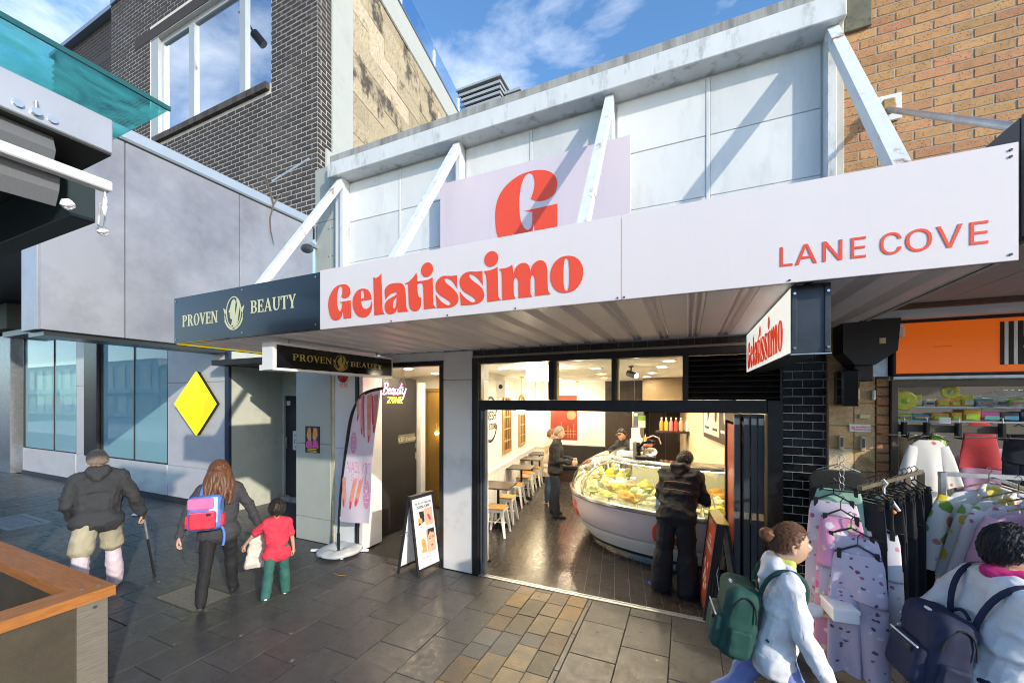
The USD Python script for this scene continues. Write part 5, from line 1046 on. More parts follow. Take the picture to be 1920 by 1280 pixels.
# things behind the upper store window
rng = random.Random(15)
PK = [mat(f'pack_{k}', c, .35, var=.2, vs=30) for k, c in enumerate(((.35, .60, .05), (.65, .60, .05), (.08, .30, .50), (.50, .10, .35), (.55, .55, .52), (.70, .35, .05), (.10, .45, .40), (.04, .04, .05)))]
PCOL = ['lime green', 'yellow', 'blue', 'purple', 'white', 'orange', 'teal', 'black']
shf = thing('shelf', 'grey store shelf behind the upper window', 'shelf')
for z in (2.07, 2.19): part(shf, 'board', box(1.66, 3.2, 4.5, 4.72, z - .012, z), M['galv'])
seen = {}
for row, z in enumerate((2.07, 2.19)):
    x = 1.66
    k = 0
    while x < 2.62:
        w = rng.uniform(.05, .12); hgt = rng.uniform(.05, .10); c = rng.randrange(8); nm_ = 'lower' if row == 0 else 'upper'
        seen[(row, c)] = seen.get((row, c), 0) + 1
        ordn = ['first', 'second', 'third', 'fourth', 'fifth', 'sixth'][seen[(row, c)] - 1]
        t = thing('toy_pack', f'{PCOL[c]} pack on the {nm_} window shelf, {ordn} of its colour from the left', 'pack', 'packs on the window shelf')
        part(t, 'box', box(x, x + w - .006, 4.50 + rng.uniform(0, .03), 4.66, z + .001, z + hgt, .004), PK[c])
        part(t, 'label', box(x + .01, x + w - .02, 4.494, 4.4985, z + .015, z + hgt * .6), PK[(c + 3) % 8])
        x += w; k += 1
dr1 = thing('toy_disc', 'big round yellow green toy at the left end of the upper store window', 'toy')
part(dr1, 'disc', rotx(lathe([(0, .012), (.075, .01), (.085, 0), (.075, -.01), (0, -.012)], 28), 90).apply_translation((1.70, 4.46, 2.235)), PK[1], smooth=40)
part(dr1, 'hub', ball((1.70, 4.455, 2.235), .03, 2, (1, .4, 1)), PK[0])
dr2 = thing('toy_disc', 'round yellow toy disc near the middle of the upper store window', 'toy')
part(dr2, 'disc', rotx(lathe([(.03, .008), (.055, .008), (.06, 0), (.055, -.008), (.03, -.008)], 28), 90).apply_translation((1.99, 4.46, 2.31)), PK[1], smooth=40)
part(dr2, 'hub', ball((1.99, 4.455, 2.31), .02, 2, (1, .4, 1)), PK[0])
solo('plastic_bag', (lambda m: (setattr(m, 'vertices', m.vertices * [.22, .012, .08] * (1 + .5 * (meshkit.fbm(m.vertices * 3, 3, 2)[:, None] - .5)) + [2.36, 4.46, 2.24]), m)[1])(trimesh.creation.icosphere(4)), glass('cling_film', (.9, .9, .9), 1.6, .12), 'crumpled clear plastic sheet inside the upper store window', 'plastic bag', smooth=True)
tg = solo('paper_tag', rotx(box(1.90, 1.97, 4.405, 4.408, 2.05, 2.10), 0), M['white'], 'small white paper tag taped to the store window', 'tag')
for k, x in enumerate((1.66, 1.80, 1.99, 2.24)):
    h = thing('clamp_hook', ['dark clamp hook on the window rail, leftmost', 'dark clamp hook on the window rail, second from left', 'dark clamp hook on the window rail, third from left', 'dark clamp hook on the window rail, at the picture edge'][k], 'clamp', 'clamp hooks on the window rail')
    part(h, 'bar', box(x - .012, x + .012, 4.33, 4.385, 1.93, 2.06, .004), M['black_metal'])
    part(h, 'screw', cat([cyl((x, 4.35, 2.06), (x, 4.35, 2.10), .004, 6), cyl((x - .03, 4.35, 2.10), (x + .03, 4.35, 2.10), .003, 6)]), M['galv'])
    part(h, 'hook', tube([(x, 4.34, 1.95), (x, 4.30, 1.93), (x, 4.28, 1.95), (x, 4.28, 1.98)], .006, 6), M['black_metal'])
solo('hanging_rail', cyl((1.50, 4.30, 1.955), (3.0, 4.30, 1.945), .005, 8), M['steel'], 'thin steel rod along the store window under the clamps', 'rail')

for k, (y, l) in enumerate(((4.95, 'unseen tube lamp added to light the discount store, nearer the window'), (5.9, 'unseen tube lamp added to light the discount store, deeper inside'))):  # unseen tubes added to light the stock and the clothes by the window
    g = thing('ceiling_tube', l, 'ceiling lamp'); part(g, 'tube', cyl((1.75, y, 2.80), (3.4, y, 2.80), .018, 10), glow(f'store_tube_{k}', (1, .96, .88), 14)); part(g, 'batten', box(1.7, 3.45, y - .04, y + .04, 2.82, 2.848), M['white_plastic'])
solo('paper_scrap', (lambda m: (setattr(m, 'vertices', m.vertices * [.11, .07, .02] * (.7 + .7 * meshkit.fbm(m.vertices * 3, 2, 5)[:, None]) + [-9.75, 4.05, .015]), m)[1])(trimesh.creation.icosphere(2)), M['white'], 'small white paper scrap lying on the pavement before the bank', 'litter')
# ------------------------------------------------------------------ the other side of the street, seen in glass and gloss only
OPP = [('pale long building far down the street on the opposite side, mirrored in the bank windows', -110, -58, 7.0, (.42, .40, .36), (.30, .28, .25)), ('sand coloured shops further down the opposite side, mirrored in the bank windows', -57.5, -27.5, 6.2, (.40, .33, .24), (.08, .16, .15)), ('cream rendered shop building across the street, mirrored in the bank windows', -27, -15, 6.0, (.46, .42, .36), (.10, .13, .16)), ('red brick shop building across the street, mirrored in the bank windows', -14.8, -4, 5.2, (.26, .12, .075), (.45, .44, .42)), ('pale grey shop building across the street, behind the camera', -3.8, 9, 5.8, (.40, .41, .42), (.05, .11, .10)), ('tan brick shop building across the street, behind the camera on the right', 9.2, 24, 5.0, (.34, .24, .15), (.30, .05, .04))]
for l, x0, x1, h, c, ac_ in OPP:
    o = thing('opposite_shop', l, 'building'); k_ = f'{abs(int(x0*10))}'
    m_ = mat('opposite_wall_' + k_, c, .8, var=.15, vs=2, dirt=tuple(q * .7 for q in c), ds=1)
    part(o, 'wall', box(x0, x1, -24, -16.2, 0, h), m_); part(o, 'coping', box(x0 - .05, x1 + .05, -24, -16.1, h, h + .18), M['concrete_edge'])
    part(o, 'awning', box(x0 + .1, x1 - .1, -16.2, -13.6, 2.95, 3.35), mat('opposite_awning_' + k_, ac_, .5))
    n_ = int((x1 - x0) / 3)
    for q in range(n_):
        a = x0 + .4 + q * (x1 - x0 - .5) / n_; w_ = part(o, 'window', box(a, a + 1.7, -16.16, -16.1, 3.8, h - .5), M['black_gloss']); part(w_, 'frame', box(a - .06, a + 1.76, -16.12, -16.05, 3.7, 3.8), M['white_paint'])
        part(o, 'shop_window', box(a, a + 2.1, -16.15, -16.1, .5, 2.6), mat(f'opposite_display_{k_}_{q}', ((.30, .22, .14), (.12, .14, .18), (.42, .36, .30), (.28, .09, .07))[q % 4], .3, var=.6, vs=3))
# ------------------------------------------------------------------ kiosk at the left with glass canopy, and the planter below
ki = thing('kiosk', 'grey kiosk corner with teal glass canopy and rolled mesh blind at the left edge', 'kiosk')
M['kiosk_grey'] = mat('kiosk_grey', (.42, .43, .46), .35, .3, var=.05, vs=3, dirt=(.33, .34, .36), ds=2, dlo=.5, dhi=.8)
M['kiosk_green'] = mat('kiosk_green', (.012, .024, .024), .5, var=.2, vs=4)
M['kiosk_dark'] = mat('kiosk_dark', (.02, .02, .018), .6)
part(ki, 'beam', box(-2.92, -2.60, -2.5, .985, 3.463, 3.63, .005), M['kiosk_grey'])
part(ki, 'beam_lining', box(-2.915, -2.605, -2.5, .98, 3.452, 3.462), M['kiosk_dark'])
N = {'tc': ('geometry', {}), 'w': ('noise_texture', {'scale': 3.2, 'detail': 6.0, 'distortion': 2.2, 'roughness': .55}), 'r': ('map_range', {'from_min': .40, 'from_max': .62, 'to_min': .10, 'to_max': .80, 'clamp': True}),
     't': ('transparent_bsdf', {'color': (.52, .84, .82)}), 'd': ('translucent_bsdf', {'color': (.24, .70, .66)}), 'd2': ('diffuse_bsdf', {'color': (.09, .30, .28)}), 'a': ('mix_closure', {'fac': .35}), 'm': ('mix_closure', {}), 'g': ('glossy_bsdf', {'roughness': .02}), 'o': ('mix_closure', {'fac': .07})}
M['canopy_glass'] = usdkit.material(stage, '/World/Looks/canopy_glass', N, [('tc.position', 'w.vector'), ('w.fac', 'r.value'), ('r.result', 'm.fac'), ('d.BSDF', 'a.closure1'), ('d2.BSDF', 'a.closure2'), ('t.BSDF', 'm.closure1'), ('a.closure', 'm.closure2'), ('m.closure', 'o.closure1'), ('g.BSDF', 'o.closure2')], surface='o.closure')
part(ki, 'canopy_pane', box(-5.2, -2.462, -2.5, 1.152, 3.75, 3.762), M['canopy_glass'])
part(ki, 'canopy_edge', cat([box(-2.466, -2.455, -2.5, 1.156, 3.746, 3.768)]), mat('glass_edge', (.02, .10, .10), .15))
part(ki, 'canopy_stud', cat([cyl((-2.76, y, 3.63), (-2.76, y, 3.75), .03, 12) for y in (.6, -.4, -1.4)]), M['kiosk_grey'])
part(ki, 'bolt', cat([m for y in (.73, .28) for m in (cyl((-2.61, y, 3.50), (-2.58, y, 3.50), .016, 10), cyl((-2.592, y, 3.49), (-2.592, y, 3.545), .007, 8), cyl((-2.6, y + .05, 3.50), (-2.59, y + .05, 3.50), .016, 10), cyl((-2.6, y - .05, 3.505), (-2.59, y - .05, 3.505), .016, 10))]), M['galv'], kind='stuff')
part(ki, 'lamp_dome', ball((-3.12, .52, 3.86), .16, 3, (1, 1.1, .55)), mat('dome_dark', (.02, .035, .02), .3), smooth=True)
part(ki, 'roller_case', hull([(x, y, z) for y in (-2.5, .80) for x, z in ((-2.86, 3.45), (-2.66, 3.45), (-2.63, 3.38), (-2.66, 3.32), (-2.82, 3.30))]), mat('roller_grey', (.16, .165, .17), .5, .2))
part(ki, 'blind_rail', box(-2.575, -2.52, -2.5, .955, 3.245, 3.292, .006), M['white_paint'])
hd = part(ki, 'rail_handle', tube([(-2.519, .36, 3.27), (-2.50, .37, 3.27), (-2.495, .40, 3.265), (-2.50, .43, 3.27), (-2.519, .44, 3.27)], .006, 6), M['galv'])
M['mesh_fabric'] = mat('mesh_blind', (.16, .165, .175), .8, var=.12, vs=40, stretch=(1, 14, 1), bump=.3, bs=250)
part(ki, 'blind_fabric', slab(np.array([[(-2.585 - .012 * k * k, y, 3.245 - k * .06 + .004 * math.sin(y * 9)) for k in (0, 1, 2)] for y in np.linspace(-2.4, .80, 40)]), .003, (1, 0, 0)), M['mesh_fabric'])
part(ki, 'front_beam', box(-6.0, -2.82, .90, 1.0, 3.165, 3.40, .005), M['kiosk_green'])
part(ki, 'rafter', box(-6.0, -2.9, .45, .53, 3.25, 3.40), M['kiosk_green'])
part(ki, 'rafter', box(-6.0, -2.9, -.25, -.17, 3.25, 3.40), M['kiosk_green'])
part(ki, 'roof_panel', box(-6.0, -2.93, -2.5, .95, 3.41, 3.45), M['kiosk_dark'])
part(ki, 'post', box(-5.9, -5.78, .80, .92, 0, 3.165, .004), M['kiosk_green'])
part(ki, 'post', box(-3.0, -2.88, -2.4, -2.28, 0, 3.45, .004), M['kiosk_green'])
ROPE = mat('white_rope', (.72, .72, .70), .9, bump=.6, bs=200)
def knot(c, r, seed):
    m = trimesh.creation.icosphere(3, r); v = m.vertices; m.vertices = v * (.75 + .6 * meshkit.fbm(v * 120, 2, seed)[:, None]) + c; return m
for nm, c, l in (('rope_knot', (-2.56, .815, 3.13), 'white rope knot at the corner of the mesh blind'), ('rope_knot', (-2.80, 1.02, 3.13), 'white rope tassel under the dark green kiosk beam')):
    part(ki, nm, knot(np.array(c), .022, 3), ROPE)
part(ki, 'rope', tube([(-2.78, 1.01, 3.25), (-2.775, 1.02, 3.20), (-2.80, 1.02, 3.14)], .004, 6), ROPE)
part(ki, 'rope', tube([(-2.80, 1.01, 3.27), (-2.84, 1.02, 3.22), (-2.85, 1.02, 3.17), (-2.83, 1.02, 3.155)], .005, 6), ROPE)
part(ki, 'snap_hook', cat([tube([(-2.545, .935, 3.245), (-2.545, .935, 3.215)], .004, 6), tube([(-2.545 + .012 * math.sin(t), .935, 3.195 + .022 * math.cos(t)) for t in np.linspace(0, 2 * math.pi, 14)], .004, 6), cyl((-2.545, .935, 3.175), (-2.548, .935, 3.135), .010, 8, .004)]), M['white_paint'])

pt = thing('planter', 'big empty planter box with worn timber rim and bronze panels at the lower left', 'planter')
M['timber'] = mat('oiled_timber', (.36, .135, .035), .42, var=.3, vs=7, stretch=(1, 9, 9), dirt=(.28, .20, .16), ds=2.5, dlo=.60, dhi=.72, bump=.35, bs=25, bdist=.004)
M['timber_y'] = mat('oiled_timber_side', (.38, .145, .035), .42, var=.3, vs=7, stretch=(9, 1, 9), dirt=(.26, .19, .15), ds=2.5, dlo=.62, dhi=.74, bump=.35, bs=25, bdist=.004)
M['bronze_panel'] = mat('bronze_panel', (.095, .078, .055), .5, .35, var=.25, vs=4, speck=(.15, .13, .1), sps=170, splo=.62)
M['ribbed_panel'] = mat('ribbed_batten', (.17, .15, .12), .7, var=.25, vs=22, stretch=(.5, .5, 9), bump=.6, bs=9, bdist=.006)
px1, py1, zt = -3.95, 1.512, .85
part(pt, 'rim_board', hull([(px1, py1, z) for z in (zt - .075, zt)] + [(px1 - .2, py1 - .2, z) for z in (zt - .075, zt)] + [(-7.2, py1, z) for z in (zt - .075, zt)] + [(-7.2, py1 - .2, z) for z in (zt - .075, zt)]), M['timber'])
part(pt, 'rim_board', hull([(px1, py1 - .002, z) for z in (zt - .075, zt)] + [(px1 - .2, py1 - .202, z) for z in (zt - .075, zt)] + [(px1, -1.2, z) for z in (zt - .075, zt)] + [(px1 - .2, -1.2, z) for z in (zt - .075, zt)]), M['timber_y'])
part(pt, 'side_wall', box(px1 - .075, px1 - .045, -1.2, py1 - .04, 0, zt - .077), M['bronze_panel'])
part(pt, 'end_wall', box(-7.2, px1 - .08, py1 - .08, py1 - .045, 0, zt - .077), M['bronze_panel'])
part(pt, 'corner_post', box(px1 - .06, px1 - .022, py1 - .20, py1 - .035, 0, zt - .077, .004), M['ribbed_panel'])
part(pt, 'batten', hull([(x, y, z) for x in (px1 - .045, px1 - .025) for y, z in ((py1 - .56, zt - .078), (py1 - .80, zt - .078), (py1 - .56, 0), (py1 - .70, .30), (py1 - .70, 0))]), M['ribbed_panel'])
part(pt, 'post', box(px1 - .05, px1 - .02, -.02, .26, 0, zt - .078, .004), M['white_paint'])
part(pt, 'soil_base', box(-7.2, px1 - .08, -1.2, py1 - .09, 0, .25), mat('soil', (.02, .015, .01), .9))
part(pt, 'screw', cat([cyl((x, y, zt), (x, y, zt + .003), .013, 10) for x, y in ((px1 - .10, py1 - .06), (px1 - .13, py1 - .14))]), M['galv'], kind='stuff')
part(pt, 'bolt', cat([cyl((px1 - .022, py1 - .11, .73), (px1 - .014, py1 - .11, .73), .012, 10)]), M['steel'])
# ------------------------------------------------------------------ feather flag
ff = thing('feather_flag', 'tall pink and white feather flag reading NAIL ART Salon on a black pole', 'flag banner')
FY = 4.27
pole = [(-4.69, 0.06), (-4.69, .3), (-4.655, .8), (-4.585, 1.3), (-4.53, 1.62), (-4.47, 1.93), (-4.39, 2.12), (-4.27, 2.27), (-4.10, 2.36), (-3.90, 2.40)]
cs = CubicSpline(np.arange(len(pole)), np.array(pole)); PP = cs(np.linspace(0, len(pole) - 1, 60))
part(ff, 'pole', tube([(a, FY, b2) for a, b2 in PP], np.interp(np.linspace(0, 1, 60), [0, .45, 1], [.016, .018, .013]), 8), M['black_metal'])
def wavy(m, off=0.0):
    m = m.subdivide_to_size(.05); v = m.vertices.copy(); v[:, 1] += .022 * np.sin(v[:, 0] * 9 + v[:, 2] * 2.2) * np.clip((v[:, 0] + 4.75) * 2, 0, 1) + off; m.vertices = v; return m
edge = [(a + .012, b2) for a, b2 in PP if b2 > .52]
flag = Polygon(edge + [(-3.915, 2.37), (-3.99, 1.7), (-4.06, 1.0), (-4.125, .49), (-4.655, .46)]).buffer(0)
M['flag_white'] = mat('flag_cloth', (.74, .68, .77), .7, var=.06, vs=3, transl=.25)
M['print_pink'] = mat('print_pink', (.78, .13, .42), .6); M['print_skin'] = mat('print_skin', (.72, .30, .22), .6, var=.2, vs=14); M['print_red'] = mat('print_red', (.70, .05, .16), .55); M['print_rose'] = mat('print_rose', (.80, .42, .58), .6)
part(ff, 'cloth', wavy(extr(flag, .003, FRONT, (0, FY, 0))), M['flag_white'])
part(ff, 'pole_sleeve', wavy(extr(LineString(edge).buffer(.022), .006, FRONT, (0, FY + .002, 0))), M['black_satin'])
def ell(cx, cz, rx, rz, ang=0): return saf.translate(saf.rotate(saf.scale(Point(0, 0).buffer(1, 14), rx, rz), ang, origin=(0, 0)), cx, cz)
def prn(name, g, m, off=-.004): part(ff, name, wavy(extr(g.intersection(flag), .001, FRONT, (0, FY, 0)), off), m, kind='stuff')
prn('fingers', shapely.union_all([Polygon([(x, 2.3), (x + .07, 2.33), (x + .06 + dx, zz + .05), (x + .03 + dx, zz), (x + dx, zz + .05)]) for x, zz, dx in ((-4.33, 1.98, .01), (-4.23, 1.78, -.02), (-4.12, 1.68, .01), (-4.02, 1.82, .0))]), M['print_skin'])
prn('nails', shapely.union_all([ell(x, z, .017, .055, a) for x, z, a in ((-4.305, 1.99, -8), (-4.225, 1.79, 8), (-4.085, 1.69, -6), (-4.0, 1.83, 0))] + [Polygon([(-4.2, 2.3), (-4.17, 2.3), (-4.16, 1.7), (-4.19, 1.72)]), Polygon([(-4.05, 2.3), (-4.03, 2.3), (-4.0, 1.9), (-4.03, 1.9)])]), M['print_red'], -.0055)
prn('badge', ell(-4.40, 1.62, .055, .16, -4), M['print_pink'], -.0055)
prn('badge', ell(-4.16, .90, .07, .21, -3), M['print_pink'], -.0055)
prn('badge_lines', shapely.union_all([sbox(-4.43, z, -4.37, z + .012) for z in (1.72, 1.66, 1.57, 1.52)] + [sbox(-4.2, z, -4.12, z + .012) for z in (1.02, .96, .90, .84, .78)]), M['flag_white'], -.0075)
prn('lower_fingers', shapely.union_all([Polygon([(x, .76), (x + .02 + s, 1.10), (x + .09 + s, 1.12), (x + .07, .78), (x + .03, .70)]) for x, s in ((-4.60, -.02), (-4.47, .05), (-4.38, .06))]), M['print_skin'])
prn('lower_nails', shapely.union_all([ell(x, z, .018, .06, a) for x, z, a in ((-4.575, .74, 5), (-4.44, .72, -8), (-4.345, .77, -12))]), M['print_red'], -.0055)
prn('stripe', Polygon([(-4.14, 1.32), (-4.12, 1.32), (-4.17, 1.1), (-4.18, 1.1)]), M['kiosk_grey'], -.0055)
for s_, h, x, z, sx in (('NAIL ART', .16, -4.285, 1.27, .46), ('Salon', .10, -4.32, 1.12, .7)):
    part(ff, 'words', wavy(textm(s_, h, FRONT, (x, FY - .0045, z), .001, False, True, sx)), M['print_pink'])
part(ff, 'foot_bar', cat([beam((-5.07, 4.12, .025), (-4.30, 4.46, .025), .035, .03), beam((-4.42, 4.08, .025), (-4.80, 4.50, .025), .035, .03)]), M['white_paint'])
part(ff, 'pole_mount', cyl((-4.69, FY, .03), (-4.69, FY, .28), .022, 12), M['black_metal'])
bg = lathe([(.07, .03), (.11, .075), (.20, .09), (.29, .06), (.31, .03), (.27, .012), (.10, .012), (.07, .03)], 40, (-4.62, 4.23, .02)); v = bg.vertices; bg.vertices = v + (meshkit.fbm(v * 9, 3, 4)[:, None] - .5) * [.04, .04, .045]
fbag = solo('weight_bag', bg, mat('weight_bag', (.42, .45, .47), .35, var=.1, vs=9), 'round grey water weight bag lying on the feather flag foot', 'weight bag', smooth=True)

# ------------------------------------------------------------------ sandwich boards
M['board_black'] = mat('board_frame', (.02, .02, .022), .4)
M['board_white'] = mat('board_sheet', (.80, .79, .78), .45)
def panel_frame(b0, b1, t0_, t1_, th, w=.03):
    """picture frame with corners b0, b1 (bottom) and t0_, t1_ (top); returns frame bars, sheet"""
    b0, b1, t0_, t1_ = map(lambda p: np.array(p, float), (b0, b1, t0_, t1_)); n = np.cross(b1 - b0, t0_ - b0); n /= np.linalg.norm(n)
    up = (t0_ - b0) / np.linalg.norm(t0_ - b0); sd = (b1 - b0) / np.linalg.norm(b1 - b0)
    def bar(a, c, d): return hull([q + s * n * th / 2 for q in (a, c, a + d, c + d) for s in (-1, 1)])
    bars = [bar(b0, t0_, sd * w), bar(b1, t1_, -sd * w), bar(t0_ + sd * w, t1_ - sd * w, -up * w), bar(b0 + up * .06 + sd * w, b1 + up * .06 - sd * w, up * w)]
    q = .5 * w
    sheet = hull([p + s * n * th * .22 for p in (b0 + up * .06 + sd * q + up * q, b1 + up * .06 - sd * q + up * q, t0_ + sd * q - up * q, t1_ - sd * q - up * q) for s in (-1, 1)])
    M4 = np.eye(4); M4[:3, 0] = sd; M4[:3, 1] = up; M4[:3, 2] = n; M4[:3, 3] = b0
    return cat(bars), sheet, M4
sb = thing('sandwich_board', 'white sandwich board with beauty photos and black frame by the beauty doorway', 'sandwich board')
f1, s1, M1 = panel_frame((-3.104, 4.06, 0), (-3.017, 4.462, 0), (-3.245, 4.07, .985), (-3.165, 4.46, .99), .022)
f2, s2, M2 = panel_frame((-3.419, 4.053, 0), (-3.335, 4.455, 0), (-3.262, 4.07, .985), (-3.182, 4.46, .99), .022)
part(sb, 'front_frame', f1, M['board_black']); part(sb, 'front_sheet', s1, M['board_white'])
part(sb, 'back_frame', f2, M['board_black']); part(sb, 'back_sheet', s2, M['board_white'])
part(sb, 'top_bar', beam((-3.253, 4.07, .99), (-3.172, 4.46, .995), .06, .03), M['board_black'])
part(sb, 'stay', cat([tube([(-3.36, 4.07, .5), (-3.26, 4.07, .56), (-3.17, 4.07, .5)], .005, 6)]), M['galv'])
def onb(M4, g, d=.001, lift=.0105): 
    m = extr(g, d, UP, (0, 0, lift)); m.apply_transform(M4); return m
ph = {'dark': mat('photo_dark', (.05, .055, .09), .4, var=.6, vs=30), 'skin': mat('photo_skin', (.70, .38, .26), .4, var=.25, vs=22), 'pale': mat('photo_pale', (.75, .62, .54), .4, var=.15, vs=18), 'hair': mat('photo_hair', (.025, .02, .02), .4), 'gold': mat('photo_gold', (.62, .33, .10), .4, var=.3, vs=25), 'lip': mat('photo_lip', (.5, .05, .09), .4)}
for nm, R, k in (('photo', (.09, .60, .205, .80), 'pale'), ('photo', (.215, .60, .345, .82), 'skin'), ('photo', (.085, .26, .20, .53), 'pale'), ('photo', (.21, .255, .345, .55), 'skin')):
    part(sb, nm, onb(M1, sbox(R[0], R[1], R[2], R[3])), ph[k])
part(sb, 'photo_detail', onb(M1, shapely.union_all([Polygon([(.095, .62), (.20, .66), (.20, .79), (.12, .795), (.13, .72)]), Polygon([(.215, .43), (.235, .548), (.34, .548), (.342, .42), (.325, .5), (.30, .49), (.27, .515), (.25, .485), (.235, .47)])]), .001, .012), ph['hair'], kind='stuff')
part(sb, 'photo_detail', onb(M1, shapely.union_all([ell(.15, .38, .035, .07, 10), ell(.13, .68, .03, .04, 30), Polygon([(.10, .28), (.19, .27), (.18, .36), (.13, .34)])]), .001, .0125), ph['gold'], kind='stuff')
part(sb, 'photo_detail', onb(M1, shapely.union_all([ell(.285, .335, .022, .010), ell(.28, .70, .018, .05, 25)]), .001, .0135), ph['lip'], kind='stuff')
part(sb, 'photo_detail', onb(M1, shapely.union_all([ell(.255, .425, .014, .006, -8), ell(.312, .43, .014, .006, 8), Polygon([(.24, .447), (.272, .452), (.272, .446), (.24, .441)]), Polygon([(.298, .455), (.33, .45), (.33, .444), (.298, .449)])]), .001, .0137), ph['hair'], kind='stuff')
for s_, h, x, y in (('BEAUTY SALON', .026, .21, .90), ('50% OFF', .036, .21, .85), ('nails   lashes   brows', .012, .19, .21), ('open 7 days', .010, .27, .235)):
    m = textm(s_, h, UP, (x, y, .0108), .001, h > .03); m.apply_transform(M1); part(sb, 'words', m, M['grey_dark'])
sb2 = thing('sandwich_board', 'sandwich board of stacked black frames with a red gelato poster at the shop opening', 'sandwich board')
M['poster_rust'] = mat('poster_rust', (.34, .055, .03), .35, var=.12, vs=6)
lean = []
for k in range(3):
    o = k * .034
    fa_, sa, Ma = panel_frame((.118 + o, 5.02, 0), (.158 + o, 4.462, 0), (.235 + o * .7, 5.0, .985), (.285 + o * .7, 4.462, .985), .026)
    part(sb2, 'left_frame', fa_, M['board_black'])
    if k == 0:
        part(sb2, 'poster', sa, M['poster_rust']); MA = Ma
    else: part(sb2, 'sheet', sa, M['board_white'])
fb_, sb_, MB_ = panel_frame((.50, 4.50, 0), (.46, 5.04, 0), (.37, 4.47, .985), (.325, 5.0, .985), .026)
part(sb2, 'right_frame', fb_, M['board_black']); part(sb2, 'right_sheet', sb_, M['board_white'])
part(sb2, 'top_cap', hull([(x, y, z) for y, o in ((4.462, 0), (5.0, -.05)) for x in (.27 + o, .385 + o) for z in (.99, 1.0)]), mat('top_brass', (.35, .27, .08), .3, .6))
part(sb2, 'stay', cat([tube([(.30, 4.49, .45), (.40, 4.49, .50), (.46, 4.49, .42)], .006, 6), box(.33, .37, 4.50, 4.53, .10, .48, .004)]), M['galv'])
part(sb2, 'cord', tube([(.30, 4.47, .62), (.27, 4.46, .5), (.29, 4.46, .33), (.34, 4.465, .12), (.36, 4.46, .10), (.365, 4.465, .3), (.36, 4.47, .5)], .004, 6), ROPE)
for s_, h, x, y in (('GELATO', .030, .28, .80), ('DELIVERED', .024, .28, .75), ('IMPASTATO', .05, .28, .68)):
    m = textm(s_, h, UP, (x, y, .0068), .001, h > .04); m.apply_transform(MA); part(sb2, 'words', m, mat('poster_cream', (.72, .58, .48), .5) if h == .030 else UsdShade.Material.Get(stage, '/World/Looks/poster_cream'))
for x, y in ((.18, .48), (.38, .50), (.26, .38), (.34, .33), (.20, .30), (.28, .24), (.40, .28)):
    part(sb2, 'cup', onb(MA, ell(x, y, .045, .055), .001, .0068), mat(f'cup_{int(x*100)}_{int(y*100)}', random.choice(((.6, .07, .06), (.68, .30, .22), (.5, .16, .07))), .4, var=.3, vs=30))
    part(sb2, 'cup_scoop', onb(MA, ell(x, y + .012, .030, .03), .001, .0085), UsdShade.Material.Get(stage, '/World/Looks/poster_cream'))

# ------------------------------------------------------------------ folding doors stacked at the right
fd = thing('folding_door', 'dark framed glass folding doors stacked open against the right jamb', 'folding door')
for k, (xa, xb) in enumerate(((.455, .475), (.535, .535), (.60, .61), (.66, .675))):
    L2 = [((xa, 4.50), (xb - .06, 5.12))][0]
    (ax, ay), (bx, by) = L2
    d = np.array([bx - ax, by - ay]); d /= np.linalg.norm(d); nn = np.array([d[1], -d[0]])
    def st(u0, u1, z0, z1, t=.052): return hull([(ax + d[0] * u + nn[0] * s * t / 2, ay + d[1] * u + nn[1] * s * t / 2, z) for u in (u0, u1) for s in (-1, 1) for z in (z0, z1)])
    lfp = part(fd, 'leaf', st(0, .055, .02, 2.10), M['alu_grey'])
    part(lfp, 'stile', st(.565, .62, .02, 2.10), M['frame_black'])
    part(lfp, 'rail', st(.055, .565, .02, .13), M['frame_black']); part(lfp, 'rail', st(.055, .565, 2.02, 2.10), M['frame_black'])
    part(lfp, 'pane', st(.055, .565, .131, 2.018, .006), M['glass'])
    if k == 0:
        part(lfp, 'poster', st(.10, .56, .30, 1.98, .012), M['poster_rust'])
    for z in (.35, 1.1, 2.03): part(lfp, 'hinge', box(ax - .024, ax + .02, ay - .012, ay - .001, z - .035, z + .035, .003), M['steel'])
dst = solo('floor_sticker', cyl((-.36, 5.13, .0), (-.36, 5.13, .0025), .085, 28), mat('sticker_blue', (.03, .05, .36), .4, var=.4, vs=60), 'round blue sticker on the dark shop floor beside the customer', 'floor sticker')

# ------------------------------------------------------------------ right wall and counter of the gelato shop
mb = thing('menu_board', 'dark framed menu board of three picture panels on the cream right wall', 'menu board')
def on_right(u0, u1, z0, z1, off, t): return hull([(rw(y) - off - d, y, z) for y in (u0, u1) for d in (0, t) for z in (z0, z1)])
part(mb, 'frame', on_right(5.95, 7.70, 1.60, 2.36, .0, .05), mat('menu_frame', (.045, .03, .022), .45))
for k, (y0, y1, c) in enumerate(((7.12, 7.62, (.72, .68, .60)), (6.60, 7.09, (.70, .55, .46)), (6.03, 6.57, (.03, .028, .025)))):
    s_ = part(mb, 'panel', on_right(y0, y1, 1.68, 2.32, .051, .006), mat(f'menu_panel_{k}', c, .4, var=.08, vs=7))
    m = trimesh.creation.icosphere(3, .14); m.apply_scale((.03, 1, .9)); m.apply_translation((rw((y0 + y1) / 2) - .056, (y0 + y1) / 2, 2.02)); part(mb, 'dish_picture', m, mat(f'dish_{k}', ((.55, .42, .22), (.62, .10, .08), (.75, .73, .68))[k], .4, var=.4, vs=18))
    part(mb, 'caption', on_right(y0 + .1, y1 - .1, 1.76, 1.80, .058, .002), M['white'] if k == 2 else M['grey_dark'])
wsf = thing('wall_shelf', 'dark wall shelf carrying bottles in the back right corner', 'shelf')
part(wsf, 'board', box(-.65, .10, 9.35, 9.75, 1.50, 1.545, .005), M['dark_board'])
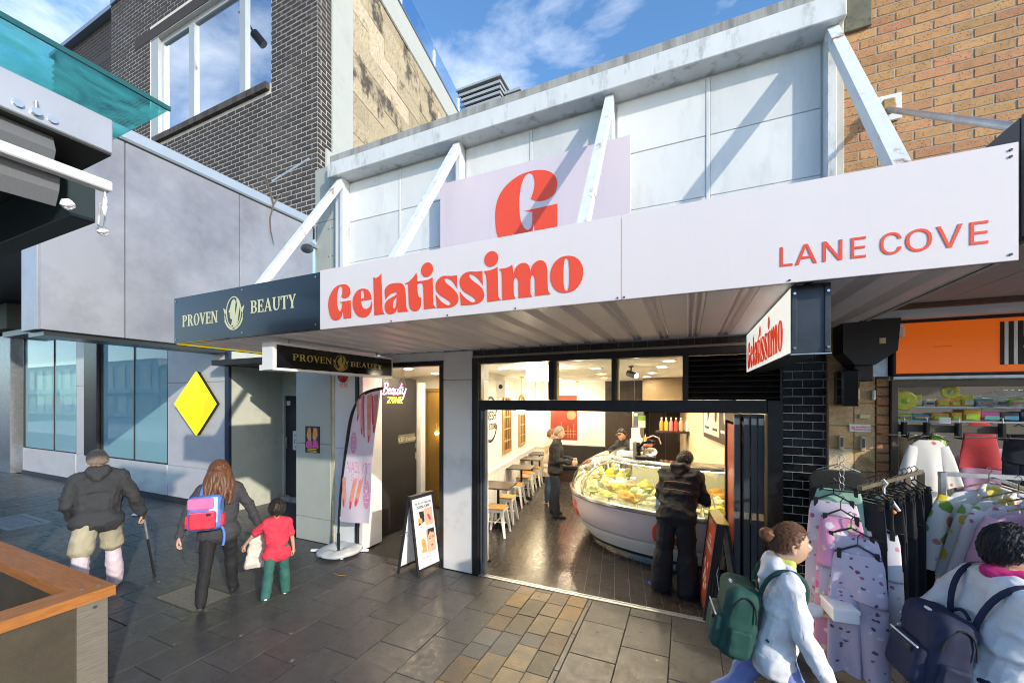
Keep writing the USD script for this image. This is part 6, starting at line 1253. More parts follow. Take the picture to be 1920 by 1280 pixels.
part(wsf, 'bracket', cat([box(-.6, -.57, 9.4, 9.75, 1.32, 1.50), box(-.2, -.17, 9.4, 9.75, 1.32, 1.50)]), M['black_metal'])
BT = [(-.70, 'orange', (.72, .28, .06)), (-.60, 'yellow', (.75, .55, .08)), (-.50, 'pink', (.75, .25, .28)), (-.40, 'red', (.62, .08, .08)), (-.30, 'peach', (.78, .42, .25)), (-.16, 'clear blue', (.55, .66, .70)), (-.04, 'clear', (.70, .72, .70))]
for x, c, col in BT:
    b_ = thing('bottle', f'{c} bottle standing on the dark wall shelf', 'bottle', 'bottles on the wall shelf', loc=(x + .17, 9.5, 1.546))
    part(b_, 'body', lathe([(0, 0), (.042, 0), (.044, .01), (.044, .17), (.036, .20), (.016, .235), (.015, .26), (0, .26)], 16), mat('bottle_' + c.replace(' ', '_'), col, .2, var=.1, vs=20), smooth=40)
    part(b_, 'cap', lathe([(.018, .26), (.018, .295), (0, .295), (0, .26)], 12), M['white_plastic'])
def on_top(s, ins=.92): return cpt(s, ins, 1.316)
for k, (s, l) in enumerate(((4.55, 'white paper bag standing on the cabinet top, farther one'), (4.25, 'white paper bag standing on the cabinet top, nearer one'))):
    p = on_top(s); g = thing('paper_bag', l, 'paper bag', 'paper bags on the cabinet', loc=p, rz=20)
    part(g, 'bag', hull([(x, y, z) for x in (-.075, .075) for y, z in ((-.05, 0), (.05, 0), (-.045, .19), (.045, .19))]), M['white_plastic'])
    part(g, 'handle', cat([tube([(-.03, y, .19), (-.03, y, .24), (0, y, .265), (.03, y, .24), (.03, y, .19)], .004, 6) for y in (-.04, .04)]), ROPE)
p = on_top(4.85, .9); tr_ = solo('serving_tray', box(p[0] - .22, p[0] + .22, p[1] - .15, p[1] + .15, 1.318, 1.35, .01), M['poster_rust'], 'dark red tray at the far end of the cabinet top', 'tray')
for k, (dx, c, l) in enumerate(((-.12, (.75, .6, .06), 'yellow'), (-.02, (.35, .55, .08), 'green'), (.08, (.75, .35, .04), 'orange'))):
    b_ = thing('squeeze_bottle', f'small {l} bottle behind the red tray on the cabinet', 'bottle', loc=(p[0] + dx, p[1] + .05, 1.351))
    part(b_, 'body', lathe([(0, 0), (.032, 0), (.032, .12), (.012, .15), (0, .15)], 14), mat('sq_' + l, c, .3), smooth=40)
    part(b_, 'nozzle', lathe([(.011, .15), (.004, .20), (0, .20)], 10), M['white_plastic'])
for (x, y, w, h, z), l, m_ in (((-1.02, 10.15, .17, .30, 1.55), 'green and white notice on the dark back boards', 'white'), ((-1.14, 9.9, .19, .26, 1.30), 'plain white card sign on a stand behind the counter', 'white'), ((-1.16, 10.15, .07, .07, 2.02), 'small white card on the fridge, upper one', 'white'), ((-1.16, 10.15, .07, .07, 1.83), 'small white card on the fridge, lower one', 'white')):
    g = thing('notice_card', l, 'notice', loc=(x, y, z)); part(g, 'card', box(-w / 2, w / 2, -.004, .004, 0, h), M['white_plastic'])
    if 'green' in l: part(g, 'green_band', box(-w / 2, w / 2, -.006, -.0041, h * .6, h), mat('notice_green', (.25, .50, .05), .4))
    if 'stand' in l: part(g, 'stand', cyl((0, .01, -.3), (0, .01, 0), .012, 8), M['black_metal'])
p = on_top(2.55, .93); g = thing('cash_box', 'low white device with pink lettering strip on the cabinet top', 'device', loc=p, rz=-8)
part(g, 'case', box(-.19, .19, -.09, .09, 0, .085, .008), M['white_plastic']); part(g, 'strip', box(-.17, .17, -.0925, -.0905, .02, .055), M['cab_pink'])
p = on_top(2.15, 1.0); g = thing('card_reader', 'black tilted card reader screen on the cabinet top', 'card reader', loc=p)
part(g, 'screen', rotx(box(-.07, .07, -.012, .012, 0, .20, .004), -22).apply_translation((0, 0, .04)), M['black_gloss']); part(g, 'base', box(-.06, .06, -.05, .06, 0, .04, .006), M['black_satin'])
p = on_top(1.72, .98); g = thing('waffle_iron', 'black and chrome waffle iron on the cabinet top', 'waffle iron', loc=p)
part(g, 'body', box(-.14, .14, -.10, .10, 0, .05, .01), M['black_satin'])
part(g, 'arm', tube([(-.10, 0, .05), (-.11, 0, .16), (-.04, 0, .25), (.06, 0, .28), (.13, 0, .26)], .028, 10), M['black_gloss'], smooth=True)
part(g, 'lid', rotx(lathe([(0, .018), (.095, .015), (.10, 0), (0, 0)], 24), 40).apply_translation((.07, .02, .10)), M['steel'])
part(g, 'side', box(-.19, -.145, -.10, .10, 0, .26, .01), M['steel'])
g = thing('tap', 'curved chrome tap with a colourful hose grip behind the counter', 'tap', loc=(-.62, 8.35, 1.0))
part(g, 'spout', tube([(-.16, 0, .15), (-.16, 0, .38), (-.12, 0, .47), (0, 0, .52), (.10, 0, .48), (.14, 0, .36)], .014, 8), M['steel'], smooth=True)
part(g, 'grip', cyl((-.16, 0, -.02), (-.16, 0, .2), .022, 10), mat('grip_colour', (.5, .25, .08), .4, var=.8, vs=12, hue=.0))
bc = thing('back_counter', 'low dark counter with sink behind the gelato cabinet', 'counter')
part(bc, 'worktop', box(-1.05, .05, 7.9, 8.7, .94, .985, .005), M['steel']); part(bc, 'cupboard', box(-1.03, .03, 7.95, 8.66, 0, .938), M['dark_board'])
hat = thing('desk_fan', 'round dark desk fan beside the staff member', 'fan', loc=(-1.02, 8.3, .986))
part(hat, 'head', rotx(lathe([(0, .03), (.07, .028), (.085, 0), (.07, -.04), (0, -.05)], 20), 90).apply_translation((0, 0, .36)), M['black_satin']); part(hat, 'stem', cyl((0, 0, 0), (0, 0, .3), .014, 10), M['galv'])

# ------------------------------------------------------------------ clothes
def cloth_mat(n, c, **k): return mat('cloth_' + n, c, .85, var=k.pop('var', .1), vs=k.pop('vs', 9), sheen=.25, bump=.25, bs=30, bdist=.01, **k)
CL = {'black': cloth_mat('black', (.012, .012, .013), rnd=.3), 'olive': cloth_mat('olive', (.045, .035, .02)), 'lilac': cloth_mat('lilac', (.46, .40, .50), speck=(.24, .10, .20), sps=34, splo=.66), 'pinkp': cloth_mat('pink_print', (.68, .28, .42), speck=(.78, .70, .72), sps=26, splo=.63), 'mint': cloth_mat('mint', (.30, .50, .36)), 'palep': cloth_mat('pale_pink', (.62, .50, .56), speck=(.40, .16, .26), sps=30, splo=.67), 'whitep': cloth_mat('white_print', (.74, .70, .72), speck=(.55, .14, .20), sps=28, splo=.68), 'gownw': cloth_mat('white_gown', (.66, .63, .61), speck=(.5, .08, .06), sps=8, splo=.73), 'floral': cloth_mat('floral', (.70, .68, .60), speck=(.62, .52, .04), sps=9, splo=.60), 'floral2': cloth_mat('floral_green', (.66, .64, .60), speck=(.20, .36, .08), sps=11, splo=.63), 'rose': cloth_mat('rose', (.50, .27, .36)), 'mauve': cloth_mat('mauve', (.30, .17, .30)), 'magenta': cloth_mat('magenta', (.42, .015, .17)), 'red': cloth_mat('red_knit', (.36, .02, .03), stretch=(1, 1, 6)), 'navy': cloth_mat('navy', (.01, .012, .03)), 'yellow': cloth_mat('yellow', (.75, .55, .03))}
def print_mat(n, base, motifs, scale, r=.30, base2=None):
    """cloth with a scattered print: one small motif per cell, in a few colours"""
    N_ = {'tc': ('geometry', {}), 'dn': ('noise_texture', {'scale': 16, 'detail': 3.0}), 'md': ('mix_color', {'blend_type': 'add', 'fac': .05}), 'v': ('voronoi_texture', {'scale': scale, 'randomness': .75}), 'lt': ('map_range', {'from_min': r - .05, 'from_max': r, 'to_min': 1., 'to_max': 0., 'clamp': True}), 'sc': ('separate_color', {}),
          'rp': ('rgb_ramp', {'ramp': [(k_ / len(motifs), c_) for k_, c_ in enumerate(motifs)], 'interpolate': False}), 'nb_': ('noise_texture', {'scale': 5, 'detail': 3.0}), 'bm': ('mix_color', {'a': base, 'b': base2 or base}), 'mx': ('mix_color', {}), 'nb': ('noise_texture', {'scale': 160, 'detail': 2.0}), 'bu': ('bump', {'strength': .2, 'distance': .004}), 'p': ('principled_bsdf', {'roughness': .85})}
    return usdkit.material(stage, '/World/Looks/print_' + n, N_, [('tc.position', 'dn.vector'), ('tc.position', 'md.a'), ('dn.color', 'md.b'), ('md.result', 'v.vector'), ('v.distance', 'lt.value'), ('v.color', 'sc.color'), ('sc.r', 'rp.fac'), ('tc.position', 'nb_.vector'), ('nb_.fac', 'bm.fac'), ('bm.result', 'mx.a'), ('rp.color', 'mx.b'), ('lt.result', 'mx.fac'), ('mx.result', 'p.base_color'), ('tc.position', 'nb.vector'), ('nb.fac', 'bu.height'), ('bu.normal', 'p.normal')], surface='p.BSDF')
CL.update(lilac=print_mat('lilac', (.50, .44, .54), [(.16, .06, .12), (.62, .58, .66), (.28, .10, .20), (.10, .07, .14)], 22, .26), pinkp=print_mat('pink', (.72, .30, .46), [(.80, .74, .76), (.80, .10, .30), (.78, .70, .40), (.80, .74, .76)], 13, .33), palep=print_mat('pale', (.66, .56, .62), [(.40, .10, .20), (.74, .70, .72), (.52, .20, .32), (.30, .12, .20)], 17, .30),
    whitep=print_mat('white', (.76, .72, .73), [(.60, .14, .20), (.50, .30, .36), (.70, .30, .36), (.60, .5, .5)], 18, .24), floral=print_mat('floral', (.80, .79, .74), [(.80, .60, .04), (.20, .38, .06), (.80, .66, .10), (.62, .28, .20)], 9, .42), floral2=print_mat('floral_leaf', (.78, .77, .74), [(.22, .42, .08), (.70, .30, .36), (.80, .62, .08), (.34, .46, .60)], 10, .38), gownw=print_mat('gown', (.72, .70, .68), [(.60, .08, .06), (.72, .70, .68), (.20, .30, .45), (.66, .12, .08)], 8, .22), rose=print_mat('rose', (.60, .34, .44), [(.66, .44, .52), (.52, .26, .36), (.66, .44, .52), (.5, .26, .34)], 8, .3))
def hung(prof, thick, folds, seed, n=44):
    """a hanging garment: prof = [(z, half width)], width along local x, thickness along y, gathered folds"""
    zs = np.linspace(prof[0][0], prof[-1][0], 34); ws = np.interp(-zs, [-p[0] for p in prof], [p[1] for p in prof]); rings = []
    for z, w in zip(zs, ws):
        t = np.linspace(0, 2 * np.pi, n, endpoint=False); drop = (prof[0][0] - z) / (prof[0][0] - prof[-1][0])
        x = w * np.cos(t) ; y = thick * (.35 + .65 * min(1, drop * 2)) * np.sin(t)
        f = np.sin(x * folds + seed) * thick * .75 * drop + np.sin(x * folds * 1.7 + seed * 2 + z * 2) * thick * .35 * drop
        rings.append(np.stack([x, y + f, np.full(n, z) + (.012 * np.sin(x * folds * .8 + seed) if z == zs[-1] else 0)], 1))
    g = grid(np.array([np.vstack([r, r[:1]]) for r in rings])); v = np.array(g.vertices); k = len(v); m_ = n + 1
    caps = [(k, (i + 1), i) for i in range(n)] + [(k + 1, (len(zs) - 1) * m_ + i, (len(zs) - 1) * m_ + i + 1) for i in range(n)]
    m = trimesh.Trimesh(np.vstack([v, rings[0].mean(0), rings[-1].mean(0)]), np.vstack([g.faces, caps]), process=False); m.merge_vertices(); m.fix_normals(); return m
def legs(L, w, flare, seed, thick=.028):
    zr = -.26
    top = hung([(0, w * .80), (-.06, w * .9), (zr - .02, w)], thick, 22, seed)
    ls = [hung([(zr + .04, w * .52), (-L * .6, w * .50 * flare), (-L, w * .52 * flare)], thick, 26, seed + s).apply_translation((s * w * .49, 0, 0)) for s in (-1, 1)]
    return cat([top] + ls)
def hanger(w): return cat([tube([(-w, 0, -.02), (-w * .5, 0, .01), (0, 0, .04), (w * .5, 0, .01), (w, 0, -.02)], .006, 6), tube([(0, 0, .04), (0, 0, .09), (.018, 0, .12), (0, 0, .14), (-.02, 0, .125)], .003, 6)])
def garment(name, label, catg, group, mesh, m, loc, rz, hang=None, clip=False, hm=None):
    g = thing(name, label, catg, group, loc=loc, rz=rz)
    part(g, 'cloth', mesh, m, smooth=60)
    if hang: part(g, 'hanger', hanger(hang).apply_translation((0, 0, .015)), hm or M['black_metal'])
    for s in ((-1, 1) if clip else ()): part(g, 'clip', box(s * hang * .8 - .012, s * hang * .8 + .012, -.012, .012, -.04, .02, .003), M['black_metal'])
    return g
R0, R1 = np.array([.985, 3.12, 1.70]), np.array([1.62, 4.0, 1.70]); RD = (R1 - R0) / np.linalg.norm(R1 - R0); RA = math.degrees(math.atan2(RD[1], RD[0])) - 90
rk = thing('clothes_rack', 'bronze clothes rack of black trousers before the tan tiled pier', 'clothes rack')
M['rack_bronze'] = mat('rack_bronze', (.20, .16, .11), .4, .5, var=.2, vs=14)
part(rk, 'rail', beam(R0 - RD * .02, R1 + RD * .02, .025, .025), M['rack_bronze'])
part(rk, 'post', box(R1[0] - .018, R1[0] + .018, R1[1] - .018, R1[1] + .018, .0, 1.70, .003), M['rack_bronze'])
pm = R0 + RD * .80
part(rk, 'post', box(pm[0] - .016, pm[0] + .016, pm[1] - .016, pm[1] + .016, .0, 1.685, .003), M['rack_bronze'])
part(rk, 'foot', beam((R1[0], R1[1], .02), (pm[0] - .18, pm[1] - .25, .02), .035, .035), M['rack_bronze'])
part(rk, 'foot', beam((R1[0] - .36, R1[1] + .12, .018), (R1[0] + .28, R1[1] - .16, .018), .03, .03), M['rack_bronze'])
ordw = ['first', 'second', 'third', 'fourth', 'fifth', 'sixth', 'seventh', 'eighth', 'ninth', 'tenth']
ks = [.10, .18, .26, .35, .43, .52, .61, .69, .78, .88]
for k, u in enumerate(ks):
    p = R0 + RD * (u * np.linalg.norm(R1 - R0)); olive = k == 6
    garment('hanging_trousers', 'brown olive trousers hanging among the black ones on the rack' if olive else f'black trousers on the bronze rack, {ordw[k]} from the near end', 'trousers', None if olive else 'black trousers on the rack', legs(.92 + .05 * math.sin(k * 2.1), .115, 1.1, k * 1.7, .02), CL['olive' if olive else 'black'], (p[0], p[1], 1.60), RA + (-24, -10, -30, -18, -26, -12, -28, -20, -30, -15)[k], hang=.10, clip=True)
wh = thing('coat_hanger', 'white plastic child hanger with orange clip on the bronze rack', 'hanger', loc=(1.18, 3.36, 1.60), rz=RA - 20)
part(wh, 'frame', tube([(-.09, 0, -.06), (-.05, 0, -.01), (0, 0, .02), (.05, 0, -.01), (.09, 0, -.06)], .009, 8), M['white_plastic'])
part(wh, 'hook', tube([(0, 0, .02), (0, 0, .07), (.02, 0, .1), (0, 0, .12), (-.02, 0, .105)], .007, 8), M['white_plastic'])
part(wh, 'clip', ball((.05, -.02, -.07), .022, 2, (1.6, 1, .8)), mat('clip_orange', (.8, .25, .02), .4))
PT = [('mint green elasticated trousers at the top of the tiered hanger', 'mint', (.90, 3.22, 1.66), .40, .135), ('pale grey pink printed trousers hanging second on the tiered hanger', 'palep', (.865, 3.18, 1.585), .92, .14), ('bright pink printed trousers hanging on the tiered hanger', 'pinkp', (.885, 3.12, 1.50), .90, .12), ('lilac printed trousers hanging lowest in front of the others', 'lilac', (.925, 3.08, 1.40), .62, .15), ('long pale lilac trousers with dark print nearest the street', 'lilac', (.945, 3.04, 1.31), .74, .135)]
for l, c, p, L, w in PT: garment('hanging_trousers', l, 'trousers', None, legs(L, w, 1.15, len(l), .042), CL[c], p, -12, hang=w * .8, clip=True)
garment('hanging_trousers', 'white trousers with small red print showing below the black ones', 'trousers', None, legs(.80, .12, 1.15, 2, .025), CL['whitep'], (1.08, 3.18, 1.42), -14, hang=.09, clip=True)
garment('jumper', 'yellow garment edge showing below the pink printed trousers', 'top', None, hung([(0, .10), (-.1, .12), (-.42, .11)], .02, 20, 1), CL['yellow'], (.93, 3.30, 1.12), -10, hang=.09)
garment('vest', 'black sleeveless top on a wire hanger against the tan tiles', 'top', None, hung([(0, .09), (-.02, .17), (-.08, .21), (-.14, .20), (-.75, .21)], .04, 14, 3), CL['black'], (1.20, 4.30, 1.63), -4, hang=.15, hm=M['galv'])
cg = thing('hanger_chain', 'steel wire hanger chain holding the printed trousers', 'hanger')
part(cg, 'chain', cat([tube([(.905 + .012 * math.sin(t), 3.17, 1.69 + k * .045 + .024 * math.cos(t)) for t in np.linspace(0, 2 * math.pi, 12)], .0025, 5) for k in range(5)]), M['steel'])
part(cg, 'bar', cyl((.80, 3.19, 1.66), (1.01, 3.15, 1.66), .004, 6), M['black_metal'])
rk2 = thing('clothes_rack', 'grey steel arm rack of dressing gowns at the right edge', 'clothes rack')
part(rk2, 'rail', beam((1.70, 3.95, 1.70), (2.3, 3.98, 1.70), .03, .03), M['galv'])
part(rk2, 'post', box(1.70, 1.735, 3.93, 3.965, 0, 1.715, .003), M['galv'])
part(rk2, 'front_arm', beam((2.0, 3.96, 1.69), (2.03, 3.25, 1.62), .02, .02), M['galv'])
part(rk2, 'foot', beam((1.72, 3.6, .02), (1.72, 4.3, .02), .04, .04), M['galv'])
def robe_sleeves(g, m, w=.225, z=-.06, L=.52, collar=True, k=1.0):
    for s in (-1, 1):
        sl = hung([(0, .055 * k), (-.1, .075 * k), (-L, .085 * k)], .05 * k, 24, s + L); roty(sl, s * -13); part(g, 'sleeve', sl.apply_translation((s * w, .0, z)), m, smooth=60)
    if collar: part(g, 'collar', tube([(-.07, -.045, .0), (-.05, -.07, -.10), (-.01, -.075, -.26), (.03, -.07, -.12), (.07, -.045, .0), (0, .03, .03), (-.07, -.045, .0)], .02, 7), m, smooth=True)
ROB = [('white dressing gown with yellow and green flowers on the arm rack', 'floral', (1.92, 3.86, 1.62), 8), ('white dressing gown with green leaves behind the pink gown', 'floral2', (2.00, 3.74, 1.590), 4), ('pale printed dressing gown in the middle of the arm rack', 'whitep', (1.99, 3.60, 1.580), 0), ('dusty rose dressing gown on the arm rack', 'rose', (1.99, 3.47, 1.565), -2), ('mauve dressing gown hanging in front of the rose one', 'mauve', (2.02, 3.38, 1.530), -5), ('pale pink dressing gown at the front of the arm rack', 'palep', (2.06, 3.30, 1.540), 6)]
for l, c, p, a in ROB: robe_sleeves(garment('dressing_gown', l, 'dressing gown', 'dressing gowns on the arm rack', hung([(0, .07), (-.03, .19), (-.10, .25), (-.3, .23), (-1.0, .27)], .06, 19, p[1] * 7), CL[c], p, a, hang=.18, hm=M['rack_bronze']), CL[c])
mg = garment('dressing_gown', 'bright magenta gown with a white price tag at the right edge', 'dressing gown', None, hung([(0, .07), (-.03, .19), (-.10, .24), (-.3, .25), (-1.05, .30)], .05, 15, 3), CL['magenta'], (1.93, 3.13, 1.42), 5, hang=.18)
robe_sleeves(mg, CL['magenta'])
part(mg, 'price_tag', box(-.165, -.105, -.066, -.063, -.13, -.05, .001), M['white_plastic'])
part(mg, 'tag_print', cat([box(-.155, -.115, -.0675, -.0665, z, z + h) for z, h in ((-.065, .006), (-.115, .01), (-.098, .016))]), M['red'], kind='stuff')
robe_sleeves(garment('nightgown', 'white nightgown with small red flowers hanging in the store window', 'nightgown', None, hung([(0, .06), (-.03, .10), (-.12, .10), (-.55, .135)], .03, 26, 5), CL['gownw'], (1.78, 4.28, 1.92), 3, hang=.13), CL['gownw'], .09, -.05, .34, False, .62)
garment('jumper', 'dark red knitted garment hanging inside the store', 'top', None, hung([(0, .06), (-.05, .10), (-.45, .16)], .03, 14, 2), CL['red'], (2.62, 5.4, 2.02), 0, hang=.09)
garment('hanging_trousers', 'navy trousers with an orange tag inside the store', 'trousers', None, legs(.9, .10, 1.0, 4), CL['navy'], (2.62, 4.9, 1.98), 0, hang=.08, clip=True)
solo('toy_balloon', ball((2.03, 4.75, 1.84), .075, 3, (.8, .8, 1.3)), PK[0], 'lime green toy hanging beside the white nightgown', 'toy', smooth=True)
rng = random.Random(77)
for k, (x, z, l) in enumerate(((1.95, 1.3, 'dark patterned bundle of clothes inside the store, left'), (2.25, 1.35, 'dark patterned bundle of clothes inside the store, middle'), (2.75, 1.25, 'dark patterned bundle of clothes inside the store, right'))):
    garment('clothes_bundle', l, 'clothes', None, hung([(.5, .15), (.4, .22), (-.5, .26)], .10, 18, k), (CL['navy'], CL['olive'], CL['mauve'])[k], (x, 5.6, z), 0)
# ------------------------------------------------------------------ people
V3 = lambda *a: np.array(a, float)
def msph(p, r, n=14): return m3.Manifold.sphere(r, n).translate([float(q) for q in p])
def bone(a, ra, b, rb): return m3.Manifold.batch_hull([msph(a, ra), msph(b, rb)])
def union(ms): return m3.Manifold.batch_boolean(ms, m3.OpType.Add)
def to_tri(m):
    q = m.to_mesh(); t = trimesh.Trimesh(np.array(q.vert_properties)[:, :3], np.array(q.tri_verts), process=True); return t
def to_man(t): return m3.Manifold(m3.Mesh(np.asarray(t.vertices, np.float32), np.asarray(t.faces, np.uint32)))
def soft(m, L=.03, it=10, folds=0.0, fs=7.0, seed=1, stretch=(1, 1, 1)):
    if folds: L = L * .75
    t = to_tri(m.refine_to_length(L)); trimesh.smoothing.filter_taubin(t, lamb=.5, nu=.53, iterations=it)
    if folds:
        n = np.array(t.vertex_normals); f = meshkit.fbm(np.array(t.vertices) * fs * np.array(stretch) + seed * 3.1, 3, seed) - .5
        r = 1 - np.abs(meshkit.noise(np.array(t.vertices) * fs * .8 * np.array(stretch) + seed, seed + 5) * 2 - 1)
        r2 = 1 - np.abs(meshkit.noise(np.array(t.vertices) * fs * 2.1 * np.array(stretch)[::-1] + seed * 2, seed + 9) * 2 - 1)
        t.vertices = np.array(t.vertices) + n * (f * folds + (r ** 4 - .2) * folds * .7 + (r2 ** 4 - .2) * folds * .35)[:, None]
    return t
def Rx(a): a = math.radians(a); return np.array([[1, 0, 0], [0, math.cos(a), -math.sin(a)], [0, math.sin(a), math.cos(a)]])
def Rz(a): a = math.radians(a); return np.array([[math.cos(a), -math.sin(a), 0], [math.sin(a), math.cos(a), 0], [0, 0, 1]])
def head_mesh(s=1.0, grow=1.0, sub=4):
    t = trimesh.creation.icosphere(sub); d = np.array(t.vertices); x, y, z = d.T
    g = lambda cx, cy, cz, w: np.exp(-((x - cx) ** 2 + (y - cy) ** 2 + (z - cz) ** 2) / w)
    jaw = np.clip(-z, 0, 1)
    X = x * .076 * (1 - .30 * jaw ** 1.5); Y = y * (.098 - .012 * jaw) + .012 * jaw * (y > 0); Z = z * .118
    if grow == 1.0:
        bump = .020 * g(0, .98, -.12, .018) + .012 * g(0, .99, .02, .012) - .010 * (g(.36, .9, .12, .03) + g(-.36, .9, .12, .03)) + .005 * (g(0, .9, -.42, .03)) + .007 * g(0, .78, -.75, .06) + .004 * (g(.3, .9, .3, .05) + g(-.3, .9, .3, .05))
        Y = Y + bump
    t.vertices = np.stack([X, Y, Z], 1) * s * grow; return t, d
def hand(w, f, n, side, s, curl=35):
    """palm and five fingers; f: along the hand, n: where the palm looks, side: +1 right hand"""
    f = f / np.linalg.norm(f); n = n - f * (n @ f); n /= np.linalg.norm(n); t = np.cross(n, f) * side
    ks = [w + f * .088 * s + t * o * s for o in (.031, .011, -.010, -.029)]
    ms = [m3.Manifold.batch_hull([msph(w, .021 * s, 10), msph(w + t * .014 * s, .016 * s, 10), msph(w + f * .03 * s + t * .024 * s, .014 * s, 10)] + [msph(k, .0115 * s, 10) for k in ks])]
    for k, L, c in zip(ks, (.072, .080, .074, .058), (.9, 1, 1.05, 1.15)):
        p, a, r = k, 0.0, .0092 * s
        for q, seg in enumerate((.45, .31, .24)):
            a += math.radians(curl * c * (.6, 1.0, .8)[q]); d = f * math.cos(a) + n * math.sin(a); p2 = p + d * L * seg * s
            ms.append(m3.Manifold.batch_hull([msph(p, r, 8), msph(p2, r * .92, 8)])); p, r = p2, r * .92
    b = w + f * .03 * s + t * .028 * s; d1 = f * .62 + t * .62 + n * .42; d1 /= np.linalg.norm(d1); d2 = f * .86 + t * .18 + n * .48; d2 /= np.linalg.norm(d2)
    p2 = b + d1 * .042 * s; p3 = p2 + d2 * .032 * s
    ms += [m3.Manifold.batch_hull([msph(b, .0125 * s, 8), msph(p2, .0105 * s, 8)]), m3.Manifold.batch_hull([msph(p2, .0105 * s, 8), msph(p3, .0092 * s, 8)])]
    return union(ms)
SKIN = {'fair': mat('skin_fair', (.58, .34, .24), .5, var=.06, vs=14), 'tan': mat('skin_tan', (.46, .26, .17), .5, var=.06, vs=14), 'east': mat('skin_warm', (.55, .35, .23), .5, var=.06, vs=14)}
M['eye_white'] = mat('eye_white', (.75, .73, .70), .2); M['eye_dark'] = mat('eye_dark', (.02, .014, .01), .15); M['lips'] = mat('lips', (.42, .15, .13), .45)
HAIR = {'dark': mat('hair_dark', (.018, .013, .010), .45, var=.5, vs=30, stretch=(6, 6, 1)), 'brown': mat('hair_brown', (.13, .052, .022), .5, var=.5, vs=24, stretch=(7, 7, 1)), 'grey': mat('hair_grey', (.24, .19, .15), .6, var=.4, vs=40, stretch=(6, 6, 1)), 'black': mat('hair_black', (.010, .009, .010), .4, var=.5, vs=30, stretch=(6, 6, 1))}
def person(label, loc, rz, H=1.7, group=None, skin='fair', lean=4, twist=0, legs_=((12, 6, 3), (-14, 10, 3)), arms=((10, 12, 20, 0), (-12, 12, 15, 0)), headpose=(0, 0), hs=None, hair=('dark', 'short'), top=None, bottom=None, shoes=None, bulk=1.0, sleeve=1.0, top_len=.0, trouser_r=(.0, .0), hood=False, curl=35, face=False, palms=None, seed=1, trim=None, strands=0):
    """legs_: (hip swing, knee bend, spread) right, left; arms: (swing, abduct, elbow bend, inward) right, left; degrees"""
    s = H / 1.75; hs = hs or s ** .45; P = V3(0, 0, .54 * H)
    T = Rz(twist) @ Rx(-lean)
    up = lambda k, x=0, y=0: P + T @ V3(x * H, y * H, k * H)
    neck = up(.295); hips = [P + V3(sd * .052 * H, 0, -.012 * H) for sd in (1, -1)]
    sh = [up(.262, sd * .100) for sd in (1, -1)]
    J = {'foot': [], 'knee': [], 'ankle': [], 'elbow': [], 'wrist': [], 'hdir': []}
    for k, sd in enumerate((1, -1)):
        a, kb, spd = legs_[k]
        d1 = V3(sd * math.sin(math.radians(spd)), math.sin(math.radians(a)), -math.cos(math.radians(a))); d1 /= np.linalg.norm(d1)
        a2 = a - kb; d2 = V3(sd * math.sin(math.radians(spd)) * .5, math.sin(math.radians(a2)), -math.cos(math.radians(a2))); d2 /= np.linalg.norm(d2)
        kn = hips[k] + d1 * .245 * H; an = kn + d2 * .240 * H; J['knee'].append(kn); J['ankle'].append(an)
        pitch = math.radians(min(0, a2) * .55 if a2 < -18 else max(0, a2) * .4); J['foot'].append((V3(sd * .10, math.cos(pitch), math.sin(pitch)),))
        sw, ab, el, inn = arms[k]
        d1 = T @ (Rx(sw) @ V3(sd * math.sin(math.radians(ab)), 0, -math.cos(math.radians(ab))))
        fwd = T @ (Rx(sw + el) @ V3(sd * math.sin(math.radians(ab * .4)), 0, -1.0)); fwd /= np.linalg.norm(fwd)
        fwd = fwd + T @ V3(-sd * math.sin(math.radians(inn)), 0, 0); fwd /= np.linalg.norm(fwd)
        e = sh[k] + d1 * .168 * H; w = e + fwd * .145 * H; J['elbow'].append(e); J['wrist'].append(w); J['hdir'].append(fwd)
    zmin = min(an[2] + min(f[0][2] * .13 * H, -0.0) - .058 * s for an, f in zip(J['ankle'], J['foot'])); dz = V3(0, 0, -zmin)
    P = P + dz; neck = neck + dz; hips = [q + dz for q in hips]; sh = [q + dz for q in sh]
    for k in ('knee', 'ankle', 'elbow', 'wrist'): J[k] = [q + dz for q in J[k]]
    upd = lambda k, x=0, y=0: up(k, x, y) + dz
    Th = Rz(headpose[1]) @ Rx(-lean * .5 + headpose[0]); hc = neck + Th @ V3(0, .018 * H, .052 * H + .062 * hs * 1.0)
    b = s * (.92 + .08 * bulk)
    def torso(e):
        return [m3.Manifold.batch_hull([msph(hips[0], (.080 + e) * b), msph(hips[1], (.080 + e) * b), msph(upd(.06), (.088 + e) * b)]),
                m3.Manifold.batch_hull([msph(upd(.05, .040), (.080 + e) * b), msph(upd(.05, -.040), (.080 + e) * b), msph(upd(.20, .055, .005), (.085 + e) * b), msph(upd(.20, -.055, .005), (.085 + e) * b)]),
                m3.Manifold.batch_hull([msph(upd(.20, .055), (.085 + e) * b), msph(upd(.20, -.055), (.085 + e) * b), msph(sh[0], (.046 + e * .8) * b), msph(sh[1], (.046 + e * .8) * b), msph(neck, (.045 + e * .5) * b)])]
    def arm(k, e, part_=1.0):
        o = [bone(sh[k], (.050 + e) * b, J['elbow'][k], (.037 + e) * b)] if part_ >= .5 else [bone(sh[k], (.050 + e) * b, sh[k] + (J['elbow'][k] - sh[k]) * part_ * 2, (.044 + e * 1.3) * b)]
        if part_ > .5: o.append(bone(J['elbow'][k], (.037 + e) * b, J['wrist'][k], (.026 + e * .8) * b))
        return o
